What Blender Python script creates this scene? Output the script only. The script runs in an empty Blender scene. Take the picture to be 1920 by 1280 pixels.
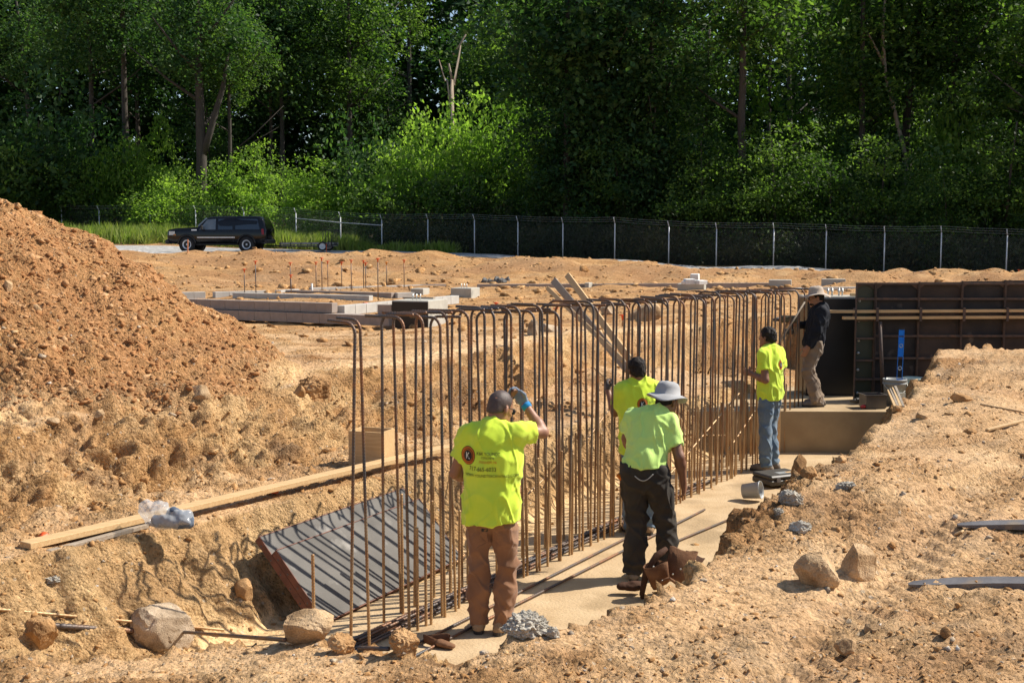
import bpy, bmesh, math, random
import numpy as np
from mathutils import Vector, Matrix
from mathutils.bvhtree import BVHTree

SC = bpy.context.scene
COL = SC.collection
PI = math.pi
random.seed(7)
RNG = np.random.default_rng(11)

# ------------------------------------------------------------------ camera
CAM_H = 2.8                      # eye height over the trench footing
FPX = 2200.0                     # focal length in photo pixels (1920 wide)
PITCH = math.atan((640 - 455) / FPX)
cam_d = bpy.data.cameras.new("camera")
cam_d.sensor_width = 36.0
cam_d.lens = 36.0 * FPX / 1920.0
cam_d.clip_end = 2000
cam = bpy.data.objects.new("camera", cam_d)
COL.objects.link(cam)
cam.location = (0, 0, CAM_H)
cam.rotation_euler = (PI / 2 - PITCH, 0, 0)
SC.camera = cam
# ------------------------------------------------------------------ sky and sun
SUN_EL, SUN_AZ = math.radians(45), math.radians(74)     # azimuth clockwise from +Y (far side)
world = bpy.data.worlds.new("World")
SC.world = world
world.use_nodes = True
wn = world.node_tree.nodes
sky = wn.new('ShaderNodeTexSky')
sky.sky_type = 'NISHITA'
sky.sun_disc = False
sky.sun_elevation = SUN_EL
sky.sun_rotation = SUN_AZ
wn['Background'].inputs['Strength'].default_value = 0.095
world.node_tree.links.new(sky.outputs[0], wn['Background'].inputs['Color'])
sun_d = bpy.data.lights.new("sun", 'SUN')
sun_d.energy = 4.8
sun_d.angle = math.radians(0.5)
sun_d.color = (1.0, 0.93, 0.82)
sun = bpy.data.objects.new("sun", sun_d)
COL.objects.link(sun)
sdir = Vector((math.sin(SUN_AZ) * math.cos(SUN_EL), math.cos(SUN_AZ) * math.cos(SUN_EL), math.sin(SUN_EL)))
sun.rotation_euler = (-sdir).to_track_quat('-Z', 'Y').to_euler()
sun.location = sdir * 60
SC.view_settings.view_transform = 'Standard'
SC.view_settings.look = 'None'
SC.view_settings.gamma = 1.0
SC.view_settings.use_curve_mapping = False
SC.view_settings.exposure = 0.54
SC.cycles.max_bounces = 6
SC.cycles.diffuse_bounces = 3
SC.cycles.glossy_bounces = 2
SC.cycles.transmission_bounces = 4
SC.cycles.transparent_max_bounces = 8

# ------------------------------------------------------------------ helpers
_cp, _sp = math.cos(PITCH), math.sin(PITCH)
def ray(px, py):
    x, y = (px - 960) / FPX, (640 - py) / FPX
    return Vector((x, _cp + y * _sp, -_sp + y * _cp))
def G(px, py, z=0.0):                    # point of the level plane z seen at that photo pixel
    d = ray(px, py); t = (z - CAM_H) / d.z
    return Vector((d.x * t, d.y * t, z))
def D(px, py, Y):                        # point at distance Y seen at that photo pixel
    d = ray(px, py); t = Y / d.y
    return Vector((d.x * t, Y, CAM_H + d.z * t))

def tag(o, label=None, cat=None, group=None, kind=None):
    if label:
        o['label'] = label
        if len(label.replace(',', ' ').split()) > 16: print('LONGLABEL', label)
    if cat: o['category'] = cat
    if group: o['group'] = group
    if kind: o['kind'] = kind
    return o
def empty(name, loc=(0, 0, 0), rz=0.0, label=None, cat=None, group=None):
    o = bpy.data.objects.new(name, None)
    COL.objects.link(o)
    o.empty_display_size = 0.2
    o.location = loc
    o.rotation_euler = (0, 0, rz)
    return tag(o, label, cat, group)
def link(name, me, parent=None, loc=None, rot=None):
    o = bpy.data.objects.new(name, me)
    COL.objects.link(o)
    if parent: o.parent = parent
    if loc is not None: o.location = loc
    if rot is not None: o.rotation_euler = rot
    return o
def np_mesh(name, v, f, mat=None, smooth=False):
    """v (N,3), f (M,k) numpy -> mesh"""
    v = np.ascontiguousarray(v, dtype=np.float32); f = np.ascontiguousarray(f, dtype=np.int32)
    me = bpy.data.meshes.new(name)
    me.vertices.add(len(v)); me.vertices.foreach_set('co', v.ravel())
    M, k = f.shape
    me.loops.add(M * k); me.loops.foreach_set('vertex_index', f.ravel())
    me.polygons.add(M)
    me.polygons.foreach_set('loop_start', np.arange(0, M * k, k, dtype=np.int32))
    me.polygons.foreach_set('loop_total', np.full(M, k, dtype=np.int32))
    if smooth: me.polygons.foreach_set('use_smooth', np.ones(M, dtype=bool))
    me.update(calc_edges=True)
    if mat: me.materials.append(mat)
    return me

class MB:
    """collects simple solids into one mesh"""
    def __init__(s): s.v = []; s.f = []; s.sm = []
    def add(s, v, f, smooth=False):
        o = len(s.v); s.v += [tuple(p) for p in v]
        s.f += [tuple(i + o for i in q) for q in f]; s.sm += [smooth] * len(f)
        return s
    def box(s, c, d, rz=0.0, M=None, bev=0.0):
        hx, hy, hz = d[0] / 2, d[1] / 2, d[2] / 2
        if bev <= 0:
            v = [Vector((x, y, z)) for z in (-hz, hz) for x, y in ((-hx, -hy), (hx, -hy), (hx, hy), (-hx, hy))]
            f = [(3, 2, 1, 0), (4, 5, 6, 7), (0, 1, 5, 4), (1, 2, 6, 5), (2, 3, 7, 6), (3, 0, 4, 7)]
        else:
            bm = bmesh.new(); bmesh.ops.create_cube(bm, size=1.0)
            for q in bm.verts: q.co = Vector((q.co.x * d[0], q.co.y * d[1], q.co.z * d[2]))
            bmesh.ops.bevel(bm, geom=bm.edges[:], offset=bev, segments=1, profile=0.5, affect='EDGES')
            bm.verts.index_update()
            v = [q.co.copy() for q in bm.verts]; f = [tuple(x.index for x in fc.verts) for fc in bm.faces]
            bm.free()
        R = M if M is not None else Matrix.Rotation(rz, 3, 'Z')
        c = Vector(c)
        return s.add([R @ p + c for p in v], f)
    def beam(s, a, b, w, h, roll=0.0, bev=0.0):
        """box from a to b, w wide (sideways), h high"""
        a, b = Vector(a), Vector(b); d = b - a; L = d.length
        q = d.to_track_quat('X', 'Z').to_matrix() @ Matrix.Rotation(roll, 3, 'X')
        return s.box((a + b) / 2, (L, w, h), M=q, bev=bev)
    def tube(s, pts, r, n=8, cap=True, smooth=True):
        pts = [Vector(p) for p in pts]; k = len(pts)
        rs = r if isinstance(r, (list, tuple)) else [r] * k
        v = []; up = None
        for i, p in enumerate(pts):
            t = (pts[min(i + 1, k - 1)] - pts[max(i - 1, 0)])
            if t.length < 1e-9: t = Vector((0, 0, 1))
            t.normalize()
            if up is None: up = t.orthogonal().normalized()
            up = (up - t * up.dot(t))
            up = up.normalized() if up.length > 1e-6 else t.orthogonal().normalized()
            sd = t.cross(up)
            for j in range(n):
                a = 2 * PI * j / n
                v.append(p + (up * math.cos(a) + sd * math.sin(a)) * rs[i])
        f = []
        for i in range(k - 1):
            for j in range(n):
                a, b = i * n + j, i * n + (j + 1) % n
                f.append((a, b, b + n, a + n))
        if cap:
            f.append(tuple(range(n - 1, -1, -1))); f.append(tuple(range((k - 1) * n, k * n)))
        return s.add(v, f, smooth)
    def lathe(s, prof, n=20, c=(0, 0, 0), M=None, smooth=True, cap=True):
        """prof [(r,z)] about z"""
        v = []; f = []; k = len(prof); c = Vector(c)
        for r, z in prof:
            for j in range(n):
                p = Vector((r * math.cos(2 * PI * j / n), r * math.sin(2 * PI * j / n), z))
                v.append((M @ p if M is not None else p) + c)
        for i in range(k - 1):
            for j in range(n):
                a, b = i * n + j, i * n + (j + 1) % n
                f.append((a, b, b + n, a + n))
        if cap and prof[0][0] > 1e-6: f.append(tuple(range(n - 1, -1, -1)))
        if cap and prof[-1][0] > 1e-6: f.append(tuple(range((k - 1) * n, k * n)))
        return s.add(v, f, smooth)
    def prism(s, poly, depth, M=None, c=(0, 0, 0)):
        """poly in local xz, extruded along y from -depth/2 to depth/2"""
        k = len(poly); c = Vector(c)
        v = [Vector((x, -depth / 2, z)) for x, z in poly] + [Vector((x, depth / 2, z)) for x, z in poly]
        f = [tuple(range(k)), tuple(range(2 * k - 1, k - 1, -1))]
        for i in range(k):
            j = (i + 1) % k
            f.append((j, i, i + k, j + k))
        return s.add([(M @ p if M is not None else p) + c for p in v], f)
    def mesh(s, name, mat):
        me = bpy.data.meshes.new(name)
        me.from_pydata(s.v, [], s.f)
        me.polygons.foreach_set('use_smooth', s.sm)
        bm = bmesh.new(); bm.from_mesh(me); bmesh.ops.recalc_face_normals(bm, faces=bm.faces); bm.to_mesh(me); bm.free()
        me.materials.append(mat)
        return me
    def build(s, name, mat, parent=None, loc=None, rot=None):
        return link(name, s.mesh(name, mat), parent, loc, rot)

def copy_tree(o, parent=None):
    c = o.copy(); COL.objects.link(c)
    if parent: c.parent = parent
    for ch in [q for q in list(bpy.data.objects) if q.parent == o]:
        copy_tree(ch, c)
    return c
def copy_thing(root, kids):
    """kids: list of direct children (with their own children lists) -> quick copy"""
    c = root.copy(); COL.objects.link(c)
    for k in kids:
        d = k.copy(); COL.objects.link(d); d.parent = c
    return c

# ------------------------------------------------------------------ numpy noise
_P = np.random.default_rng(3).permutation(256).astype(np.int32)
_P = np.concatenate([_P, _P, _P])
_GR = np.array([[1,1,0],[-1,1,0],[1,-1,0],[-1,-1,0],[1,0,1],[-1,0,1],[1,0,-1],[-1,0,-1],[0,1,1],[0,-1,1],[0,1,-1],[0,-1,-1],[1,1,0],[-1,1,0],[0,-1,1],[0,-1,-1]], dtype=np.float32)
def perlin(x, y, z=None):
    x = np.asarray(x, dtype=np.float32); y = np.asarray(y, dtype=np.float32)
    z = np.full_like(x, 0.37) if z is None else np.asarray(z, dtype=np.float32)
    xi, yi, zi = np.floor(x).astype(np.int32), np.floor(y).astype(np.int32), np.floor(z).astype(np.int32)
    xf, yf, zf = x - xi, y - yi, z - zi
    xi &= 255; yi &= 255; zi &= 255
    fu = lambda t: t * t * t * (t * (t * 6 - 15) + 10)
    u, v, w = fu(xf), fu(yf), fu(zf)
    def g(dx, dy, dz):
        h = _P[_P[_P[xi + dx] + yi + dy] + zi + dz] & 15
        gr = _GR[h]
        return gr[..., 0] * (xf - dx) + gr[..., 1] * (yf - dy) + gr[..., 2] * (zf - dz)
    lerp = lambda a, b, t: a + t * (b - a)
    return lerp(lerp(lerp(g(0,0,0), g(1,0,0), u), lerp(g(0,1,0), g(1,1,0), u), v),
                lerp(lerp(g(0,0,1), g(1,0,1), u), lerp(g(0,1,1), g(1,1,1), u), v), w)
def fbm(x, y, z=None, o=3, g=0.5):
    s = 0; a = 1.0; t = 0
    for i in range(o):
        k = 2.03 ** i
        s = s + a * perlin(x * k + 7.1 * i, y * k - 3.3 * i, None if z is None else z * k + 1.7 * i); t += a; a *= g
    return s / t
def sstep(a, b, x):
    t = np.clip((x - a) / (b - a), 0, 1); return t * t * (3 - 2 * t)
def lstep(a, b, x): return np.clip((x - a) / (b - a), 0, 1)

# ------------------------------------------------------------------ materials
def new_mat(name):
    m = bpy.data.materials.new(name); m.use_nodes = True
    return m, m.node_tree.nodes, m.node_tree.links, m.node_tree.nodes['Principled BSDF']
def ramp(nt, stops):
    r = nt.new('ShaderNodeValToRGB')
    e = r.color_ramp.elements
    while len(e) < len(stops): e.new(0.5)
    for q, (p, c) in zip(e, stops):
        q.position = p; q.color = (c[0], c[1], c[2], 1)
    return r
def mat(name, c1, c2=None, scale=8.0, rough=0.7, metal=0.0, bump=0.0, bscale=None, detail=5.0, spots=None, spec=0.5, lo=0.35, hi=0.65, stretch=None, sub=0.0, coat=0.0):
    """two-tone noise material in object space, optional third colour in spots=(colour, scale, threshold)"""
    m, n, L, b = new_mat(name)
    b.inputs['Roughness'].default_value = rough
    b.inputs['Metallic'].default_value = metal
    b.inputs['Specular IOR Level'].default_value = spec
    if coat: b.inputs['Coat Weight'].default_value = coat; b.inputs['Coat Roughness'].default_value = 0.05
    if c2 is None: c2 = tuple(x * 0.8 for x in c1)
    tc = n.new('ShaderNodeTexCoord'); vec = tc.outputs['Object']
    if stretch:
        mp = n.new('ShaderNodeMapping'); mp.inputs['Scale'].default_value = stretch
        L.new(vec, mp.inputs['Vector']); vec = mp.outputs[0]
    tx = n.new('ShaderNodeTexNoise'); tx.inputs['Scale'].default_value = scale; tx.inputs['Detail'].default_value = detail
    L.new(vec, tx.inputs['Vector'])
    r = ramp(n, [(lo, c1), (hi, c2)]); L.new(tx.outputs['Fac'], r.inputs[0])
    col = r.outputs[0]
    if spots:
        t2 = n.new('ShaderNodeTexNoise'); t2.inputs['Scale'].default_value = spots[1]; t2.inputs['Detail'].default_value = 6
        L.new(vec, t2.inputs['Vector'])
        r2 = ramp(n, [(spots[2], (0, 0, 0)), (spots[2] + 0.12, (1, 1, 1))]); L.new(t2.outputs['Fac'], r2.inputs[0])
        mx = n.new('ShaderNodeMixRGB'); L.new(r2.outputs[0], mx.inputs[0]); L.new(col, mx.inputs[1]); mx.inputs[2].default_value = (*spots[0], 1)
        col = mx.outputs[0]
    L.new(col, b.inputs['Base Color'])
    if bump:
        t3 = n.new('ShaderNodeTexNoise'); t3.inputs['Scale'].default_value = bscale or scale * 5; t3.inputs['Detail'].default_value = 6
        L.new(vec, t3.inputs['Vector'])
        bp = n.new('ShaderNodeBump'); bp.inputs['Strength'].default_value = bump; bp.inputs['Distance'].default_value = 0.01
        L.new(t3.outputs['Fac'], bp.inputs['Height']); L.new(bp.outputs[0], b.inputs['Normal'])
    return m
# ------------------------------------------------------------------ trench frame
AX, AY = -0.848, 7.983                      # near end of the front row of bars
_th = math.radians(31.0)
UX, UY = math.sin(_th), math.cos(_th)       # along the trench, away from the photographer
NX, NY = -UY, UX                            # across it, to the left
def W(l, n, z=0.0): return Vector((AX + l * UX + n * NX, AY + l * UY + n * NY, z))
def LN(X, Y):
    rx, ry = X - AX, Y - AY
    return rx * UX + ry * UY, rx * NX + ry * NY

CTRL = np.array([
    (-6,8,1.3),(-4.2,10.3,1.3),(-3,12,1.3),(-2,14.5,1.31),(-1,17,1.33),(1,19.5,1.33),(-8,12,1.3),(-10,9,1.3),
    (0,4.5,1.0),(1.5,6,1.04),(0,0,1.15),(-3,-2,1.1),(4,0,1.15),(3,6,1.1),(2.4,8.0,1.2),(3.2,8.5,1.12),(4.7,12,1.25),(5.8,14.8,1.42),(8,14.6,1.5),(9,10,1.3),(6,5,1.15),(9,20,1.35),
    (-1.0,4.6,.95),(-1.8,4.8,.86),(-2,5.4,.78),(-3,5.6,.76),(-4.2,6,.82),(-6,5,1.0),
    (-8,22,1.15),(-3.5,22.2,1.15),(0,22,1.2),(8,22,1.3),(15,22,1.4),(-14,24,1.2),(-10,30,1.25),(0,30,1.25),(10,30,1.25),(20,30,1.3),
    (-15,38,1.45),(-6,40,1.3),(2,40,1.3),(10,40,1.3),(20,40,1.3),(28,36,1.2),
    (-16,48,1.75),(-6,48,1.75),(2.7,50,2.0),(6,48,1.75),(11,47,1.6),(16,47,1.55),(22,46,1.45),
    (-28,60,2.2),(-19,58,2.12),(-12,58,2.2),(-6,57,2.15),(2,58,1.9),(10,56,1.4),(18,54,1.15),(26,53,1.0),(36,50,.9),
    (-30,68,2.35),(-17,68,2.26),(-9,67.5,2.2),(-3,67,2.05),(4,66,1.75),(12,63,1.4),(20,60,1.2),(28,58,1.0),(40,55,.9),
    (-40,88,3.2),(-27,88,3.1),(-14,82,2.8),(-6,76,2.1),(4,72,1.75),(12,68,1.45),(22,64,1.2),(32,60,1.0),
    (-40,110,5.5),(-15,110,5),(10,100,4),(35,95,4),(-50,150,14),(0,150,14),(50,150,14),(-60,200,24),(60,200,24),(0,200,24),(-90,90,4),(90,70,3),
    (-60,40,2),(60,30,1),(-60,0,1.2),(60,0,1.2),(0,-60,1.1)], dtype=np.float64)
def upper(X, Y):
    X = np.asarray(X, dtype=np.float64); Y = np.asarray(Y, dtype=np.float64)
    num = np.zeros_like(X); den = np.zeros_like(X)
    sc = 1.0 / (0.8 + 0.10 * np.hypot(CTRL[:, 0], CTRL[:, 1]))      # far points reach farther
    for (cx, cy, cz), k in zip(CTRL, sc):
        d2 = ((X - cx) ** 2 + (Y - cy) ** 2) * k * k
        w = 1.0 / (d2 + 0.08) ** 2
        num += w * cz; den += w
    return num / den
def heap(X, Y):
    ax, bx, cy = -5.66, -10.0, 12.8
    dx = np.where(X > ax, X - ax, np.where(X < bx, bx - X, 0)); dy = Y - cy
    d = np.sqrt(dx * dx + dy * dy + 0.35 ** 2) - 0.35
    d = d * (1 + 0.10 * fbm(X * 0.7, Y * 0.7, o=2))
    return 3.46 - 0.735 * d
def carve(X, Y, l, n):
    e = 0.16 * fbm(l * 1.3 + 5, n * 0.4, o=3) + 0.06 * perlin(l * 6, n * 2)
    e2 = 0.35 * fbm(l * 0.8 + 31, n * 0.5, o=3)
    # left side: steep low face, ledge, upper bank
    lip = np.interp(l, [-4, 2, 7, 10, 13, 16, 20], [3.75, 3.7, 3.8, 4.1, 3.5, 2.7, 2.2])
    toe = np.interp(l, [-4, 1, 4, 7, 10, 13, 16, 20], [2.55, 2.6, 2.55, 2.9, 3.6, 3.2, 2.4, 1.9])
    led = np.interp(l, [-4, -1.5, 0, 6, 8.5, 10.5, 13], [.76, .75, .71, .69, .74, .76, .3])
    foot = np.interp(l, [-2, -.6, 0.3, 6, 7.5, 9, 12], [.95, .95, 1.05, 1.0, .85, .62, .8])
    ftop = np.interp(l, [-2, 0, 6, 7.5, 9, 12], [1.75, 1.55, 1.45, 1.3, 1.05, 1.3])
    le = lstep(foot, ftop, n + e)
    le = led * (0.75 * le + 0.25 * sstep(0, 1, le)) + 0.05 * lstep(1.4, 2.6, n)
    up = np.clip((n + e2 - toe) / (lip - toe), 0, 12)
    left = le + up * (1.38 - led)
    # right side
    rb = np.interp(l, [-3, -1.8, -1.1, -0.1, .6, 1.6, 2.6, 4, 7, 9], [-2.2, -2.3, -2.6, -2.54, -2.44, -2.42, -2.42, -2.34, -2.06, -1.75])
    rt = rb + np.interp(l, [-2.2, -1.2, 0, 2, 6, 9], [.9, .7, .65, .7, .6, .5])
    right = np.clip((rt - n + 0.7 * e) / (rt - rb), 0, 3) * 1.15
    # near end
    nl_ = sstep(-1.2, 0.2, n)
    el = np.clip((-0.85 - 0.75 * nl_ - l + 0.8 * e) / (1.45 - 0.15 * nl_), 0, 3) * (0.95 - 0.17 * nl_)
    far = np.clip((l - 16.0 + e2) / 0.5, 0, 3) * 1.4
    c1 = np.maximum(np.maximum(left, right), np.maximum(el, far))
    # excavation in front of and behind the formwork wall
    f = 0.5 + np.maximum(np.clip((15.75 - Y + e) / 0.75, 0, 3), np.clip((Y - 18.2 + e) / 0.6, 0, 3)) * 1.05
    f = np.maximum(f, np.clip((4.0 - X) / 0.6, 0, 3) * 3)
    return np.minimum(c1, f)
def base_h(X, Y):
    l, n = LN(X, Y)
    r = np.hypot(X, Y)
    U = upper(X, Y)
    U = U + 0.05 * fbm(X * 0.9, Y * 0.9, o=3) * np.clip(r / 6, .5, 1.5) + 0.22 * fbm(X * 0.12, Y * 0.12, o=3) * sstep(26, 50, r)
    bank_ = sstep(37, 46, Y + .45 * X * (X > 0)) * (1 - sstep(56, 62, Y + .35 * X))
    U = U + bank_ * (0.55 * fbm(X * 0.30, Y * 0.30, o=3) + 0.35 * np.abs(perlin(X * .55, Y * .55)) - .08)
    # soil thrown up along the right edge
    U = U + 0.07 * np.exp(-((n + 3.0) / 0.3) ** 2) * sstep(0.3, 1.3, l) * (1 - sstep(5.5, 7.0, l))
    U = np.maximum(U, heap(X, Y))
    return np.minimum(U, carve(X, Y, l, n)), U

def axis(lo, hi, a, b, st, grow):
    """lines from lo to hi, step st inside [a,b], growing outside"""
    x = list(np.arange(a, b + 1e-6, st)); s = st; p = a
    while p > lo: s *= (1 + grow); p -= s; x.insert(0, p)
    s = st; p = x[-1]
    while p < hi: s *= (1 + grow); p += s; x.append(p)
    return np.array(x)
la = axis(-60, 215, -4.2, 0.8, 0.022, 0.0135)
na = axis(-150, 150, -4.3, 3.4, 0.024, 0.019)
Lg, Ng = np.meshgrid(la, na, indexing='ij')
Xg = AX + Lg * UX + Ng * NX; Yg = AY + Lg * UY + Ng * NY
Hg, Ug = base_h(Xg, Yg)
Rg = np.hypot(Xg, Yg)
# relief pushed along the surface normal
gl = np.gradient(Hg, axis=0) / np.maximum(np.gradient(Lg, axis=0), 1e-6)
gn = np.gradient(Hg, axis=1) / np.maximum(np.gradient(Ng, axis=1), 1e-6)
ln_ = np.sqrt(gl * gl + gn * gn + 1)
nl, nn, nz = -gl / ln_, -gn / ln_, 1 / ln_
steep = sstep(0.2, 0.7, np.sqrt(gl * gl + gn * gn))
floor_ = (1 - sstep(0.02, 0.15, Hg)) * (Rg < 40)
hp = sstep(0.0, 0.25, heap(Xg, Yg) - 1.33) * (Hg > 1.25)
near = 1 - sstep(20, 48, Rg)
Q = 1.0
clod = np.abs(perlin(Lg * 7, Ng * 7, Hg * 7)) - 0.2
clod2 = np.abs(perlin(Lg * 17 + 3, Ng * 17, Hg * 17)) - 0.2
clod3 = np.abs(perlin(Lg * 33 + 9, Ng * 33, Hg * 33)) - 0.2
lump = fbm(Lg * 2.2, Ng * 2.2, Hg * 2.2, o=2)
patch = sstep(-0.2, 0.3, fbm(Xg * 1.1 + 40, Yg * 1.1, o=4, g=.6)) * (1 - .45 * (Ng < -2.6) * (Lg > -2.5))           # loose or trodden
crack = -np.maximum(0, 0.12 - np.abs(perlin(Lg * 3.1 + 50, Ng * 3.1, Hg * 3.1))) * 0.35
flute = fbm(Lg * 5.5, Ng * 1.0, Hg * 1.2, o=2)
fine = np.abs(perlin(Lg * 21 + 1, Ng * 13, Hg * 21)) - 0.2
flat_amp = 0.018 + 0.045 * patch
disp = (flat_amp * (0.9 * clod + 1.0 * clod2 + 0.9 * clod3 + 0.5 * fine) + 0.035 * lump) * (1 - steep) * (1 - hp)
disp += steep * (1 - hp) * (0.12 * lump + 0.13 * clod + 0.08 * clod2 + 0.04 * clod3 + crack * 0.5 + 0.07 * flute)
ub = np.exp(-((Ng - 3.0) / .7) ** 2) * (Lg > -4) * (Lg < 15)
disp += ub * (1 - hp) * (0.11 * lump + 0.16 * (np.abs(perlin(Lg * 3.4 + 7, Ng * 3.4, Hg * 4)) - .2) + 0.07 * clod)
rut = np.zeros_like(Lg)
for c_, w_ in ((-3.55, .20), (-5.1, .22), (-6.3, .22)):
    q_ = Ng - c_ - .25 * np.sin(Lg * .22 + c_) ; m_ = np.exp(-(q_ / w_) ** 4)
    rut += m_ * (-.020 + .016 * np.sin((Lg + np.abs(q_) * 1.1) * 38)) + .014 * np.exp(-((np.abs(q_) - w_ * 1.15) / .06) ** 2)
rut *= sstep(-.25, .15, fbm(Lg * .5 + 9, Ng * .5, o=2)) * (Lg > -3.5) * (1 - sstep(9, 12, Lg)) * (Hg > .8)
disp = disp * (1 - .5 * np.clip(-rut * 40, 0, 1)) + rut
disp += hp * (0.12 * lump + 0.05 * clod + 0.07 * clod2 + 0.06 * clod3)
lowf = lstep(.7, .85, Ng) * (1 - lstep(1.75, 2.1, Ng)) * (Lg > -3.2) * (Lg < 12)
disp = disp * (1 - .55 * lowf) + lowf * steep * .05 * flute
disp *= (1 - 0.93 * floor_) * near * np.clip(1.0, 0, 1)
disp += (1 - near) * sstep(18, 30, Rg) * (0.16 * (np.abs(perlin(Xg * 1.1, Yg * 1.1)) - .2) + .10 * perlin(Xg * .5, Yg * .5)) * (Rg < 64)
Xd = Xg + disp * (nl * UX + nn * NX); Yd = Yg + disp * (nl * UY + nn * NY); Zd = Hg + disp * nz
# soil colour (red clay, tan, pale marl, grey-brown; upper bank crevices painted shade dark)
def mixc(a, b, t): return a * (1 - t[..., None]) + np.array(b) * t[..., None]
sc_ = np.zeros(Xg.shape + (3,)) + np.array((0.47, 0.27, 0.108))
t1 = sstep(-0.10, 0.35, fbm(Lg * 0.9 + 11, Ng * 0.9, Hg * 1.5, o=4))
sc_ = mixc(sc_, (0.31, 0.155, 0.058), t1 * 0.85)
sc_ = mixc(sc_, (0.37, 0.20, 0.085), patch * .45 * (Ng < 0))
t2 = sstep(0.0, 0.35, fbm(Lg * 1.6 - 11, Ng * 1.6, Hg * 2.5, o=4))
sc_ = mixc(sc_, (0.58, 0.40, 0.20), t2 * 0.6)
t3 = sstep(0.12, 0.4, fbm(Lg * 2.5 + 71, Ng * 2.5, Hg * 2.5, o=3))
sc_ = mixc(sc_, (0.25, 0.165, 0.09), t3 * 0.7)
sc_ = mixc(sc_, (0.45, 0.235, 0.098), hp * (0.45 + 0.45 * sstep(-.2, .3, fbm(Xg * 1.7, Yg * 1.7, Zd * 1.7, o=3))))
trod = (1 - steep) * (1 - hp) * (1 - patch) * (Rg < 22)
sc_ = mixc(sc_, (0.62, 0.43, 0.235), trod * 0.55)
lipb = np.exp(-((Ng - np.interp(Lg, [-4, 7, 10, 16], [4.05, 4.0, 4.3, 2.9])) / .28) ** 2) * (Lg > -4) * (Lg < 14) * (1 - hp)
sc_ = mixc(sc_, (0.68, 0.48, 0.25), lipb * .7)
sc_ = mixc(sc_, (0.56, 0.37, 0.17), lowf * steep * .6)
sc_ = mixc(sc_, (0.29, 0.17, 0.085), ub * .6 * sstep(-.05, .35, fbm(Lg * 1.7 + 61, Ng * 1.7, Hg * 3, o=4, g=.6)) * (1 - hp))  # darker patches painted in for the shade of crevices
marl = steep * sstep(0.02, 0.3, fbm(Lg * 1.2 + 91, Ng * 1.2, Hg * 2.0, o=3)) * (1 - hp) * (Rg < 22)
sc_ = mixc(sc_, (0.64, 0.43, 0.20), marl * 0.8)
sc_ = mixc(sc_, (0.60, 0.42, 0.21), floor_ * 0.9)
far_ = sstep(30, 42, Rg)
sc_ = mixc(sc_, (0.33, 0.185, 0.085), far_ * .75 * sstep(-.15, .35, fbm(Xg * .16 + 3, Yg * .16, o=4, g=.6)))
sc_ = mixc(sc_, (0.50, 0.33, 0.17), far_ * .5 * sstep(.05, .4, fbm(Xg * .3 + 33, Yg * .3, o=4, g=.6)))
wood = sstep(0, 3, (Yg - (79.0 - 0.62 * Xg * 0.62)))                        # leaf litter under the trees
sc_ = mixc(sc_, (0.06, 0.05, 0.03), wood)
sc_ = sc_ * np.array((1.03, 1.01, 1.05)) * 1.06
nI, nJ = Xg.shape
idx = np.arange(nI * nJ).reshape(nI, nJ)
fq = np.stack([idx[:-1, :-1], idx[:-1, 1:], idx[1:, 1:], idx[1:, :-1]], -1).reshape(-1, 4)[:, ::-1]
vv = np.stack([Xd, Yd, Zd], -1).reshape(-1, 3)

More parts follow.
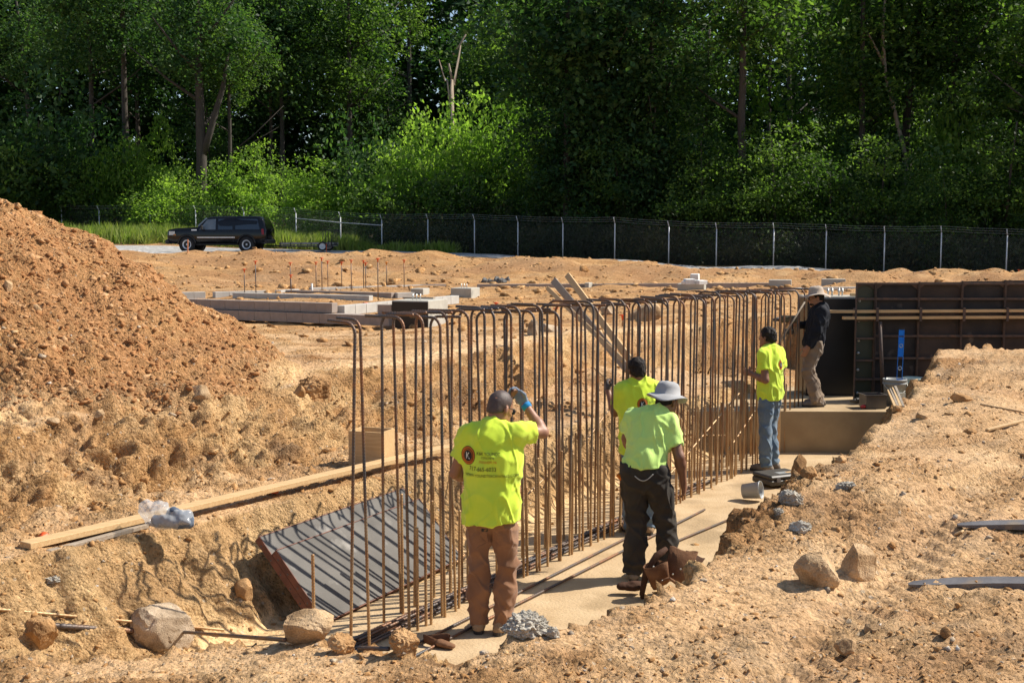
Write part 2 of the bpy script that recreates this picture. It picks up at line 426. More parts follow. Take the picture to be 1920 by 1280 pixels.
def soil_mat(name, attr=True, base=None, bump=1.0):
    m, n, L, b = new_mat(name)
    b.inputs['Roughness'].default_value = 0.95; b.inputs['Specular IOR Level'].default_value = 0.15
    geo = n.new('ShaderNodeNewGeometry')
    if attr:
        at = n.new('ShaderNodeAttribute'); at.attribute_name = 'soil'; c0 = at.outputs['Color']
    else:
        oi = n.new('ShaderNodeObjectInfo')
        rr = ramp(n, base); L.new(oi.outputs['Random'], rr.inputs[0]); c0 = rr.outputs[0]
    t = n.new('ShaderNodeTexNoise'); t.inputs['Scale'].default_value = 22; t.inputs['Detail'].default_value = 8; t.inputs['Roughness'].default_value = 0.65
    L.new(geo.outputs['Position'], t.inputs['Vector'])
    r = ramp(n, [(0.32, (0.48, 0.44, 0.38)), (0.50, (1, 1, 1)), (0.68, (1.35, 1.35, 1.4))]); L.new(t.outputs['Fac'], r.inputs[0])
    mx = n.new('ShaderNodeMixRGB'); mx.blend_type = 'MULTIPLY'; mx.inputs[0].default_value = 0.85
    L.new(c0, mx.inputs[1]); L.new(r.outputs[0], mx.inputs[2])
    # small pale and grey stones
    vo = n.new('ShaderNodeTexVoronoi'); vo.inputs['Scale'].default_value = 26; L.new(geo.outputs['Position'], vo.inputs['Vector'])
    sp = n.new('ShaderNodeSeparateColor'); L.new(vo.outputs['Color'], sp.inputs[0])
    a1 = n.new('ShaderNodeMath'); a1.operation = 'GREATER_THAN'; a1.inputs[1].default_value = 0.93; L.new(sp.outputs[0], a1.inputs[0])
    a2 = n.new('ShaderNodeMath'); a2.operation = 'LESS_THAN'; a2.inputs[1].default_value = 0.33; L.new(vo.outputs['Distance'], a2.inputs[0])
    a3 = n.new('ShaderNodeMath'); a3.operation = 'MULTIPLY'; L.new(a1.outputs[0], a3.inputs[0]); L.new(a2.outputs[0], a3.inputs[1])
    a4 = n.new('ShaderNodeMath'); a4.operation = 'MULTIPLY'; a4.inputs[1].default_value = 0.6; L.new(a3.outputs[0], a4.inputs[0])
    rs = ramp(n, [(0.0, (0.36, 0.33, 0.29)), (0.5, (0.6, 0.5, 0.36)), (1.0, (0.42, 0.25, 0.12))]); L.new(sp.outputs[1], rs.inputs[0])
    m2 = n.new('ShaderNodeMixRGB'); L.new(a4.outputs[0], m2.inputs[0]); L.new(mx.outputs[0], m2.inputs[1]); L.new(rs.outputs[0], m2.inputs[2])
    L.new(m2.outputs[0], b.inputs['Base Color'])
    # fine crumbs
    tb = n.new('ShaderNodeTexNoise'); tb.inputs['Scale'].default_value = 38; tb.inputs['Detail'].default_value = 9; tb.inputs['Roughness'].default_value = 0.7
    L.new(geo.outputs['Position'], tb.inputs['Vector'])
    tv = n.new('ShaderNodeTexVoronoi'); tv.inputs['Scale'].default_value = 48; L.new(geo.outputs['Position'], tv.inputs['Vector'])
    ad = n.new('ShaderNodeMath'); ad.operation = 'MULTIPLY_ADD'; ad.inputs[1].default_value = -0.5; L.new(tv.outputs['Distance'], ad.inputs[0]); L.new(tb.outputs['Fac'], ad.inputs[2])
    bp = n.new('ShaderNodeBump'); bp.inputs['Strength'].default_value = bump; bp.inputs['Distance'].default_value = 0.04
    if attr:
        ar = n.new('ShaderNodeAttribute'); ar.attribute_name = 'rough'
        L.new(ar.outputs['Fac'], bp.inputs['Strength'])
    tw = n.new('ShaderNodeTexNoise'); tw.inputs['Scale'].default_value = 3.2; tw.inputs['Detail'].default_value = 7; tw.inputs['Roughness'].default_value = 0.62
    L.new(geo.outputs['Position'], tw.inputs['Vector'])
    bw = n.new('ShaderNodeBump'); bw.inputs['Strength'].default_value = 0.55; bw.inputs['Distance'].default_value = 0.22
    L.new(tw.outputs['Fac'], bw.inputs['Height'])
    L.new(ad.outputs[0], bp.inputs['Height']); L.new(bw.outputs[0], bp.inputs['Normal']); L.new(bp.outputs[0], b.inputs['Normal'])
    return m
M_SOIL = soil_mat('soil')
me = np_mesh('ground', vv, fq, M_SOIL, smooth=True)
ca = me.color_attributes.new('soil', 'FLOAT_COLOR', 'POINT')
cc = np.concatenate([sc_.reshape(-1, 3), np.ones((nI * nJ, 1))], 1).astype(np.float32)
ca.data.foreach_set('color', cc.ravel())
ra = me.attributes.new('rough', 'FLOAT', 'POINT')
rough = 0.62 + 0.5 * patch + 0.3 * steep + 0.4 * hp
rough = rough * (1 - .4 * lipb)
rough = np.where(floor_ > .5, 0.25, rough)
ra.data.foreach_set('value', np.clip(rough, 0, 1).astype(np.float32).ravel())
ground = link('ground', me); tag(ground, kind='structure')
BVH = BVHTree.FromPolygons(vv.tolist(), fq.tolist(), epsilon=0.0)
def gz(x, y):
    h = BVH.ray_cast(Vector((x, y, 60)), Vector((0, 0, -1)))
    return h[0].z if h[0] is not None else 0.0
def hit(px, py):
    h = BVH.ray_cast(Vector((0, 0, CAM_H)), ray(px, py).normalized())
    return h[0], h[1]
# ------------------------------------------------------------------ loose clods and pebbles on the ground
def ico(sub):
    bm = bmesh.new(); bmesh.ops.create_icosphere(bm, subdivisions=sub, radius=1.0)
    v = np.array([q.co[:] for q in bm.verts]); f = np.array([[x.index for x in p.verts] for p in bm.faces]); bm.free()
    return v, f
ICO1, ICO2, ICO4, ICO5 = ico(1), ico(2), ico(4), ico(5)
def clod_field(name, label, cat, m, n, pick, size, rng, ic=ICO1, sink=0.35, jit=0.35):
    """n clods in one mesh; pick(rng, k) -> candidate x,y ; size(rng, k, dist) -> radius"""
    x, y = pick(rng, n); V = []; F = []; o = 0
    tv, tf = ic
    var = []
    for i in range(10):
        q = tv * (1 + jit * rng.standard_normal((len(tv), 1)).clip(-1.3, 1.5) * 1.15) * np.array([1, rng.uniform(.5, 1), rng.uniform(.35, .75)])
        var.append(q)
    rad = size(rng, n, np.hypot(x, y))
    for i in range(n):
        h = BVH.ray_cast(Vector((x[i], y[i], 30)), Vector((0, 0, -1)))
        if h[0] is None: continue
        a = rng.uniform(0, 6.3); c, s = math.cos(a), math.sin(a)
        q = var[i % 10] * rad[i]
        tl = rng.uniform(-.5, .5); ct, st_ = math.cos(tl), math.sin(tl)
        q = np.stack([q[:, 0], q[:, 1] * ct - q[:, 2] * st_, q[:, 1] * st_ + q[:, 2] * ct], -1)
        w = np.stack([q[:, 0] * c - q[:, 1] * s, q[:, 0] * s + q[:, 1] * c, q[:, 2]], -1)
        w += np.array([x[i], y[i], h[0].z + rad[i] * (0.5 - sink)])
        V.append(w); F.append(tf + o); o += len(tv)
    ob = link(name, np_mesh(name, np.concatenate(V), np.concatenate(F), m, smooth=False))
    tag(ob, label, cat, None, 'stuff')
    return ob
def clod_mat(name, stops, sc=9.0, tint=(1.03, 0.995, 1.01)):
    m, n, L, b = new_mat(name)
    b.inputs['Roughness'].default_value = 0.95; b.inputs['Specular IOR Level'].default_value = 0.15
    geo = n.new('ShaderNodeNewGeometry')
    t = n.new('ShaderNodeTexNoise'); t.inputs['Scale'].default_value = sc; t.inputs['Detail'].default_value = 5
    L.new(geo.outputs['Position'], t.inputs['Vector'])
    r = ramp(n, [(p, (c[0] * tint[0], c[1] * tint[1], c[2] * tint[2])) for p, c in stops]); L.new(t.outputs['Fac'], r.inputs[0])
    t2 = n.new('ShaderNodeTexNoise'); t2.inputs['Scale'].default_value = 120; t2.inputs['Detail'].default_value = 5
    L.new(geo.outputs['Position'], t2.inputs['Vector'])
    r2 = ramp(n, [(.3, (.7, .68, .64)), (.7, (1.15, 1.15, 1.15))]); L.new(t2.outputs['Fac'], r2.inputs[0])
    mx = n.new('ShaderNodeMixRGB'); mx.blend_type = 'MULTIPLY'; mx.inputs[0].default_value = 1
    L.new(r.outputs[0], mx.inputs[1]); L.new(r2.outputs[0], mx.inputs[2])
    L.new(mx.outputs[0], b.inputs['Base Color'])
    bp = n.new('ShaderNodeBump'); bp.inputs['Strength'].default_value = .6; bp.inputs['Distance'].default_value = .01
    L.new(t2.outputs['Fac'], bp.inputs['Height']); L.new(bp.outputs[0], b.inputs['Normal'])
    return m
M_CLOD = clod_mat('earth_clods', [(0.34, (0.28, 0.155, 0.062)), (0.45, (0.39, 0.215, 0.085)), (0.55, (0.48, 0.29, 0.125)), (0.66, (0.60, 0.43, 0.23))], 14)
M_REDCLOD = clod_mat('red_clods', [(0.36, (0.30, 0.145, 0.06)), (0.5, (0.44, 0.225, 0.092)), (0.64, (0.55, 0.35, 0.18))], 5)
M_PEBBLE = clod_mat('pale_pebbles', [(0.38, (0.30, 0.25, 0.19)), (0.5, (0.50, 0.40, 0.27)), (0.62, (0.55, 0.52, 0.46))], 9)
_rg = np.random.default_rng(21)
def pick_view(r, n, dmin=4.0, dmax=20.0, half=0.52, power=1.0):
    # even over the picture's depth range: density falls with distance
    t = r.random(n); d = 1.0 / (1 / dmin + t * (1 / dmax - 1 / dmin))
    a = r.uniform(-half, half, n)
    return d * np.sin(a), d * np.cos(a)
def not_floor(x, y):
    l, nn = LN(x, y)
    return ~((l > -1.0) & (l < 9) & (nn < 1.0) & (nn > -1.1))
def pick_ground(r, n):
    x, y = pick_view(r, n * 4)
    l, nn = LN(x, y)
    pz = sstep(-0.25, 0.2, fbm(x * 1.1 + 40, y * 1.1, o=4, g=.6)) + 0.25
    bank = (nn > 1.0) & (nn < 4.2)
    pz = np.where(bank, 1.0, pz); pz = np.where((l < -1.0), np.maximum(pz, .5), pz)
    k = not_floor(x, y) & (r.random(len(x)) < pz)
    return x[k][:n] if k.sum() >= n else np.resize(x[k], n), y[k][:n] if k.sum() >= n else np.resize(y[k], n)
def pw(lo, hi, e):
    return lambda r, n, d: np.minimum(lo * (1 - r.random(n)) ** (-1 / e), hi) * np.clip(d / 7, .75, 1.5)
clod_field('loose_clods', 'small crumbly clods of tan earth scattered over the banks', 'loose earth', M_CLOD, 22000, pick_ground, pw(.0050, .024, 2.5), _rg, sink=.6)
def pick_heap(r, n):
    x = r.uniform(-8.6, -2.6, n * 3); y = r.uniform(8.9, 14.0, n * 3)
    k = heap(x, y) > 1.36
    return np.resize(x[k], n), np.resize(y[k], n)
clod_field('heap_clods', 'reddish clods lying all over the spoil heap', 'loose earth', M_REDCLOD, 15000, pick_heap, pw(.008, .030, 2.7), _rg, sink=.6)
clod_field('pebbles', 'pale pebbles strewn over the bare ground', 'pebbles', M_PEBBLE, 1500, pick_ground, pw(.006, .028, 2.4), _rg, sink=.4)
def pick_bench(r, n):      # rubble rolled down onto the ledge and along the toe of the bank
    l = r.uniform(-2.5, 9, n); nn = r.normal(2.75, .35, n)
    return AX + l * UX + nn * NX, AY + l * UY + nn * NY
clod_field('bank_rubble', 'rough rubble fallen along the foot of the upper bank', 'rubble', M_CLOD, 1500, pick_bench, pw(.009, .040, 2.3), _rg, sink=.7)
def pick_far(r, n):
    y = r.uniform(17, 60, n); x = r.uniform(-.5, .5, n) * y
    return x, y
clod_field('far_clods', 'clods on the graded ground around the block foundations', 'loose earth', M_CLOD, 7000, pick_far, lambda r, n, d: np.minimum(.02 * (1 - r.random(n)) ** (-1 / 2.2), .14) * np.clip(d / 25, .6, 1.6), _rg)

def pick_foot(r, n):        # crumbs kicked onto the footing along the right bank
    l = r.uniform(-.9, 8, n); nn = -1.25 + np.abs(r.normal(0, .35, n))
    return AX + l * UX + nn * NX, AY + l * UY + nn * NY
clod_field('footing_crumbs', 'crumbs of earth spilled over the edge of the footing', 'loose earth', M_CLOD, 1500, pick_foot, pw(.005, .03, 2.3), _rg, sink=.1)

def pick_floor(r, n):
    l = r.uniform(-.9, 8.5, n); nn = r.uniform(-1.1, .9, n)
    return AX + l * UX + nn * NX, AY + l * UY + nn * NY
clod_field('trench_floor_crumbs', 'sparse crumbs of earth lying on the trench floor', 'loose earth', M_CLOD, 1100, pick_floor, pw(.004, .016, 2.6), _rg, sink=.1)
# ------------------------------------------------------------------ footing and step
M_FOOT = mat('dusty_concrete', (0.56, 0.41, 0.245), (0.45, 0.315, 0.175), scale=3.0, rough=0.95, bump=0.8, bscale=40, spots=((0.36, 0.255, 0.145), 1.3, 0.54), spec=0.2)
M_STEP = mat('stained_concrete', (0.46, 0.34, 0.20), (0.36, 0.26, 0.15), scale=2.5, rough=0.9, bump=0.4, bscale=25, spots=((0.42, 0.22, 0.08), 1.5, 0.62), spec=0.2)
def np_grid(name, fx, nu, nv, m, parent=None, smooth=True):
    u, v = np.meshgrid(np.linspace(0, 1, nu), np.linspace(0, 1, nv), indexing='ij')
    p = fx(u, v); ii = np.arange(nu * nv).reshape(nu, nv)
    f = np.stack([ii[:-1, :-1], ii[1:, :-1], ii[1:, 1:], ii[:-1, 1:]], -1).reshape(-1, 4)
    return link(name, np_mesh(name, p.reshape(-1, 3), f, m, smooth), parent)
def _foot(u, v):
    l = -1.3 + u * 10.3; n = -1.3 + v * 2.1
    n = n + 0.05 * perlin(l * 2, v * 0 + 1) * (v > .9)
    z = 0.026 + 0.006 * fbm(l * 2, n * 2) - 0.12 * sstep(.93, 1, v)
    return np.stack([AX + l * UX + n * NX, AY + l * UY + n * NY, z], -1)
foot = np_grid('footing', _foot, 200, 60, M_FOOT); tag(foot, kind='structure')
mb = MB()
p = [(2.35, 15.45), (6.9, 15.33), (6.9, 18.05), (2.35, 18.05)]
mb.add([(x, y, -0.15) for x, y in p] + [(x, y, 0.575) for x, y in p], [(3, 2, 1, 0), (4, 5, 6, 7), (0, 1, 5, 4), (1, 2, 6, 5), (2, 3, 7, 6), (3, 0, 4, 7)])
stepf = mb.build('step_footing', M_STEP); tag(stepf, kind='structure')

# ------------------------------------------------------------------ reinforcing bars
def bar_mat(name, dusty):
    m, n, L, b = new_mat(name)
    geo = n.new('ShaderNodeNewGeometry'); sx = n.new('ShaderNodeSeparateXYZ'); L.new(geo.outputs['Position'], sx.inputs[0])
    t = n.new('ShaderNodeTexNoise'); t.inputs['Scale'].default_value = 5; t.inputs['Detail'].default_value = 5; L.new(geo.outputs['Position'], t.inputs['Vector'])
    r1 = ramp(n, [(0.34, (0.075, 0.073, 0.078)), (0.50, (0.115, 0.08, 0.06)), (0.66, (0.26, 0.115, 0.05))]); L.new(t.outputs['Fac'], r1.inputs[0])
    r2 = ramp(n, [(0.35, (0.50, 0.33, 0.165)), (0.68, (0.34, 0.18, 0.075))]); L.new(t.outputs['Fac'], r2.inputs[0])
    mr = n.new('ShaderNodeMath'); mr.operation = 'MULTIPLY_ADD'; mr.inputs[1].default_value = 0.9; L.new(t.outputs['Fac'], mr.inputs[0]); L.new(sx.outputs[2], mr.inputs[2])
    mp = n.new('ShaderNodeMapRange'); mp.inputs[1].default_value = dusty[0]; mp.inputs[2].default_value = dusty[1]; mp.inputs[3].default_value = 1; mp.inputs[4].default_value = 0
    oi = n.new('ShaderNodeObjectInfo'); ov = n.new('ShaderNodeMath'); ov.operation = 'MULTIPLY_ADD'; ov.inputs[1].default_value = .35; L.new(oi.outputs['Random'], ov.inputs[0]); L.new(mr.outputs[0], ov.inputs[2])
    L.new(ov.outputs[0], mp.inputs[0])
    mx = n.new('ShaderNodeMixRGB'); L.new(mp.outputs[0], mx.inputs[0]); L.new(r1.outputs[0], mx.inputs[1]); L.new(r2.outputs[0], mx.inputs[2])
    L.new(mx.outputs[0], b.inputs['Base Color'])
    b.inputs['Roughness'].default_value = 0.5; b.inputs['Metallic'].default_value = 0.35
    return m
M_BAR = bar_mat('mill_scale_steel', (0.9, 1.75))
M_DOWEL = bar_mat('muddy_rusty_steel', (1.6, 2.2))
def ribbed(mb, pts, r, n=7, pitch=0.022, ribs=True):
    """tube through pts with raised cross ribs"""
    P = []; R = []
    for a, b in zip(pts[:-1], pts[1:]):
        a, b = Vector(a), Vector(b); k = max(1, int((b - a).length / pitch)) if ribs else 1
        for i in range(k):
            if ribs:
                for t, q in ((0, 1.0), (0.25, 1.0), (0.5, 1.16), (0.75, 1.16)):
                    P.append(a.lerp(b, (i + t) / k)); R.append(r * q)
            else:
                P.append(a.lerp(b, i / k)); R.append(r)
    P.append(Vector(pts[-1])); R.append(r)
    mb.tube(P, R, n)
def bend_pts(h, hook, rad=0.10, k=6):
    pts = [(0, 0, -0.08), (0, 0, h - rad)]
    for i in range(1, k + 1):
        a = PI / 2 * i / k
        pts.append((rad * (1 - math.cos(a)), 0, h - rad + rad * math.sin(a)))
    pts.append((hook, 0, h + 0.004))
    return pts
BR = 0.0102
def hook_mesh(h, hook, ribs=True, n=7, rad=0.1):
    mb = MB(); ribbed(mb, bend_pts(h, hook, rad), BR, n, ribs=ribs); return mb.mesh('hooked_rebar', M_BAR)
HOOKS = [hook_mesh(2.20 + 0.018 * i, 0.29 + 0.025 * (i % 3), rad=.08) for i in range(4)]
SHORT = [hook_mesh(2.275, 0.23, rad=0.075), hook_mesh(2.285, 0.21, rad=0.075)]
HOOKS_STEP = [hook_mesh(1.575 + 0.02 * i, 0.36 + 0.03 * i, ribs=False) for i in range(2)]
def dowel_mesh(h):
    mb = MB(); ribbed(mb, [(0, 0, -0.08), (0, 0, h)], BR, 7); return mb.mesh('dowel_bar', M_DOWEL)
DOWELS = [dowel_mesh(h) for h in (0.78, 0.86, 0.94, 1.0)]
rr = random.Random(5)
AZ_N = math.atan2(NY, NX)           # direction across the trench
_o1 = ['', 'first', 'second', 'third', 'fourth', 'fifth', 'sixth', 'seventh', 'eighth', 'ninth', 'tenth', 'eleventh', 'twelfth', 'thirteenth', 'fourteenth', 'fifteenth', 'sixteenth', 'seventeenth', 'eighteenth', 'nineteenth']
_cnt = {}
def nth(key):
    _cnt[key] = i = _cnt.get(key, 0) + 1
    if i < 20: return _o1[i]
    t = ['twent', 'thirt', 'fort', 'fift'][i // 10 - 2]
    return t + 'ieth' if i % 10 == 0 else t + 'y ' + _o1[i % 10]
def stand_bar(l, n, meshes, back, label, group):
    z = 0.0
    p = W(l, n)
    if p.y > 15.46 and p.x > 2.36: z = 0.575
    if z: meshes = HOOKS_STEP
    o = link('hooked_rebar', meshes[rr.randrange(len(meshes))], None, (p.x, p.y, z + rr.uniform(-.014, .014) + (.05 - .012 * max(l, 0) if meshes is HOOKS else 0)))
    o.rotation_euler = (rr.gauss(0, .011), rr.gauss(0, .011), AZ_N + (0 if back else PI) + rr.gauss(0, .10))
    tag(o, label, 'rebar', group)
    return z
def stand_dowel(l, n, label, group):
    p = W(l, n); z = 0.575 if (p.y > 15.46 and p.x > 2.36) else 0.0
    if z: return
    label = label % nth(label)
    o = link('dowel_bar', DOWELS[rr.randrange(4)], None, (p.x, p.y, z))
    o.rotation_euler = (rr.gauss(0, .012), rr.gauss(0, .012), rr.uniform(0, 6))
    tag(o, label, 'rebar', group)
stand_bar(-0.44, 0, [SHORT[0]], True, 'leftmost hooked rebar, standing alone with its short hook pointing left', 'hooked bars of the wall cage')
stand_bar(-0.235, 0, [SHORT[1]], True, 'second hooked rebar from the left, its short bent top pointing left', 'hooked bars of the wall cage')
l = 0.24
GF = 'front row of tall hooked bars'; GB = 'back row of tall hooked bars'
while l < 9.5:
    if True:
        stand_bar(l + rr.uniform(-.035, .035), rr.uniform(-.015, .015), HOOKS, True, 'tall hooked rebar of the front row, %s of that row from the near end' % nth('f'), GF)
    if l < 9.3:
        stand_bar(l + 0.11 + rr.uniform(-.05, .05), 0.31 + rr.uniform(-.02, .02), HOOKS, False, 'tall hooked rebar of the back row, %s of that row from the near end' % nth('b'), GB)
    stand_dowel(l + 0.045 + rr.uniform(-.04, .04), rr.uniform(-.03, .03), 'short muddy dowel bar in the front row, %s dowel from the near end', 'front dowels out of the footing')
    if rr.random() < .85:
        stand_dowel(l + 0.16 + rr.uniform(-.05, .05), 0.31 + rr.uniform(-.03, .03), 'short muddy dowel bar in the back row, %s dowel from the near end', 'back dowels out of the footing')
    l += 0.2
stand_dowel(-0.66, 0.12, 'lone short dowel bar left of the nearest hooked rebar, %s from the panel edge', None)
# bars laid flat on the footing
def long_bar(name, a, b, mt, label, group=None, sag=0.0, ribs=True, r=BR):
    a, b = Vector(a), Vector(b); m = (a + b) / 2; d = b - a
    mb = MB()
    k = 5; pts = []
    for i in range(k + 1):
        t = i / k
        q = a.lerp(b, t) - m; q.z -= sag * 4 * t * (1 - t); pts.append(q)
    ribbed(mb, pts, r, 6, ribs=ribs, pitch=0.03)
    o = mb.build(name, mt, None, m); tag(o, label, 'rebar', group)
    return o
M_BARFLAT = bar_mat('dark_lying_steel', (-2.0, -1.5))
zz = 0.045
for i, (n, l0, l1, z) in enumerate([(0.05, .2, 6.6, .03), (0.06, -.7, 6.0, 0), (0.10, -.5, 6.4, 0), (0.125, -.2, 6.1, .03), (0.14, -.8, 5.7, 0), (0.165, -.5, 6.3, .03), (0.185, -.4, 6.2, 0), (0.23, -.6, 5.5, 0)]):
    long_bar('lying_rebar', W(l0, n, zz + z), W(l1, n + rr.uniform(-.03, .03), zz + z), M_BARFLAT, 'long dark rebar laid flat in the bundle between the rows, %s from the workers side' % nth('z'), 'bundle of bars on the footing')
long_bar('lying_rebar', W(-1.15, -.22, zz), W(4.1, -.19, zz), M_BARFLAT, 'long rebar lying on the footing just in front of the upright bars')
long_bar('lying_rebar', W(-1.2, -.33, zz), W(4.9, -.38, zz), M_BARFLAT, 'long rebar lying on the footing nearest the boots of the workers')
long_bar('lying_rebar', W(4.6, -.75, zz), W(3.3, -.62, zz), M_BARFLAT, 'short rebar end lying on the footing beside the dark trousers', ribs=False)
# sloping bars tied across the rows, far end
for i, (a, b, lab) in enumerate([
    ((7.35, .16, .95), (4.6, .20, .06), 'long diagonal rebar tied through the bars left of the worker in jeans'),
    ((5.2, .5, .72), (7.7, .45, .35), 'rusty rebar sloping gently down to the right behind the far bars'),
    ((5.6, .85, 1.2), (4.5, .8, .72), 'rebar slanting up behind the grey hat through the bars'),
    ((3.6, .75, .52), (1.6, .6, .06), 'rebar leaning low behind the bars between the two front workers'),
    ((8.0, .20, .62), (6.7, .2, .12), 'pale diagonal rebar beside the left knee of the jeans')]):
    long_bar('diagonal_rebar', W(*a), W(*b), M_DOWEL, lab, 'diagonal bars in the cage')

# ------------------------------------------------------------------ panels leaning on the low bank
M_PLY = mat('worn_phenolic_ply', (0.105, 0.096, 0.085), (0.16, 0.148, 0.132), scale=2.4, rough=0.65, spec=.2, bump=0.15, bscale=60, spots=((0.31, 0.29, 0.26), 3.0, 0.58))
M_PLYBACK = mat('old_ply', (0.10, 0.085, 0.075), (0.16, 0.13, 0.11), scale=5, rough=0.7, bump=0.2)
M_RUST = mat('rusty_red_steel', (0.20, 0.075, 0.045), (0.11, 0.045, 0.03), scale=14, rough=0.7, bump=0.3, spots=((0.30, 0.15, 0.08), 9, 0.6))
M_DKSTEEL = mat('dark_rusty_steel', (0.065, 0.046, 0.036), (0.12, 0.07, 0.048), scale=12, rough=0.7, bump=0.3, spots=((0.16, 0.08, 0.045), 6, 0.6))
def form_panel(bl, br, tl, label, mply, wear=True):
    """steel framed form panel through three corner points (bottom left, bottom right, top left)"""
    bl, br, tl = Vector(bl), Vector(br), Vector(tl)
    x = (br - bl); Lx = x.length; x.normalize(); y = tl - bl; y -= x * y.dot(x); Ly = y.length; y.normalize(); z = x.cross(y)
    M = Matrix((x, y, z)).transposed()
    t = empty('form_panel', bl, 0, label, 'form panel', 'form panels leaning on the low bank')
    t.rotation_euler = M.to_euler()
    fr = 0.055
    MB().box((Lx / 2, Ly / 2, 0), (Lx - 0.012, Ly - 0.012, 0.014)).build('plywood_face', mply, t)
    for nm, c, d in (('side_rail', (0, Ly / 2, -fr / 2 + .009), (.007, Ly, fr)), ('side_rail', (Lx, Ly / 2, -fr / 2 + .009), (.007, Ly, fr)),
                     ('end_rail', (Lx / 2, 0, -fr / 2 + .009), (Lx - .008, .007, fr)), ('end_rail', (Lx / 2, Ly, -fr / 2 + .009), (Lx - .008, .007, fr))):
        MB().box(c, d).build(nm, M_RUST, t)
    for i in range(1, 6):
        MB().box((Lx * i / 6, Ly / 2, -fr / 2 - .005), (.006, Ly - .016, fr * .8)).build('cross_rib', M_RUST, t)
    for i in range(5):                                  # pin holes in the end rail
        MB().tube([(-.0045, Ly * (i + .5) / 5, -fr * .5), (-.0035, Ly * (i + .5) / 5, -fr * .5)], .009, 8).build('pin_hole', M_PLYBACK, t)
    return t
_bl = G(612, 1166, 0.05); _br = G(866, 1046, 0.05)
_n = Vector((NX, NY, 0)); 
_dx = (_br - _bl).normalized(); _nn = Vector((-_dx.y, _dx.x, 0))
_up = _nn * 0.44 + Vector((0, 0, 0.48))
form_panel(_bl - _dx * .02, _br, _bl + _up - _dx * .02, 'worn grey form panel leaning on the low bank, the front one, crossed by bar shadows', M_PLY)
_o2 = _nn * 0.12 + Vector((0, 0, 0.045)) - _dx * .02
form_panel(_bl + _o2 + _up * .08, _br + _o2 + _up * .08, _bl + _o2 + _up * 1.08, 'second form panel behind the front one, only its dark upper edge showing', M_PLY)

# ------------------------------------------------------------------ formwork wall on the step
M_FORM = mat('black_form_face', (0.030, 0.027, 0.026), (0.055, 0.045, 0.040), scale=3.0, rough=0.7, spec=.2, bump=0.2, bscale=30, spots=((0.15, 0.12, 0.10), 4.0, 0.62))
M_FORM2 = mat('brown_form_face', (0.080, 0.055, 0.042), (0.042, 0.033, 0.028), scale=2.5, rough=0.7, spec=.2, bump=0.2, bscale=30, spots=((0.20, 0.15, 0.12), 6.0, 0.66))
M_GREENFORM = mat('olive_form_face', (0.035, 0.04, 0.022), (0.05, 0.055, 0.03), scale=3, rough=0.55)
M_WOOD = mat('new_lumber', (0.62, 0.42, 0.21), (0.52, 0.33, 0.15), scale=5, rough=0.75, stretch=(1, 12, 12), bump=0.15)
M_WOODOLD = mat('weathered_lumber', (0.36, 0.30, 0.23), (0.27, 0.21, 0.15), scale=5, rough=0.85, stretch=(1, 12, 12), bump=0.2)
M_BOLT = mat('zinc', (0.62, 0.62, 0.58), (0.5, 0.5, 0.47), scale=20, rough=0.35, metal=0.6)
FY, FX, FZ, FT = 16.55, 4.86, 0.58, 2.24
fw = empty('formwork_wall', (FX, FY, FZ), math.radians(0.6), 'dark steel framed concrete form wall standing on the step footing', 'formwork')
H = FT - FZ
def fpanel(x0, x1, mply, bars, dz=0.0):
    w = x1 - x0
    MB().box((x0 + w / 2, 0.055, H / 2 + dz / 2), (w - .014, .016, H - .014 + dz)).build('form_face', mply, fw)
    for x in (x0 + .006, x1 - .006):
        MB().box((x, 0.022, H / 2 + dz / 2), (.009, .062, H + dz)).build('side_rail', M_DKSTEEL, fw)
    for z in bars:
        MB().box((x0 + w / 2, 0.024, z), (w - .024, .055, .010)).build('cross_rib', M_DKSTEEL, fw)
        MB().box((x0 + w / 2, -0.002, z - .012), (w - .026, .006, .026)).build('rib_lip', M_DKSTEEL, fw)
    for sx in (1, -1):                                  # corner gussets at the top
        cx = x0 + .012 if sx > 0 else x1 - .012
        MB().prism([(0, 0), (sx * .12, 0), (0, -.09)], .005, c=(cx, 0.03, H + dz - .012)).build('corner_gusset', M_DKSTEEL, fw)
BARS = [0.008, 0.30, 0.60, 0.915, 1.22, 1.44, H - .006]
fpanel(0, 0.27, M_GREENFORM, [0.008, .30, .57, .88, 1.14, 1.44, H - .006])
for i in range(6):
    fpanel(0.275 + .612 * i, 0.885 + .612 * i, M_FORM2 if i in (1, 3) else M_FORM, BARS, 0.012 * i)
for z in (0.09, .42, .66, .84, 1.12, 1.40):
    mb = MB(); mb.tube([(0.055, .046, z), (.055, .028, z)], .020, 12); mb.tube([(0.055, .028, z), (.055, .012, z)], .009, 8)
    mb.build('form_tie_bolt', M_BOLT, fw)
for i in range(7):
    x = 0.275 + .612 * i - .004
    MB().box((x, -.055, 1.215), (.035, .11, .19)).build('waler_clamp', M_DKSTEEL, fw)
MB().box((-.03, -.05, 1.225), (.028, .09, .15)).build('waler_clamp', M_DKSTEEL, fw)
for nm, z, x0, x1 in (('upper', 1.255, -.42, 3.6), ('lower', 1.165, -.20, 3.6)):
    b = MB().beam((FX + x0, FY - .055, FZ + z), (FX + x1, FY - .03, FZ + z + .018), .075, .040).build('waler_board', M_WOOD)
    tag(b, 'pale %s waler board clamped along the dark form wall' % nm, 'board', 'waler boards')
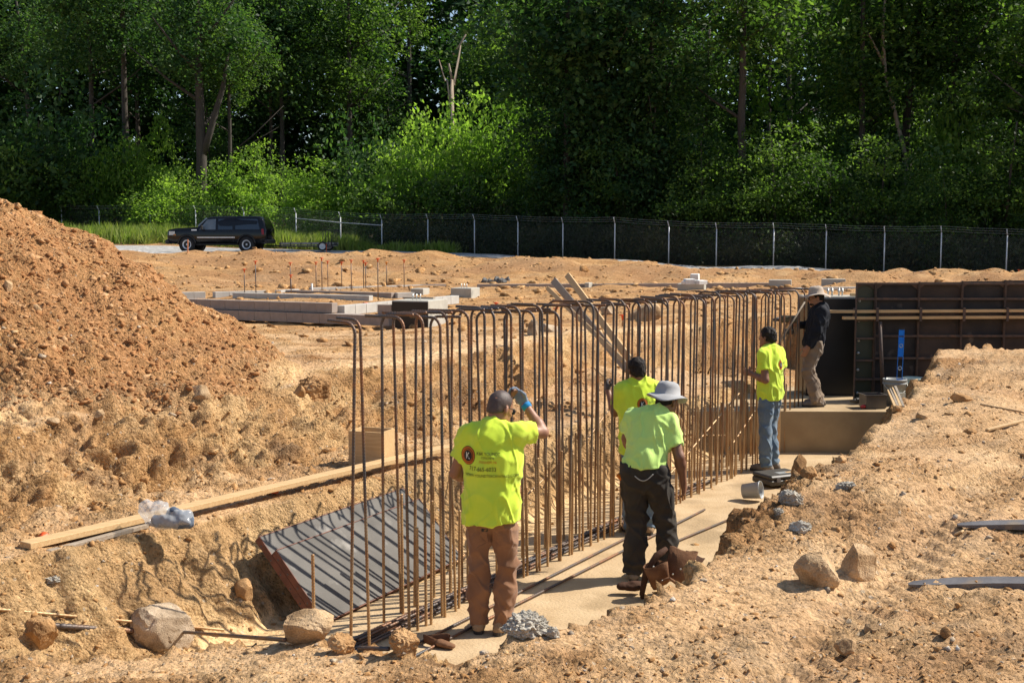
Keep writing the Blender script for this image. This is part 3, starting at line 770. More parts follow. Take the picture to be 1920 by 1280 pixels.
# bulkhead of the finished wall, coated black, beside the forms
M_TAR = mat('black_waterproofing', (0.010, 0.010, 0.011), (0.016, 0.016, 0.017), scale=2, rough=0.38, bump=0.15, bscale=12, spec=0.4)
M_CONC = mat('pale_concrete', (0.46, 0.44, 0.38), (0.38, 0.36, 0.31), scale=4, rough=0.9, bump=0.3, bscale=50, spots=((0.30, 0.29, 0.26), 3, 0.6), spec=0.25)
pw = empty('concrete_wall_end', (4.30, 17.0, 0.58), 0, 'black coated concrete wall end with bolts on its pale top, behind the worker in black', 'wall')
MB().box((.50, .31, .72), (1.0, .60, 1.44)).build('wall_body', M_CONC, pw)
MB().box((.50, .003, .705), (1.0, .012, 1.41)).build('black_coating', M_TAR, pw)
MB().box((-.006, .31, .705), (.012, .60, 1.41)).build('black_coating', M_TAR, pw)
for x in (.36, .42, .52, .57):
    mb = MB(); mb.tube([(x, .3, 1.42), (x, .3, 1.55)], .012, 8); mb.tube([(x, .3, 1.50), (x, .3, 1.52)], .022, 6); mb.build('anchor_bolt', M_BOLT, pw)
o = MB().box((0, 0, 0), (.10, .10, .07), bev=.01).build('steel_block', M_DKSTEEL, None, (4.39, 17.12, 2.055)); tag(o, 'small dark steel block on top of the black wall end', 'block')
o = MB().beam((4.95, 17.15, 2.045), (5.4, 17.15, 2.045), .09, .04).build('wood_offcut', M_WOOD, None); tag(o, 'short pale wood offcut lying on the black wall end', 'wood')
# ------------------------------------------------------------------ bodies and clothes: smooth unions of tapered limbs, meshed
class Field:
    def __init__(s, lo, hi, h):
        s.lo = np.array(lo, float); s.h = h
        s.n = np.ceil((np.array(hi) - s.lo) / h).astype(int) + 1
        s.f = np.full(s.n, 1.0, np.float32)
    def _sub(s, lo, hi):
        a = np.clip(np.floor((np.array(lo) - s.lo) / s.h).astype(int), 0, s.n); b = np.clip(np.ceil((np.array(hi) - s.lo) / s.h).astype(int) + 1, 0, s.n)
        if np.any(b <= a): return None, None
        ax = [s.lo[i] + s.h * np.arange(a[i], b[i]) for i in range(3)]
        return tuple(slice(a[i], b[i]) for i in range(3)), np.meshgrid(*ax, indexing='ij')
    def _mix(s, sl, d, k, sub=False):
        f = s.f[sl]
        if sub: s.f[sl] = np.maximum(f, -d); return
        h = np.clip(k - np.abs(f - d), 0, None) / k
        s.f[sl] = np.minimum(f, d) - h * h * k * 0.25
    def cone(s, a, b, ra, rb, k=0.03, sx=None, sub=False):
        """round cone a-b; sx=(axis, factor) squashes the section along an axis"""
        a, b = np.array(a, float), np.array(b, float); m = max(ra, rb) * 1.3 + k + 2 * s.h
        sl, g = s._sub(np.minimum(a, b) - m, np.maximum(a, b) + m)
        if sl is None: return s
        P = [g[i] - a[i] for i in range(3)]; d = b - a; L2 = float(d @ d) + 1e-9
        t = np.clip((P[0] * d[0] + P[1] * d[1] + P[2] * d[2]) / L2, 0, 1)
        Q = [P[i] - t * d[i] for i in range(3)]
        r = ra + (rb - ra) * t
        if sx is not None:
            v = np.array(sx[0], float); v /= np.linalg.norm(v); q = Q[0] * v[0] + Q[1] * v[1] + Q[2] * v[2]
            dist = np.sqrt(np.maximum(Q[0] ** 2 + Q[1] ** 2 + Q[2] ** 2 - q * q, 0) + (q / sx[1]) ** 2) - r
            dist = dist * min(1.0, sx[1])
        else:
            dist = np.sqrt(Q[0] ** 2 + Q[1] ** 2 + Q[2] ** 2) - r
        s._mix(sl, dist.astype(np.float32), k, sub); return s
    def ell(s, c, r, k=0.03, M=None, sub=False):
        c, r = np.array(c, float), np.array(r, float); m = r.max() + k + 2 * s.h
        sl, g = s._sub(c - m, c + m)
        if sl is None: return s
        P = np.stack([g[i] - c[i] for i in range(3)], 0)
        if M is not None: P = np.tensordot(np.array(M).T, P, axes=1)
        q = np.sqrt(sum((P[i] / r[i]) ** 2 for i in range(3)) + 1e-9); q2 = np.sqrt(sum((P[i] / r[i] ** 2) ** 2 for i in range(3)) + 1e-9)
        s._mix(sl, (q * (q - 1) / q2).astype(np.float32), k, sub); return s
    def cut(s, p, n):
        """remove the side the normal points to"""
        p, n = np.array(p, float), np.array(n, float); n /= np.linalg.norm(n)
        sl, g = s._sub(s.lo, s.lo + s.h * s.n)
        s.f = np.maximum(s.f, sum((g[i] - p[i]) * n[i] for i in range(3)).astype(np.float32)[:s.n[0], :s.n[1], :s.n[2]]); return s
    def surface(s):
        """surface nets"""
        f = s.f; I = f < 0
        nx, ny, nz = np.array(f.shape) - 1
        c = sum(I[i:i + nx, j:j + ny, k:k + nz].astype(np.int8) for i in (0, 1) for j in (0, 1) for k in (0, 1))
        act = (c > 0) & (c < 8); ids = np.full(act.shape, -1, np.int64); cell = np.argwhere(act); ids[act] = np.arange(len(cell))
        P = np.zeros((len(cell), 3)); Wt = np.zeros(len(cell))
        cor = [(i, j, k) for i in (0, 1) for j in (0, 1) for k in (0, 1)]
        val = {q: f[cell[:, 0] + q[0], cell[:, 1] + q[1], cell[:, 2] + q[2]] for q in cor}
        for q in cor:
            for ax in range(3):
                if q[ax] == 0:
                    w = list(q); w[ax] = 1; w = tuple(w)
                    a, b = val[q], val[w]; x = (a < 0) != (b < 0)
                    t = np.where(x, a / np.where(x, a - b, 1), 0)
                    pt = np.array(q, float)[None, :] + np.eye(3)[ax][None, :] * t[:, None]
                    P += pt * x[:, None]; Wt += x
        V = s.lo + s.h * (cell + P / Wt[:, None])
        F = []
        for ax in range(3):
            o1, o2 = [(1, 2), (2, 0), (0, 1)][ax]
            sl0 = [slice(None)] * 3; sl1 = [slice(None)] * 3; sl0[ax] = slice(0, -1); sl1[ax] = slice(1, None)
            a, b = I[tuple(sl0)], I[tuple(sl1)]
            e = np.argwhere(a != b)
            e = e[(e[:, o1] > 0) & (e[:, o2] > 0) & (e[:, o1] < f.shape[o1] - 1) & (e[:, o2] < f.shape[o2] - 1)]
            if not len(e): continue
            flip = a[e[:, 0], e[:, 1], e[:, 2]]
            d1 = np.eye(3, dtype=int)[o1]; d2 = np.eye(3, dtype=int)[o2]
            gq = lambda w: ids[w[:, 0], w[:, 1], w[:, 2]]
            q = np.stack([gq(e - d1 - d2), gq(e - d2), gq(e), gq(e - d1)], 1)
            q[~flip] = q[~flip][:, ::-1]
            F.append(q)
        return V, np.concatenate(F)
def normals(V, F):
    n = np.cross(V[F[:, 2]] - V[F[:, 0]], V[F[:, 3]] - V[F[:, 1]]); N = np.zeros_like(V)
    for i in range(4): np.add.at(N, F[:, i], n)
    return N / np.maximum(np.linalg.norm(N, axis=1), 1e-9)[:, None]
def relax(V, F, it=1, w=0.5):
    for _ in range(it):
        S = np.zeros_like(V); c = np.zeros(len(V))
        for i in range(4):
            np.add.at(S, F[:, i], V[F[:, (i + 1) % 4]]); np.add.at(c, F[:, i], 1)
            np.add.at(S, F[:, i], V[F[:, (i - 1) % 4]]); np.add.at(c, F[:, i], 1)
        V = V * (1 - w) + w * S / np.maximum(c, 1)[:, None]
    return V
def cloth(fd, name, m, parent, amp=0.006, fx=(9, 9, 3.5), seed=0.0, fold2=0.0, it=1, foldz=16, zones=None):
    V, F = fd.surface(); V = relax(V, F, it)
    N = normals(V, F)
    d = amp * fbm(V[:, 0] * fx[0] + seed, V[:, 1] * fx[1], V[:, 2] * fx[2], o=2) * 1.8
    if fold2:           # sagging creases, sharp along their crest
        q = V[:, 2] * foldz + V[:, 0] * 11 + 3.2 * perlin(V[:, 0] * 6 + seed, V[:, 1] * 6, V[:, 2] * 4)
        q2 = V[:, 2] * foldz * .7 - V[:, 0] * 14 + V[:, 1] * 8 + 3 * perlin(V[:, 0] * 5 - seed, V[:, 1] * 5, V[:, 2] * 5)
        w = np.clip(perlin(V[:, 0] * 4, V[:, 1] * 4 + seed, V[:, 2] * 4) * 1.8 + .5, 0, 1)
        if zones is not None: w = w * .35 + sum(np.exp(-((V[:, 2] - z0) / zw) ** 2) * za for z0, zw, za in zones)
        d += fold2 * ((1 - np.abs(np.sin(q)) * 1.6) * w + (1 - np.abs(np.sin(q2)) * 1.6) * (1 - w) * .6)
        p1 = perlin(V[:, 0] * 8 + V[:, 2] * 3.5 + seed, V[:, 1] * 6, V[:, 2] * 2.6 - V[:, 0] * 2); p2 = perlin(V[:, 0] * 7 - V[:, 2] * 5 - seed, V[:, 1] * 6 + 9, V[:, 2] * 3 + V[:, 0] * 3)
        d += fold2 * 1.25 * (np.clip(1 - 6 * np.abs(p1), 0, 1) + .8 * np.clip(1 - 6 * np.abs(p2), 0, 1) - .3)
    V = V + N * d[:, None]
    return link(name, np_mesh(name, V, F, m, True), parent)
def fabric(name, c1, c2, scale=4, rough=0.85, weave=900, bump=0.15, dirt=None, sheen=0.2, trans=0.0):
    m = mat(name, c1, c2, scale=scale, rough=rough, bump=bump, bscale=weave, spots=dirt, spec=0.2)
    m.node_tree.nodes['Principled BSDF'].inputs['Sheen Weight'].default_value = sheen
    return m
M_HIVIS = fabric('safety_yellow_cotton', (0.70, 0.88, 0.08), (0.62, 0.82, 0.05), scale=2.5)
M_HIVIS2 = fabric('faded_lime_cotton', (0.64, 0.88, 0.25), (0.58, 0.85, 0.21), scale=2.5)
M_SWEAT = fabric('sweat_damp_cotton', (0.30, 0.60, 0.05), (0.26, 0.55, 0.05), scale=2.5)
M_BROWN = fabric('brown_duck_canvas', (0.29, 0.15, 0.08), (0.23, 0.115, 0.06), scale=5, dirt=((0.36, 0.21, 0.12), 4, .6))
M_CHAR = fabric('charcoal_twill', (0.040, 0.034, 0.028), (0.055, 0.047, 0.038), scale=5, dirt=((0.10, 0.08, 0.055), 4, .64), sheen=.03)
M_JEAN = fabric('faded_denim', (0.095, 0.15, 0.22), (0.16, 0.22, 0.28), scale=5, dirt=((0.20, 0.22, 0.22), 3, .6))
M_KHAKI = fabric('dusty_khaki', (0.26, 0.19, 0.13), (0.20, 0.145, 0.10), scale=5, dirt=((0.33, 0.25, 0.17), 3.5, .6))
M_NAVY = fabric('black_knit', (0.010, 0.012, 0.017), (0.016, 0.018, 0.025), scale=5, sheen=0.0)
M_GREYHAT = fabric('grey_hat_cotton', (0.40, 0.40, 0.40), (0.34, 0.34, 0.345), scale=6)
M_TANHAT = fabric('tan_hat_cotton', (0.46, 0.37, 0.29), (0.40, 0.32, 0.25), scale=6)
M_SKIN = mat('tanned_skin', (0.34, 0.165, 0.095), (0.29, 0.135, 0.075), scale=9, rough=0.5, bump=0.12, bscale=160)
M_SKIN2 = mat('brown_skin', (0.27, 0.125, 0.07), (0.22, 0.10, 0.055), scale=9, rough=0.5, bump=0.12, bscale=160)
M_HAIR = mat('black_hair', (0.012, 0.009, 0.008), (0.024, 0.018, 0.014), scale=20, rough=0.7, spec=.25, bump=0.9, bscale=60)
M_STUBBLE = mat('shaved_dark_hair', (0.06, 0.040, 0.034), (0.085, 0.055, 0.045), scale=30, rough=0.5, bump=0.3, bscale=300)
M_GLOVE = fabric('grey_blue_knit_glove', (0.17, 0.21, 0.27), (0.22, 0.26, 0.32), scale=14, bump=0.3, weave=300)
M_GLOVEDK = fabric('dark_work_glove', (0.07, 0.055, 0.05), (0.11, 0.09, 0.08), scale=14)
M_CUFF = fabric('blue_glove_cuff', (0.02, 0.25, 0.55), (0.02, 0.22, 0.5))
M_BOOT = mat('dusty_leather_boot', (0.40, 0.27, 0.15), (0.30, 0.19, 0.10), scale=9, rough=0.8, bump=0.3)
M_BOOT2 = mat('grey_dusty_boot', (0.22, 0.18, 0.14), (0.15, 0.12, 0.095), scale=9, rough=0.8, bump=0.3)
M_SOLE = mat('dark_rubber', (0.03, 0.027, 0.025), (0.06, 0.05, 0.04), scale=9, rough=0.85)
M_BELT = mat('black_belt_leather', (0.012, 0.012, 0.012), (0.02, 0.02, 0.02), rough=0.4)
M_LENS = mat('dark_lens', (0.01, 0.02, 0.05), (0.01, 0.02, 0.05), rough=0.08)
M_INK = mat('black_print', (0.015, 0.014, 0.012), (0.02, 0.018, 0.015), rough=0.8)
M_ORINK = mat('orange_print', (0.62, 0.16, 0.01), (0.60, 0.17, 0.01), rough=0.8)
M_WHITE = mat('white_print', (0.75, 0.78, 0.70), (0.72, 0.75, 0.66), rough=0.8)

def v3(*a): return np.array(a, float)
def basis(y, z=(0, 0, 1)):
    """columns x,y,z with y forward"""
    y = np.array(y, float); y /= np.linalg.norm(y); z = np.array(z, float); x = np.cross(y, z); x /= np.linalg.norm(x); z = np.cross(x, y)
    return np.stack([x, y, z], 1)
def hand(fd, wrist, d, palm_n, side, curl=0.35, sc=1.0, k=0.006, spread=0.16):
    """palm and five fingers; d hand direction, palm_n palm facing normal, side +1 right hand"""
    d = np.array(d, float); d /= np.linalg.norm(d); pn = np.array(palm_n, float); pn -= d * (pn @ d); pn /= np.linalg.norm(pn)
    sdv = np.cross(d, pn) * side          # towards the thumb
    w = np.array(wrist, float)
    pc = w + d * .045 * sc
    fd.cone(w, w + d * .03 * sc, .026 * sc, .032 * sc, .02, sx=(pn, .72))
    for o in (-.024, -.008, .008, .024):
        fd.cone(w + d * .02 * sc + sdv * o * .8 * sc, w + d * .088 * sc + sdv * o * sc, .0155 * sc, .0135 * sc, .014)
    for o, L in ((.027, .072), (.009, .082), (-.009, .076), (-.026, .058)):
        p = w + d * .09 * sc + sdv * o * sc; dd = d + sdv * o * spread * 14 * .1
        a = 0.0
        for i, q in enumerate((.45, .32, .23)):
            a += curl * (0.7 + .5 * i)
            t = d * math.cos(a) + pn * math.sin(a) + sdv * (o * spread * 6 * (1 if i == 0 else .3))
            t /= np.linalg.norm(t); e = p + t * L * q * sc
            fd.cone(p, e, (.0105 - .0012 * i) * sc, (.0098 - .0014 * i) * sc, k); p = e
    p = w + d * .025 * sc + sdv * .026 * sc
    t1 = d * .55 + sdv * .75 + pn * (.15 + curl * .4); t1 /= np.linalg.norm(t1); e = p + t1 * .042 * sc; fd.cone(p, e, .0155 * sc, .0125 * sc, .012)
    t2 = d * .85 + sdv * .25 + pn * (.2 + curl * .8); t2 /= np.linalg.norm(t2); fd.cone(e, e + t2 * .036 * sc, .0122 * sc, .0098 * sc, k)
def head(fd, c, fwd, up, sc=1.0):
    """head centred at c (between the ears)"""
    B = basis(fwd, up); Lc = lambda x, y, z: np.array(c) + B @ (v3(x, y, z) * sc)
    fd.ell(Lc(0, -.012, .030), v3(.077, .098, .092) * sc, .03, B)            # cranium
    fd.ell(Lc(0, .030, -.035), v3(.060, .068, .072) * sc, .03, B)            # face
    fd.cone(Lc(0, .055, -.088), Lc(0, .070, -.094), .026 * sc, .020 * sc, .03)   # chin
    fd.cone(Lc(.046, .0, -.062), Lc(.018, .062, -.092), .020 * sc, .018 * sc, .03); fd.cone(Lc(-.046, .0, -.062), Lc(-.018, .062, -.092), .020 * sc, .018 * sc, .03)
    fd.cone(Lc(0, .088, .006), Lc(0, .110, -.030), .009 * sc, .014 * sc, .014)   # nose
    fd.cone(Lc(-.034, .082, .016), Lc(.034, .082, .016), .010 * sc, .010 * sc, .02)  # brow
    fd.cone(Lc(-.02, .088, -.060), Lc(.02, .088, -.060), .008 * sc, .008 * sc, .01)  # lips
    for s in (1, -1):
        fd.ell(Lc(s * .030, .094, -.004), v3(.014, .010, .009) * sc, .004, B, sub=True)
        fd.ell(Lc(s * .030, .082, -.004), v3(.0115, .0115, .0105) * sc, .003, B)
        fd.ell(Lc(s * .080, -.006, -.012), v3(.010, .021, .032) * sc, .008, basis(B @ v3(-s * .35, 1, 0), B @ v3(0, 0, 1)))
    return B, Lc
def limb(fd, pts, rs, k=0.03, sx=None):
    for i in range(len(pts) - 1): fd.cone(pts[i], pts[i + 1], rs[i], rs[i + 1], k, sx)
def surf_project(dg_obj_bvh, p, d):
    h = dg_obj_bvh.ray_cast(Vector(p), Vector(d)); return h
def text_mesh(txt, size, name='print_text'):
    cu = bpy.data.curves.new(name, 'FONT'); cu.body = txt; cu.size = size; cu.align_x = 'LEFT'
    cu.resolution_u = 2
    o = bpy.data.objects.new(name, cu); COL.objects.link(o)
    dg = bpy.context.evaluated_depsgraph_get(); me = bpy.data.meshes.new_from_object(o.evaluated_get(dg))
    bpy.data.objects.remove(o); return me
def print_on(shirt, items, origin, right, upv, inward, parent):
    """lay lettering and emblem pieces on a shirt; items (kind, x, y, size, material, text)"""
    me = shirt.data; b = BVHTree.FromPolygons([v.co[:] for v in me.vertices], [p.vertices[:] for p in me.polygons])
    R, U, Inn = Vector(right).normalized(), Vector(upv).normalized(), Vector(inward).normalized(); O = Vector(origin)
    for (kind, x, y, size, m, txt, lift) in items:
        if kind == 'text':
            t = text_mesh(txt, size); co = [v.co.copy() for v in t.vertices]
            wsc = 1.0
            if len(co):
                w = max(c.x for c in co); wsc = 1.0
            P = [(x + c.x * .86, y + c.y) for c in co]; F = [tuple(p.vertices) for p in t.polygons]; nm = 'print_text'
        else:
            n = 28; P = [(x, y)]; 
            for rr_ in (.34, .67, 1.0): P += [(x + size * rr_ * math.cos(2 * PI * i / n), y + size * rr_ * 1.12 * math.sin(2 * PI * i / n)) for i in range(n)]
            F = [(0, 1 + i, 1 + (i + 1) % n) for i in range(n)]
            for q in (0, 1): F += [(1 + q * n + i, 1 + (q + 1) * n + i, 1 + (q + 1) * n + (i + 1) % n, 1 + q * n + (i + 1) % n) for i in range(n)]
            nm = 'print_emblem'
        V = []
        last = None
        for px_, py_ in P:
            q = O + R * px_ + U * py_ - Inn * .35
            h = b.ray_cast(q, Inn)
            if h[0] is None: q2 = last if last else q + Inn * .3
            else: q2 = h[0] - Inn * (.002 + lift)
            last = q2; V.append(q2[:])
        mm = bpy.data.meshes.new(nm); mm.from_pydata(V, [], F); mm.materials.append(m)
        pt = link(nm, mm, parent)
        if kind == 'text' and len(txt) > 1: pt['kind'] = 'stuff'
def boot(fd, ankle, toe_dir, sc=1.0):
    a = np.array(ankle, float); d = np.array(toe_dir, float); d[2] = 0; d /= np.linalg.norm(d)
    g = v3(a[0], a[1], 0)
    fd.cone(a + v3(0, 0, .05), g + v3(0, 0, .06), .048 * sc, .050 * sc, .03)
    fd.cone(g - d * .045 + v3(0, 0, .042), g + d * .10 * sc + v3(0, 0, .040), .040 * sc, .042 * sc, .03)
    fd.cone(g + d * .09 * sc + v3(0, 0, .038), g + d * .165 * sc + v3(0, 0, .036), .044 * sc, .036 * sc, .03)
    fd.cone(g - d * .06 + v3(0, 0, .030), g - d * .02 + v3(0, 0, .05), .034, .04, .03)
def sole_mesh(ankle, toe_dir, m, parent):
    d = Vector(toe_dir); d.z = 0; d.normalize(); s = Vector((-d.y, d.x, 0)); g = Vector((ankle[0], ankle[1], 0)); pr = []
    for t, w in ((-.095, .022), (-.075, .036), (-.03, .040), (.04, .040), (.11, .049), (.165, .044), (.195, .026), (.205, .01)): pr.append((t, w))
    pl = [g + d * t + s * w for t, w in pr] + [g + d * t - s * w for t, w in reversed(pr)]
    k = len(pl); mb = MB(); mb.add([p + Vector((0, 0, .0)) for p in pl] + [p + Vector((0, 0, .024)) for p in pl], [tuple(range(k - 1, -1, -1)), tuple(range(k, 2 * k))] + [(i, (i + 1) % k, (i + 1) % k + k, i + k) for i in range(k)])
    mb.build('boot_sole', m, parent)
def bucket_hat(parent, Lc, B, m, brim=.15, crown=.108, drop=.045, seed=0.0, tilt=0.0, h=.125):
    """soft brimmed hat sitting on the head frame"""
    n = 44; prof = [(.0, h), (.05, h - .002), (.080, h - .012), (.094, h - .035), (.100, .07), (crown, .018)]
    br = [(crown + (brim - crown) * t, .018 - drop * t ** 1.2) for t in (.2, .4, .6, .8, 1.0)]
    full = prof + br + [(brim - .001, .018 - drop - .005)] + [(crown + (brim - crown) * t, .010 - drop * t ** 1.2) for t in (.75, .5, .25)] + [(crown - .006, .008), (.094, .05)]
    V = []; F = []
    for i, (r, z) in enumerate(full):
        for j in range(n):
            a = 2 * PI * j / n; bt = max(0, (r - crown) / (brim - crown))
            wob = bt * (.018 * math.sin(a * 2 + seed) + .010 * math.sin(a * 3 + seed * 2)) + .003 * math.sin(a * 5 + i)
            dz = wob - tilt * bt * math.sin(a)
            rr_ = r * (1 + .06 * math.sin(a * 2 + 1.57) * (1 if i < 6 else .6))
            V.append(Lc(rr_ * math.cos(a) * .93, rr_ * math.sin(a) * 1.05 - .008, z + .042 + dz))
    k = len(full)
    for i in range(k - 1):
        for j in range(n):
            F.append((i * n + j, i * n + (j + 1) % n, (i + 1) * n + (j + 1) % n, (i + 1) * n + j))
    mb = MB(); mb.add([tuple(v) for v in V], F, True)
    return mb.build('hat', m, parent)
def person(label, loc, rz, J, look, clothes, group=None):
    """J: joints in the person's own frame (x right, y ahead, z up from the sole)"""
    t = empty('person', loc, rz, label, 'person', group)
    lo, hi = v3(-.75, -.75, -.02), v3(.75, .75, 1.95)
    allp = np.array([p for p in J.values()])
    lo = allp.min(0) - .26; hi = allp.max(0) + .30; lo[2] = -.03
    g = {k: np.array(v, float) for k, v in J.items()}
    h = 0.0085
    # ---- body in one piece
    fd = Field(lo, hi, h)
    up = look.get('up', (0, 0, 1)); fwd = look['fwd']
    B, Lc = head(fd, g['head'], fwd, up, look.get('sc', 1.0))
    neck_top = Lc(0, -.03, -.06)
    fd.cone(g['neck'], neck_top, .060, .055, .03)
    chest = (g['shr'] + g['shl']) / 2 + (g['pel'] - g['neck']) * .18
    fd.cone(g['shr'] * .7 + g['shl'] * .3 - v3(0, 0, .05), g['shl'] * .7 + g['shr'] * .3 - v3(0, 0, .06), .07, .07, .06)
    fd.cone(chest, g['pel'], .085, .095, .06); fd.cone(g['hpr'], g['hpl'], .075, .075, .05)
    for s in ('r', 'l'):
        limb(fd, [g['sh' + s], g['el' + s]], [.052, .043], .03); 
        mid = g['el' + s] * .72 + g['wr' + s] * .28
        limb(fd, [g['el' + s], mid, g['wr' + s]], [.040, .044, .027], .025)
        limb(fd, [g['hp' + s], g['kn' + s], g['an' + s]], [.082, .055, .042], .03)
        fd.cone(g['an' + s], g['an' + s] + v3(0, .0, -.05), .04, .04, .02)
        hd = J.get('hd' + s); hn = J.get('hn' + s)
        hand(fd, g['wr' + s], g['hd' + s] - g['wr' + s], g['hn' + s] - g['wr' + s], 1 if s == 'r' else -1, clothes.get('curl' + s, .35), 1.03)
    V, F = fd.surface(); V = relax(V, F, 1, .35)
    link('body', np_mesh('body', V, F, clothes['skin'], True), t)
    for s in (1, -1):     # eyes
        MB().lathe([(0, .0105), (.006, .0086), (.0095, .004), (.0105, 0), (.006, -.0086), (0, -.0105)], 10, tuple(Lc(s * .030, .0835, -.004))).build('eye', M_EYE, t)
    return t, g, B, Lc, lo, hi
M_EYE = mat('eye', (0.55, 0.5, 0.46), (0.5, 0.45, 0.4), scale=30, rough=0.2)
def shirt(t, g, lo, hi, m, hem_z, hem_n=(0, 0, -1), loose=.03, sleeve=.62, long_=False, seed=0., hem_out=.035, h=.0085, hem_pt=None):
    fd = Field(lo, hi, h)
    ax = g['neck'] - g['pel']; ax /= np.linalg.norm(ax); rt = g['shr'] - g['shl']; rt /= np.linalg.norm(rt); bk = np.cross(rt, ax); bk /= np.linalg.norm(bk)
    shm = (g['shr'] + g['shl']) / 2
    top = shm - ax * .02; W_ = .5 * np.linalg.norm(g['shr'] - g['shl'])
    fd.cone(g['neck'] - ax * .005, g['neck'] - ax * .04, .070, .095, .05)
    for s in ('r', 'l'):
        fd.cone(g['neck'] - ax * .045, g['sh' + s] + ax * .005, .070, .064, .05)
    # torso rings: chest wide, hem hanging free
    cx = shm * .62 + g['pel'] * .38
    fd.cone(shm * .85 + g['pel'] * .15, cx, W_ * .86 + loose * .6, W_ * .84 + loose, .08, sx=(bk, .66))
    fd.cone(cx, g['pel'], W_ * .84 + loose, W_ * .86 + loose, .08, sx=(bk, .72))
    fd.cone(g['pel'], g['pel'] - ax * .25, W_ * .86 + loose, W_ * .86 + loose + hem_out, .06, sx=(bk, .76))
    hp = hem_pt if hem_pt is not None else v3(g['pel'][0], g['pel'][1], hem_z)
    fd.cut(hp, hem_n)
    for s in ('r', 'l'):
        a, b, c = g['sh' + s], g['el' + s], g['wr' + s]
        sl = Field(lo, hi, h)
        if long_:
            limb(sl, [a, b, b * .1 + c * .9], [.070, .064, .046], .04)
            d = c - b; e = b * .06 + c * .94
        else:
            e = a + (b - a) * sleeve; limb(sl, [a, a + (b - a) * .95], [.072, .082], .04); d = b - a
        sl.cut(e, d)
        fd._mix((slice(None),) * 3, sl.f, .05)
    return cloth(fd, 'shirt', m, t, amp=.011, fx=(7, 7, 3.0), seed=seed, fold2=.0075, foldz=9)
def trousers(t, g, lo, hi, m, waist_z, seed=0., loose=0.0, cuff=.055, fold=.0055, h=.0085):
    fd = Field(lo, hi, h)
    hpc = (g['hpr'] + g['hpl']) / 2
    bk = np.cross(g['hpr'] - g['hpl'], v3(0, 0, 1)); bk /= np.linalg.norm(bk)
    fd.cone(v3(g['pel'][0], g['pel'][1], waist_z), hpc, .146 + loose, .156 + loose, .05, sx=(bk, .74))
    for s in ('r', 'l'):
        H, K, A = g['hp' + s], g['kn' + s], g['an' + s]
        fd.cone(H - v3(0, 0, .02) - bk * -.015, H - v3(0, 0, .10), .090 + loose, .094 + loose, .05)
        m1 = H * .55 + K * .45; m2 = K * .5 + A * .5
        lg_ = Field(lo, hi, h)
        limb(lg_, [H, m1, K, m2, v3(A[0], A[1], .035)], [.104 + loose, .086 + loose, .071 + loose, .072 + loose, .070 + loose], .035)
        lg_.cut((0, 0, cuff), (0, 0, -1))
        fd._mix((slice(None),) * 3, lg_.f, .010)
    fd.cut((0, 0, waist_z), (0, 0, 1))
    return cloth(fd, 'trousers', m, t, amp=.006, fx=(8, 8, 5), seed=seed, fold2=fold * 1.5, foldz=22, zones=[(g['knr'][2], .12, .8), (.13, .10, 1.1), (g['hpr'][2] - .08, .08, .8)])
def boots(t, g, m, toes):
    for s in ('r', 'l'):
        a = g['an' + s]; fd = Field(a * v3(1, 1, 0) + v3(-.25, -.25, 0), a * v3(1, 1, 0) + v3(.25, .25, .24), .009)
        boot(fd, a, toes[s]); fd.cut((0, 0, .016), (0, 0, -1))
        cloth(fd, 'boot', m, t, amp=.002, seed=1.0)
        sole_mesh(a, toes[s], M_SOLE, t)
def hair(t, g, Lc, B, m, sc=1.0, grow=.008, low=-.035, front=.055, amp=.004, seed=0.):
    c = Lc(0, -.012, .030); r = v3(.077 + grow, .098 + grow, .092 + grow)
    fd = Field(c - .16, c + .16, .006)
    fd.ell(c, r, .01, B); fd.ell(Lc(0, -.055, -.03), v3(.062 + grow * .6, .05 + grow * .6, .06), .03, B)
    fd.cut(Lc(0, front, .06), B @ v3(0, 1, -.55)); fd.cut(Lc(0, -.08, low - .02), B @ v3(0, .35, -1))
    fd.cut(Lc(0, .035, -.005), B @ v3(0, 1, -.9))
    return cloth(fd, 'hair', m, t, amp=amp * 1.6, fx=(24, 24, 24), seed=seed)
# ------------------------------------------------------------------ the five workers
LOGO = lambda s, ox=0, oy=0: [
    ('disc', ox - .012 * s, oy, .062 * s, M_INK, '', .0), ('disc', ox - .012 * s, oy, .058 * s, M_ORINK, '', .002), ('disc', ox - .012 * s, oy, .047 * s, M_INK, '', .004), ('disc', ox - .012 * s, oy, .043 * s, M_ORINK, '', .006), ('disc', ox - .012 * s, oy, .037 * s, M_INK, '', .008),
    ('text', ox - .034 * s, oy - .024 * s, .072 * s, M_WHITE, 'K', .011),
    ('text', ox + .062 * s, oy + .012 * s, .034 * s, M_INK, 'K&K YOUNDT', .003), ('text', ox + .100 * s, oy - .014 * s, .024 * s, M_INK, 'CONCRETE', .003), ('text', ox + .085 * s, oy - .046 * s, .027 * s, M_ORINK, 'MANHEIM, PA', .003),
    ('text', ox + .0 * s, oy - .105 * s, .046 * s, M_INK, '717-665-6033', .003), ('text', ox - .035 * s, oy - .150 * s, .030 * s, M_INK, 'WWW.YOUNDTEXCAVATING.COM', .003)]
def on_floor(px, py, z=0.03): p = G(px, py, z); return (p.x, p.y, z)

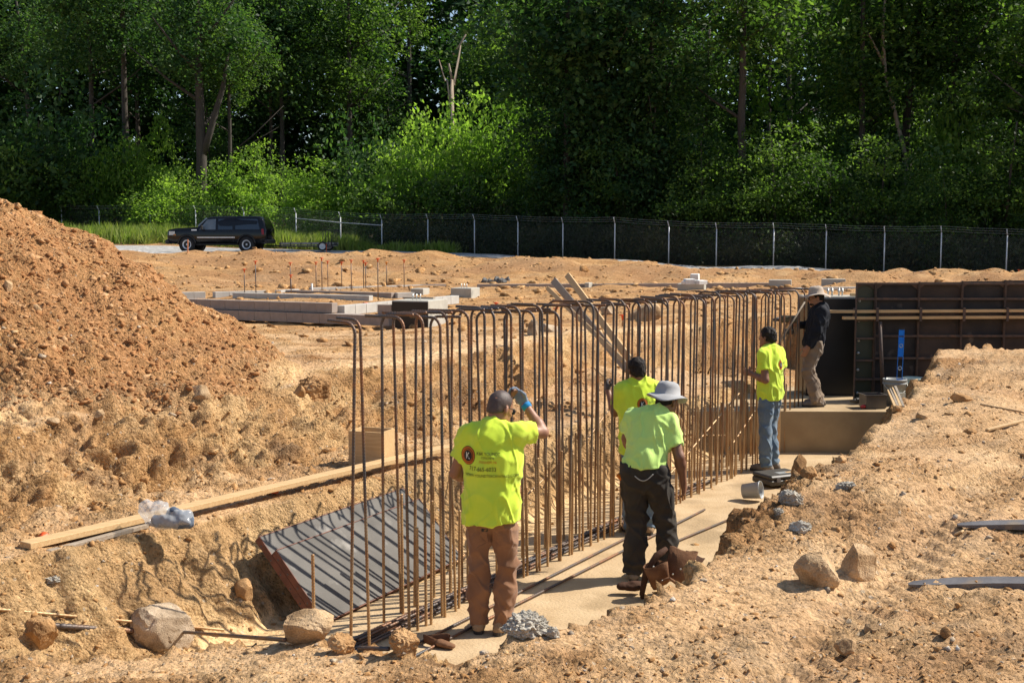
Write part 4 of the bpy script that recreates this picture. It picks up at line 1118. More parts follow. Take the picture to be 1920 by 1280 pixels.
# 1: the nearest worker, back to us, gloved hand at his brow
J = dict(pel=(0, 0, .93), neck=(.02, .035, 1.46), head=(.055, .085, 1.60), shr=(.20, .02, 1.435), shl=(-.185, .03, 1.405),
         elr=(.365, .16, 1.42), wrr=(.225, .24, 1.60), hdr=(.155, .27, 1.68), hnr=(.16, .16, 1.60),
         ell=(-.285, .06, 1.13), wrl=(-.20, .28, 1.03), hdl=(-.15, .36, 1.01), hnl=(-.14, .28, .98),
         hpr=(.085, 0, .89), hpl=(-.085, 0, .89), knr=(.115, .05, .49), knl=(-.10, .02, .49), anr=(.08, -.01, .09), anl=(-.10, .01, .09))
t, g, B, Lc, lo, hi = person('worker with shaved head and brown trousers, back turned, gloved hand raised to his brow', on_floor(922, 1183), math.radians(-8), J, dict(fwd=(.62, .72, -.30), up=(.18, .18, 1), sc=1.03), dict(skin=M_SKIN, curlr=.55))
t.scale = (.95, 1, 1)
sh = shirt(t, g, lo, hi, M_HIVIS, .80, (.08, -.0, -1), loose=.036, seed=1.3, hem_out=.02)
print_on(sh, LOGO(.94, -.15, 1.285), (0, -.3, 0), (1, 0, 0), (0, 0, 1), (0, 1, 0), t)
tr = trousers(t, g, lo, hi, M_BROWN, .96, seed=2.0, loose=.006, fold=.006)
boots(t, g, M_BOOT, dict(r=(.45, 1, 0), l=(-.15, 1, 0)))
hair(t, g, Lc, B, M_STUBBLE, grow=.0035, low=-.03, front=.05, amp=.0008)
fd = Field(g['wrr'] - .2, g['wrr'] + .2, .0065); hand(fd, g['wrr'], g['hdr'] - g['wrr'], g['hnr'] - g['wrr'], 1, .55, 1.16); cloth(fd, 'glove', M_GLOVE, t, amp=.0008)
d_ = g['hdr'] - g['wrr']; d_ /= np.linalg.norm(d_)
MB().tube([tuple(g['wrr'] - d_ * .028), tuple(g['wrr'] - d_ * .005), tuple(g['wrr'] + d_ * .012)], [.037, .039, .038], 14).build('glove_cuff', M_CUFF, t)
for s in (1, -1):
    MB().tube([tuple(Lc(s * .080, -.02, .012)), tuple(Lc(s * .076, .07, .010)), tuple(Lc(s * .060, .094, .006))], .0035, 6).build('glasses_arm', M_SOLE, t)
    MB().lathe([(0, .004), (.020, .003), (.021, 0), (.020, -.003), (0, -.004)], 14, tuple(Lc(s * .032, .104, -.002)), Matrix(B.tolist()) @ Matrix.Rotation(PI / 2, 3, 'X')).build('lens', M_LENS, t)
def on_cloth(o, x, z, off=.003):
    b = BVHTree.FromPolygons([v.co[:] for v in o.data.vertices], [p.vertices[:] for p in o.data.polygons]); h = b.ray_cast(Vector((x, -.6, z)), Vector((0, 1, 0)))
    return h[0] + Vector((0, -off, 0))
q = on_cloth(tr, -.035, .762); MB().box((0, 0, 0), (.046, .006, .024), bev=.002).build('pocket_label', M_SOLE, t, q)
for sx in (-1, 1):      # patch pockets
    V = []; P = [(-.065, .055), (.065, .05), (.068, -.05), (0, -.085), (-.065, -.05)]
    for x_, z_ in P: V.append(on_cloth(tr, sx * .085 + x_, .715 + z_, .005))
    V += [v_ + Vector((0, .010, 0)) for v_ in V]; mb = MB(); mb.add(V, [(0, 1, 2, 3, 4), (9, 8, 7, 6, 5)] + [(i, i + 5, (i + 1) % 5 + 5, (i + 1) % 5) for i in range(5)]); mb.build('back_pocket', M_BROWN, t)

# 2: the worker in the grey hat, bent forward to the right
J = dict(pel=(0, 0, .95), neck=(.10, .16, 1.36), head=(.165, .255, 1.445), shr=(.195, .12, 1.285), shl=(-.10, .175, 1.31),
         elr=(.285, .05, 1.02), wrr=(.315, .13, .80), hdr=(.325, .17, .71), hnr=(.25, .16, .78),
         ell=(-.165, .22, 1.13), wrl=(-.13, .36, .96), hdl=(-.1, .42, .92), hnl=(-.08, .36, .9),
         hpr=(.09, .0, .90), hpl=(-.085, .0, .90), knr=(.17, .10, .50), knl=(-.06, .05, .49), anr=(.21, .06, .09), anl=(-.07, -.03, .09))
t, g, B, Lc, lo, hi = person('worker in grey brimmed hat, lime shirt and dark cargo trousers, stooping with one arm hanging', on_floor(1205, 1084), math.radians(-12), J, dict(fwd=(.55, .80, -.22), up=(.1, .2, 1), sc=1.02), dict(skin=M_SKIN2))
shirt(t, g, lo, hi, M_HIVIS2, .955, (.0, .1, -1), loose=.034, seed=7.1, hem_out=.0, sleeve=.68)
trousers(t, g, lo, hi, M_CHAR, .965, seed=5.0, loose=.014, fold=.006)
boots(t, g, M_BOOT2, dict(r=(.3, 1, 0), l=(-.1, 1, 0)))
bucket_hat(t, Lc, B, M_GREYHAT, brim=.172, drop=.035, seed=.6)
hair(t, g, Lc, B, M_HAIR, grow=.003, low=-.02, amp=.001)
fd = Field(v3(-.3, -.3, .8), v3(.35, .35, 1.1), .009); bk = v3(0, 1, 0)
fd.cone((0, 0, .925), (0, 0, .965), .176, .174, .01, sx=(bk, .74)); fd.cut((0, 0, .925), (0, 0, -1)); fd.cut((0, 0, .965), (0, 0, 1)); cloth(fd, 'belt', M_BELT, t, amp=.0005)
fd = Field(v3(.02, -.25, .4), v3(.40, .25, .85), .009); kk = (g['hpr'] * .42 + g['knr'] * .58)
fd.cone(kk + v3(.075, .0, .07), kk + v3(.078, .0, -.07), .052, .055, .02, sx=((1, 0, 0), .7)); cloth(fd, 'cargo_pocket', M_CHAR, t, amp=.002)
mb = MB()
ch = [(-.06 + .15 * i / 12, -.135 - .012 * math.sin(PI * i / 12), .885 - .045 * math.sin(PI * i / 12) + .02 * i / 12) for i in range(13)]
for a, b in zip(ch[:-1], ch[1:]): mb.tube([a, b], .0045, 5)
mb.build('wallet_chain', M_BOLT, t)
MB().tube([(-.165, -.02, .83), (-.21, -.035, .87)], [.024, .02], 8).build('clip_light', M_ORINK, t)

# 3: dark haired worker behind them at the bars
J = dict(pel=(0, 0, .95), neck=(0, .03, 1.47), head=(-.03, .06, 1.61), shr=(.19, .03, 1.42), shl=(-.19, .02, 1.42),
         elr=(.25, .16, 1.16), wrr=(.12, .38, 1.18), hdr=(.08, .46, 1.19), hnr=(.05, .38, 1.18),
         ell=(-.235, .15, 1.18), wrl=(-.275, .34, 1.36), hdl=(-.285, .40, 1.42), hnl=(-.21, .36, 1.36),
         hpr=(.085, 0, .90), hpl=(-.085, 0, .90), knr=(.09, .03, .49), knl=(-.085, .02, .49), anr=(.10, .0, .09), anl=(-.09, .0, .09))
P3 = D(1198, 700, 11.05)
t, g, B, Lc, lo, hi = person('dark haired worker in yellow shirt at the bars, half hidden behind the grey hat', (P3.x + .02, P3.y, .03), math.radians(4), J, dict(fwd=(-.12, 1, -.2), sc=1.02), dict(skin=M_SKIN2, curll=.6))
t.scale = (.95, .95, .97)
sh = shirt(t, g, lo, hi, M_HIVIS, .80, loose=.034, seed=4.2)
print_on(sh, LOGO(.85, .005, 1.30), (0, -.3, 0), (1, 0, 0), (0, 0, 1), (0, 1, 0), t)
trousers(t, g, lo, hi, M_JEAN, .97, seed=9.0)
boots(t, g, M_BOOT, dict(r=(.2, 1, 0), l=(-.2, 1, 0)))
hair(t, g, Lc, B, M_HAIR, grow=.012, low=-.055, front=.065, amp=.005, seed=3)
fd = Field(g['wrl'] - .2, g['wrl'] + .2, .0065); hand(fd, g['wrl'], g['hdl'] - g['wrl'], g['hnl'] - g['wrl'], -1, .7, 1.16); cloth(fd, 'glove', M_GLOVEDK, t, amp=.0008)
a = D(1112, 688, 11.6); b = D(1163, 733, 11.42)
tw = MB(); tw.tube([a - b, (0, 0, 0), (b - a) * .35], .009, 7); o = tw.build('wooden_rod', M_WOOD, None, b); tag(o, 'thin wooden rod held up in the gloved hand of the dark haired worker', 'rod')

# 4: young worker in jeans
J = dict(pel=(0, 0, .96), neck=(.0, .0, 1.48), head=(.0, .045, 1.625), shr=(.185, .0, 1.43), shl=(-.185, .0, 1.43),
         elr=(.25, -.02, 1.14), wrr=(.20, .24, 1.14), hdr=(.17, .32, 1.15), hnr=(.12, .24, 1.14),
         ell=(-.235, -.06, 1.13), wrl=(-.15, .19, 1.185), hdl=(-.12, .27, 1.20), hnl=(-.06, .19, 1.18),
         hpr=(.085, 0, .91), hpl=(-.085, 0, .91), knr=(.09, .03, .50), knl=(-.10, .0, .50), anr=(.10, -.01, .09), anl=(-.12, -.03, .09))
p4 = on_floor(1441, 880)
t, g, B, Lc, lo, hi = person('young worker in yellow shirt and blue jeans standing at the bars, forearm held forward', p4, math.radians(50), J, dict(fwd=(.05, 1, .0), sc=1.0), dict(skin=M_SKIN2, curll=.6))
sh = shirt(t, g, lo, hi, M_HIVIS, .87, (0, 0, -1), loose=.024, seed=14.2, hem_out=.0)
print_on(sh, LOGO(.85, .0, 1.30), (0, -.3, 0), (1, 0, 0), (0, 0, 1), (0, 1, 0), t)
trousers(t, g, lo, hi, M_JEAN, .98, seed=11.0, loose=.0)
boots(t, g, M_BOOT2, dict(r=(.15, 1, 0), l=(-.15, 1, 0)))
hair(t, g, Lc, B, M_HAIR, grow=.010, low=-.05, front=.06, amp=.006, seed=8)

# 5: worker in black on the step, profile to the left, holding a drill
J = dict(pel=(0, .03, .90), neck=(-.01, -.055, 1.36), head=(-.01, .01, 1.475), shr=(.18, -.05, 1.31), shl=(-.18, -.06, 1.30),
         elr=(.20, .06, 1.08), wrr=(.06, .25, 1.11), hdr=(.03, .33, 1.12), hnr=(-.02, .25, 1.12),
         ell=(-.235, .0, 1.04), wrl=(-.225, .115, .82), hdl=(-.215, .15, .735), hnl=(-.15, .14, .81),
         hpr=(.085, .03, .86), hpl=(-.085, .03, .86), knr=(.10, .085, .47), knl=(-.09, .10, .47), anr=(.10, -.06, .09), anl=(-.09, -.03, .09))
q5 = D(1527, 765, 15.95); M5 = math.radians(78)
t, g, B, Lc, lo, hi = person('bearded worker in black long sleeves, tan brimmed hat and khaki trousers, standing on the step', (q5.x, q5.y, .577), M5, J, dict(fwd=(-.18, 1, -.12), up=(0, .12, 1), sc=1.0), dict(skin=M_SKIN, curlr=.75, curll=.4))
shirt(t, g, lo, hi, M_NAVY, .80, (0, .15, -1), loose=.022, long_=True, seed=21.2, hem_out=.0)
trousers(t, g, lo, hi, M_KHAKI, .90, seed=17.0, loose=.008, fold=.006)
boots(t, g, M_BOOT2, dict(r=(.2, 1, 0), l=(-.2, 1, 0)))
bucket_hat(t, Lc, B, M_TANHAT, brim=.185, drop=.03, seed=2.2, tilt=-.012, h=.12)
hair(t, g, Lc, B, M_HAIR, grow=.003, low=-.03, amp=.001)
fd = Field(g['head'] - .2, g['head'] + .2, .006); fd.ell(Lc(0, .052, -.075), v3(.052, .050, .036), .01, B); fd.cut(Lc(0, 0, -.058), B @ v3(0, .1, 1)); cloth(fd, 'beard', M_HAIR, t, amp=.003, fx=(40, 40, 40))
for s in (1, -1):
    MB().tube([tuple(Lc(s * .081, -.01, .008)), tuple(Lc(s * .076, .07, .006))], .004, 6).build('glasses_arm', M_SOLE, t)
    MB().lathe([(0, .005), (.022, .003), (.024, 0), (.022, -.003), (0, -.005)], 14, tuple(Lc(s * .032, .105, -.004)), Matrix(B.tolist()) @ Matrix.Rotation(PI / 2, 3, 'X')).build('lens', M_LENS, t)
# the tool he holds
Rz = Matrix.Rotation(M5, 3, 'Z'); hp5 = Vector((q5.x, q5.y, .577)) + Rz @ Vector(g['hdr'].tolist())
dr = empty('cordless_drill', hp5, M5, 'dark cordless drill with battery held out by the worker in black', 'drill')
M_TOOL = mat('dark_tool_plastic', (0.05, 0.045, 0.035), (0.07, 0.06, 0.05), scale=20, rough=0.5); M_TOOLY = mat('olive_tool_plastic', (0.11, 0.095, 0.05), (0.08, 0.07, 0.04), scale=20, rough=0.5)
MB().box((0, .03, .06), (.09, .24, .10), bev=.02).build('drill_body', M_TOOLY, dr)
MB().tube([(0, .15, .06), (0, .22, .05), (0, .25, .045)], [.032, .026, .014], 12).build('chuck', M_TOOL, dr)
MB().box((0, .0, -.03), (.042, .055, .12), bev=.012).build('handle', M_TOOL, dr)
MB().box((0, .03, -.11), (.085, .13, .07), bev=.014).build('battery', M_TOOL, dr)
a = D(1509, 566, 15.6); b = D(1458, 648, 15.5)
mb = MB(); mb.tube([a - b, (0, 0, 0)], .011, 7); o = mb.build('thin_lath', M_WOODOLD, None, b); tag(o, 'thin pale lath slanting across the far bars in front of the drill', 'lath')
# ------------------------------------------------------------------ rocks
def rock_mat(name, c1, c2, c3):
    c1 = tuple(x * .62 for x in c1); c3 = tuple(min(.62, x * 1.12) for x in c3)
    m = clod_mat(name, [(.3, c1), (.5, c2), (.7, c3)], 6, (1, 1, 1) if 'concrete' in name or 'dark' in name else (1.06, .97, .9))
    return m
M_ROCK = rock_mat('pale_tan_rock', (0.34, 0.23, 0.13), (0.44, 0.32, 0.19), (0.52, 0.41, 0.27))
M_ROCKG = rock_mat('grey_tan_rock', (0.30, 0.24, 0.175), (0.42, 0.35, 0.26), (0.52, 0.45, 0.35))
M_CEMENT = rock_mat('spilled_concrete', (0.29, 0.265, 0.225), (0.40, 0.37, 0.315), (0.50, 0.46, 0.39))
M_DIRTROCK = rock_mat('earthy_rock', (0.30, 0.18, 0.085), (0.40, 0.25, 0.12), (0.48, 0.33, 0.18))
def rock_mesh(name, size, m, seed, planes=9, rough=.045, ic=None, lumpy=0):
    r = np.random.default_rng(seed); v, f = ic or ICO4
    v = v.copy()
    if planes:
        for _ in range(int(planes * 1.6)):                     # flat broken faces
            n = r.standard_normal(3); n /= np.linalg.norm(n); d = r.uniform(.55, .86)
            q = v @ n; v = v - np.clip(q - d, 0, None)[:, None] * n
    nz = fbm(v[:, 0] * 1.6 + seed, v[:, 1] * 1.6, v[:, 2] * 1.6, o=3); nf = fbm(v[:, 0] * 6 + seed, v[:, 1] * 6, v[:, 2] * 6, o=2)
    ck = np.abs(perlin(v[:, 0] * 1.9 + seed * 3, v[:, 1] * 1.9, v[:, 2] * 1.9)); ng = fbm(v[:, 0] * 14 + seed, v[:, 1] * 14, v[:, 2] * 14, o=2)
    v = v * (1 + rough * 2.2 * nz + rough * 1.2 * nf + rough * .5 * ng - .9 * rough * np.clip(1 - ck * 14, 0, 1))[:, None]
    if lumpy: v = v * (1 + lumpy * (np.abs(perlin(v[:, 0] * 3.2 + seed, v[:, 1] * 3.2, v[:, 2] * 3.2)) - .2) + lumpy * .6 * (np.abs(perlin(v[:, 0] * 7, v[:, 1] * 7 + seed, v[:, 2] * 7)) - .2))[:, None]
    v = v / np.abs(v).max(0)
    me = np_mesh(name, v * np.array(size) / 2, f, m, True); me.set_sharp_from_angle(angle=math.radians(24)); return me
def rock(px, py, w, h, label, m=M_ROCK, seed=1, deep=.8, name='rock', cat='rock', rz=None, lumpy=0, planes=9, sink=.5, rough=.045, group=None):
    """rock whose foot is seen at px,py; w,h its size in photo pixels"""
    p, nn = hit(px, py); s = p.y / FPX
    W_, H_ = w * s, h * s * 1.12
    me = rock_mesh(name, (W_, W_ * deep, H_ * 1.25), m, seed, planes, rough, lumpy=lumpy, ic=ICO5 if w > 60 else ICO4)
    o = link(name, me, None, (p.x, p.y + W_ * deep * .3, p.z + H_ * (.5 - sink * .5)), (random.uniform(-.15, .15), random.uniform(-.15, .15), rz if rz is not None else random.uniform(-.4, .4)))
    tag(o, label, cat, group); return o
rock(297, 1208, 128, 76, 'large pale boulder on the near lip left of the leaning panel', M_ROCKG, 3, .75, rz=.2)
rock(572, 1208, 112, 60, 'pale rounded boulder directly in front of the leaning form panel', M_ROCK, 5, .75)
rock(70, 1208, 66, 52, 'earthy rock at the left edge beside the lying rebar', M_DIRTROCK, 8, .9)
rock(758, 1224, 66, 48, 'crusty brown lump of earth beside the leather belt', M_DIRTROCK, 12, .9, lumpy=.25)
rock(640, 1222, 60, 34, 'crumbling brown lump right of the boulder before the panel', M_DIRTROCK, 14, .9, lumpy=.3)
rock(1541, 1098, 96, 62, 'left one of two big brown boulders touching on the right bank', M_ROCK, 17, .8, planes=5, rz=-.3)
rock(1612, 1083, 76, 64, 'right one of two big brown boulders touching on the right bank', M_ROCK, 19, .9, planes=5)
rock(1590, 1228, 48, 32, 'pale fist sized stone low on the right bank below the two boulders', M_ROCK, 23, .9)
rock(1636, 1186, 34, 20, 'small half buried stone between the two boulders and the lower edge', M_ROCK, 24)
rock(1776, 1194, 24, 20, 'small brown round stone under the long fork on the right bank', M_DIRTROCK, 25)
rock(1805, 754, 42, 20, 'flat slab of stone lying alone at the upper right of the bank', M_DIRTROCK, 29, .7, planes=12)
rock(1729, 785, 24, 14, 'flat pale stone on the bank edge left of the slab', M_ROCK, 30, .7)
rock(1683, 772, 22, 13, 'brown stone at the lip of the bank under the stakes', M_DIRTROCK, 31, .7)
rock(1500, 887, 34, 36, 'upright brown stone behind the black tool case', M_DIRTROCK, 33, .8)
rock(1521, 897, 40, 22, 'lump of earth right of the upright stone by the tool case', M_DIRTROCK, 34, .9, lumpy=.2)
rock(1577, 867, 26, 14, 'small stone on the bank right of the tool case', M_DIRTROCK, 35)
rock(1822, 813, 26, 12, 'small flat stone below the slab on the upper bank', M_DIRTROCK, 36)
rock(590, 745, 72, 50, 'big brown rock sticking out of the bank top behind the nearest bars', M_DIRTROCK, 41, .9, rz=.1, lumpy=.2, planes=5, sink=.8)
rock(372, 748, 42, 34, 'pale rock at the foot of the spoil heap', M_ROCK, 42, .8)
rock(560, 742, 24, 20, 'small rock left of the big rock in the bank', M_DIRTROCK, 43)
rock(185, 782, 26, 16, 'flat stone on the pale ledge under the heap', M_ROCK, 44)
rock(95, 796, 34, 14, 'flat pale stone at the left end of the ledge under the heap', M_ROCK, 45)
rock(1001, 628, 26, 30, 'rounded boulder on the bank top left of the leaning boards', M_ROCKG, 51, .9)
rock(1030, 622, 34, 16, 'low rock right of the rounded boulder on the bank', M_ROCKG, 52)
rock(1212, 602, 60, 38, 'large rounded boulder behind the bars right of the leaning boards', M_ROCK, 53, .9)
rock(1139, 590, 28, 22, 'grey brown boulder between the leaning boards', M_ROCKG, 54)
rock(733, 868, 22, 20, 'small stone just right of the plywood box', M_DIRTROCK, 55)
rock(455, 1118, 44, 34, 'brown lump in the low bank left of the leaning panel', M_DIRTROCK, 56, .9)
rock(66, 584, 20, 14, 'pale stone halfway up the spoil heap', M_ROCK, 57); rock(12, 542, 20, 20, 'white stone at the left edge of the heap', M_ROCK, 58); rock(30, 392, 20, 12, 'big clod on the crest of the heap', M_DIRTROCK, 59)
rock(985, 1198, 106, 44, 'large grey lump of spilled concrete beside the boots of the nearest worker', M_CEMENT, 61, .8, 'concrete_lump', 'concrete', lumpy=.42, planes=2, sink=.25, rough=.06)
rock(1036, 1196, 30, 22, 'small grey crumb of concrete right of the large lump', M_CEMENT, 62, .8, 'concrete_lump', 'concrete', lumpy=.5, planes=3)
rock(1484, 944, 50, 26, 'knobbly grey brown concrete lump below the tool case', M_CEMENT, 63, .8, 'concrete_lump', 'concrete', lumpy=.42, planes=3, rough=.05)
rock(1503, 1000, 46, 24, 'pale grey spill of concrete above the two boulders', M_CEMENT, 64, .8, 'concrete_lump', 'concrete', lumpy=.42, planes=3, rough=.05)
rock(1416, 934, 30, 20, 'grey concrete lump leaning on the broken bucket', M_CEMENT, 65, .9, 'concrete_lump', 'concrete', lumpy=.5, planes=3, rough=.1)
rock(1590, 918, 44, 16, 'flat grey crumbs of concrete right of the tool case', M_CEMENT, 66, .8, 'concrete_lump', 'concrete', lumpy=.6, planes=3, rough=.12)
rock(1460, 965, 26, 14, 'small grey crumb of concrete on the bank edge', M_CEMENT, 67, .8, 'concrete_lump', 'concrete', lumpy=.6, planes=3)
rock(100, 1090, 50, 14, 'thin grey splash of concrete left of the pale plank', M_CEMENT, 68, .8, 'concrete_lump', 'concrete', lumpy=.6, planes=3, sink=.6)
# ------------------------------------------------------------------ lumber and bits in the trench
def lay(px1, py1, px2, py2, lift, w, h, name, label, cat, m, z=None, roll=0.0):
    if z is None: a, b = hit(px1, py1)[0], hit(px2, py2)[0]
    else: a, b = G(px1, py1, z), G(px2, py2, z)
    a = a + Vector((0, 0, lift)); b = b + Vector((0, 0, lift)); c = (a + b) / 2
    o = MB().beam(a - c, b - c, w, h, roll, bev=.003).build(name, m, None, c); tag(o, label, cat); return o
lay(47, 1022, 842, 838, 0, .12, .042, 'plank', 'long pale plank lying along the ledge of the bank', 'plank', M_WOOD, z=.80)
lay(90, 1035, 275, 985, 0, .05, .03, 'wood_strip', 'thin wood strip lying under the left end of the long plank', 'wood', M_WOODOLD, z=.755)
p = G(695, 876, .72)
bx = empty('plywood_box', (p.x, p.y + .1, .72), -.35, 'open plywood box standing on the ledge behind the nearest bars', 'box')
for c, d in (((0, -.13, .17), (.34, .016, .34)), ((0, .13, .17), (.34, .016, .34)), ((.165, 0, .17), (.014, .243, .34)), ((-.165, 0, .17), (.014, .243, .34)), ((0, 0, .012), (.31, .24, .012))):
    MB().box(c, d).build('plywood_side', M_WOOD, bx)
def plug(px, py, label, z, sc=1.0, lean=0.0, mm=None):
    p = G(px, py, z) if z is not None else hit(px, py)[0]
    mb = MB(); mb.lathe([(.012, 0), (.030, .004), (.030, .012), (.017, .018), (.015, .06), (.011, .062)], 12)
    o = mb.build('rebar_cap', mm or M_CAP, None, p, (lean, lean * .5, 0)); o.scale = (sc,) * 3; tag(o, label, 'cap'); return o
M_CAP = mat('orange_plastic', (0.75, 0.10, 0.02), (0.68, 0.12, 0.03), scale=10, rough=0.45)
M_CAPY = mat('yellow_orange_plastic', (0.72, 0.25, 0.03), (0.68, 0.24, 0.03), scale=10, rough=0.45)
plug(514, 924, 'red orange plastic cap standing on the ledge just above the plank', .74, 1.3)
plug(83, 1006, 'orange plastic cap lying by the left end of the plank', .77, 1.2, 1.3)
# clear bag with dark cloth on the plank
p = G(318, 985, .80)
M_BAG = bpy.data.materials.new('clear_plastic'); M_BAG.use_nodes = True
_n, _L = M_BAG.node_tree.nodes, M_BAG.node_tree.links
_t = _n.new('ShaderNodeBsdfTransparent'); _t.inputs[0].default_value = (.93, .95, .97, 1); _mx = _n.new('ShaderNodeMixShader'); _mx.inputs[0].default_value = .30
_pb = _n['Principled BSDF']; _pb.inputs['Base Color'].default_value = (.8, .82, .84, 1); _pb.inputs['Roughness'].default_value = .15
_L.new(_t.outputs[0], _mx.inputs[1]); _L.new(_pb.outputs[0], _mx.inputs[2]); _L.new(_mx.outputs[0], _n['Material Output'].inputs['Surface'])
bg = empty('plastic_bag', p, 0, 'clear plastic bag holding dark blue cloth, lying on the long plank', 'bag')
fd = Field((-.3, -.2, -.05), (.3, .2, .3), .010)
fd.cone((-.08, 0, .06), (.12, 0, .05), .075, .06, .05); fd.cone((-.10, 0, .08), (-.17, .02, .14), .07, .035, .06); fd.ell((-.10, 0, .11), (.10, .07, .07), .04)
cloth(fd, 'bag_film', M_BAG, bg, amp=.018, fx=(14, 14, 14), fold2=.006)
M_BLUEGREY = fabric('dark_blue_cloth', (0.045, 0.065, 0.10), (0.10, 0.13, 0.18), scale=9)
fd = Field((-.3, -.2, -.05), (.3, .2, .3), .010); fd.cone((-.09, 0, .03), (.13, 0, .03), .045, .05, .04); fd.ell((.03, 0, .085), (.055, .05, .055), .03); fd.ell((.115, .0, .06), (.05, .05, .045), .03)
cloth(fd, 'dark_cloth', M_BLUEGREY, bg, amp=.012, fx=(14, 14, 14))
# rebars lying on the near lip at the left
def lying(px1, py1, px2, py2, label, m=None, ribs=True, r=BR, lift=.02):
    a, b = hit(px1, py1)[0] + Vector((0, 0, lift)), hit(px2, py2)[0] + Vector((0, 0, lift))
    return long_bar('lying_rebar', a, b, m or M_BARFLAT, label, None, ribs=ribs, r=r)
M_BARRUST = bar_mat('rusty_lying_steel', (40, 50))
lying(-20, 1158, 420, 1196, 'rusty rebar lying on the near lip behind the large pale boulder', M_BARRUST, lift=.06)
lying(90, 1186, 250, 1196, 'dark thick rebar end lying behind the earthy rock at left', r=.018, lift=.05)
lying(340, 1196, 535, 1216, 'dark rebar poking out right of the large pale boulder', lift=.045)
lying(672, 1226, 730, 1228, 'short grey rebar end left of the brown lump of earth', lift=.03)
lying(1625, 806, 1925, 858, 'thin rusty rebar lying across the right bank', M_BARRUST, False, .011)
lying(1838, 762, 1925, 778, 'short rusty rebar at the right edge of the upper bank', M_BARRUST, False, .009)
lay(1850, 808, 1925, 789, .01, .03, .02, 'wood_stick', 'thin pale wooden stick on the upper right bank', 'stick', M_WOOD)
# forklift forks
M_FORK = mat('bare_fork_steel', (0.10, 0.095, 0.10), (0.15, 0.14, 0.14), scale=8, rough=0.6, metal=.2, bump=.25, spots=((.22, .17, .12), 5, .62))
def fork(px1, py1, px2, py2, wd, label):
    a = hit(px1, py1)[0]; b = hit(px2, py2)[0]; b = Vector((b.x + .6, b.y - .03, b.z)); d = (b - a); L = d.length; d.normalize()
    t = empty('fork_tine', a + Vector((0, 0, .02)), 0, label, 'fork tine'); t.rotation_euler = d.to_track_quat('X', 'Z').to_euler()
    mb = MB(); n = 14; top = []; 
    xs = [0, .03, .10, .22, .4, L]; ws = [.25, .55, .8, 1, 1, 1]; th = [.010, .014, .020, .028, .036, .042]
    V = []; F = []
    for x, w, h in zip(xs, ws, th):
        V += [(x, -wd * w / 2, 0), (x, wd * w / 2, 0), (x, wd * w / 2, h), (x, -wd * w / 2, h)]
    for i in range(len(xs) - 1):
        for j in range(4): F.append((i * 4 + j, i * 4 + (j + 1) % 4, i * 4 + 4 + (j + 1) % 4, i * 4 + 4 + j))
    F += [(3, 2, 1, 0), tuple(range(len(V) - 4, len(V)))]
    mb.add(V, F); mb.build('blade', M_FORK, t); return t
fork(1703, 1104, 1920, 1108, .125, 'long dark steel fork tine at the right edge, the nearer one')
fork(1795, 992, 1920, 998, .115, 'dark steel fork tine at the right edge, the farther one propped on a stone')
rock(1872, 1014, 22, 10, 'small stone propping the farther fork tine', M_DIRTROCK, 71)
lay(1792, 1002, 1806, 996, .005, .06, .012, 'wood_chip', 'pale wood chip under the tip of the farther fork tine', 'wood', M_WOOD)
# boards leaning across the bank behind the bars
for i, (x1, y1, Y1, x2, y2, Y2, w, h, mm, lab) in enumerate([
    (1064, 516, 16.6, 1196, 694, 14.2, .085, .045, M_WOOD, 'brightest and right one of three boards leaning out of the trench'),
    (1038, 526, 16.7, 1176, 692, 14.3, .10, .04, M_WOODOLD, 'grey middle one of three boards leaning out of the trench'),
    (1026, 540, 16.5, 1168, 676, 14.25, .06, .03, M_WOOD, 'left one of three boards leaning out of the trench')]):
    a, b = D(x1, y1, Y1), D(x2, y2, Y2); c = (a + b) / 2
    o = MB().beam(a - c, b - c, w, h, .95, bev=.003).build('leaning_board', mm, None, c); tag(o, lab, 'board', 'boards leaning on the far bank')
o = MB().beam(Vector((0, 0, 0)), D(1160, 688, 14.6) - D(1128, 605, 15.6), .05, .03).build('leaning_board', M_WOOD, None, D(1128, 605, 15.6)); tag(o, 'short narrow board under the three leaning boards', 'board')
# tools in front of the forms
def on_step(px, py): p = G(px, py, .577); return p
lv = empty('spirit_level', D(1686, 718, 16.1), 0, 'bright blue spirit level leaning on the dark form wall', 'level')
M_BLUE = mat('blue_anodised', (0.02, 0.22, 0.70), (0.02, 0.20, 0.65), scale=10, rough=.3)
a = Vector((0, 0, 0)); b = D(1691, 616, 16.42) - D(1686, 718, 16.1); L = b.length
lv.rotation_euler = b.to_track_quat('Z', 'Y').to_euler()
MB().box((.034, 0, L / 2), (.006, .022, L)).build('side_rail', M_BLUE, lv); MB().box((-.034, 0, L / 2), (.006, .022, L)).build('side_rail', M_BLUE, lv)
MB().box((0, 0, L * .66), (.062, .008, L * .36)).build('web', M_BLUE, lv); MB().box((0, 0, L * .93), (.062, .016, L * .13)).build('end_web', M_BLUE, lv); MB().box((0, 0, .03), (.062, .016, .06)).build('end_web', M_BLUE, lv)
MB().box((0, 0, L * .985), (.075, .024, .02)).build('end_cap', M_SOLE, lv)
for z in (L * .68, L * .27):
    MB().lathe([(.018, -.012), (.030, -.012), (.030, .012), (.018, .012), (.018, -.012)], 16, (0, -.004, z), Matrix.Rotation(PI / 2, 3, 'X'), cap=False).build('vial_ring', M_BOLT, lv)
for i in range(5):
    MB().box((0, -.007, L * (.52 + .022 * i)), (.02, .003, .012 if i % 2 else .007)).build('print_mark', M_WHITE, lv)
MB().box((0, -.012, L * .80), (.030, .003, .10)).build('print_mark', M_FORK, lv)
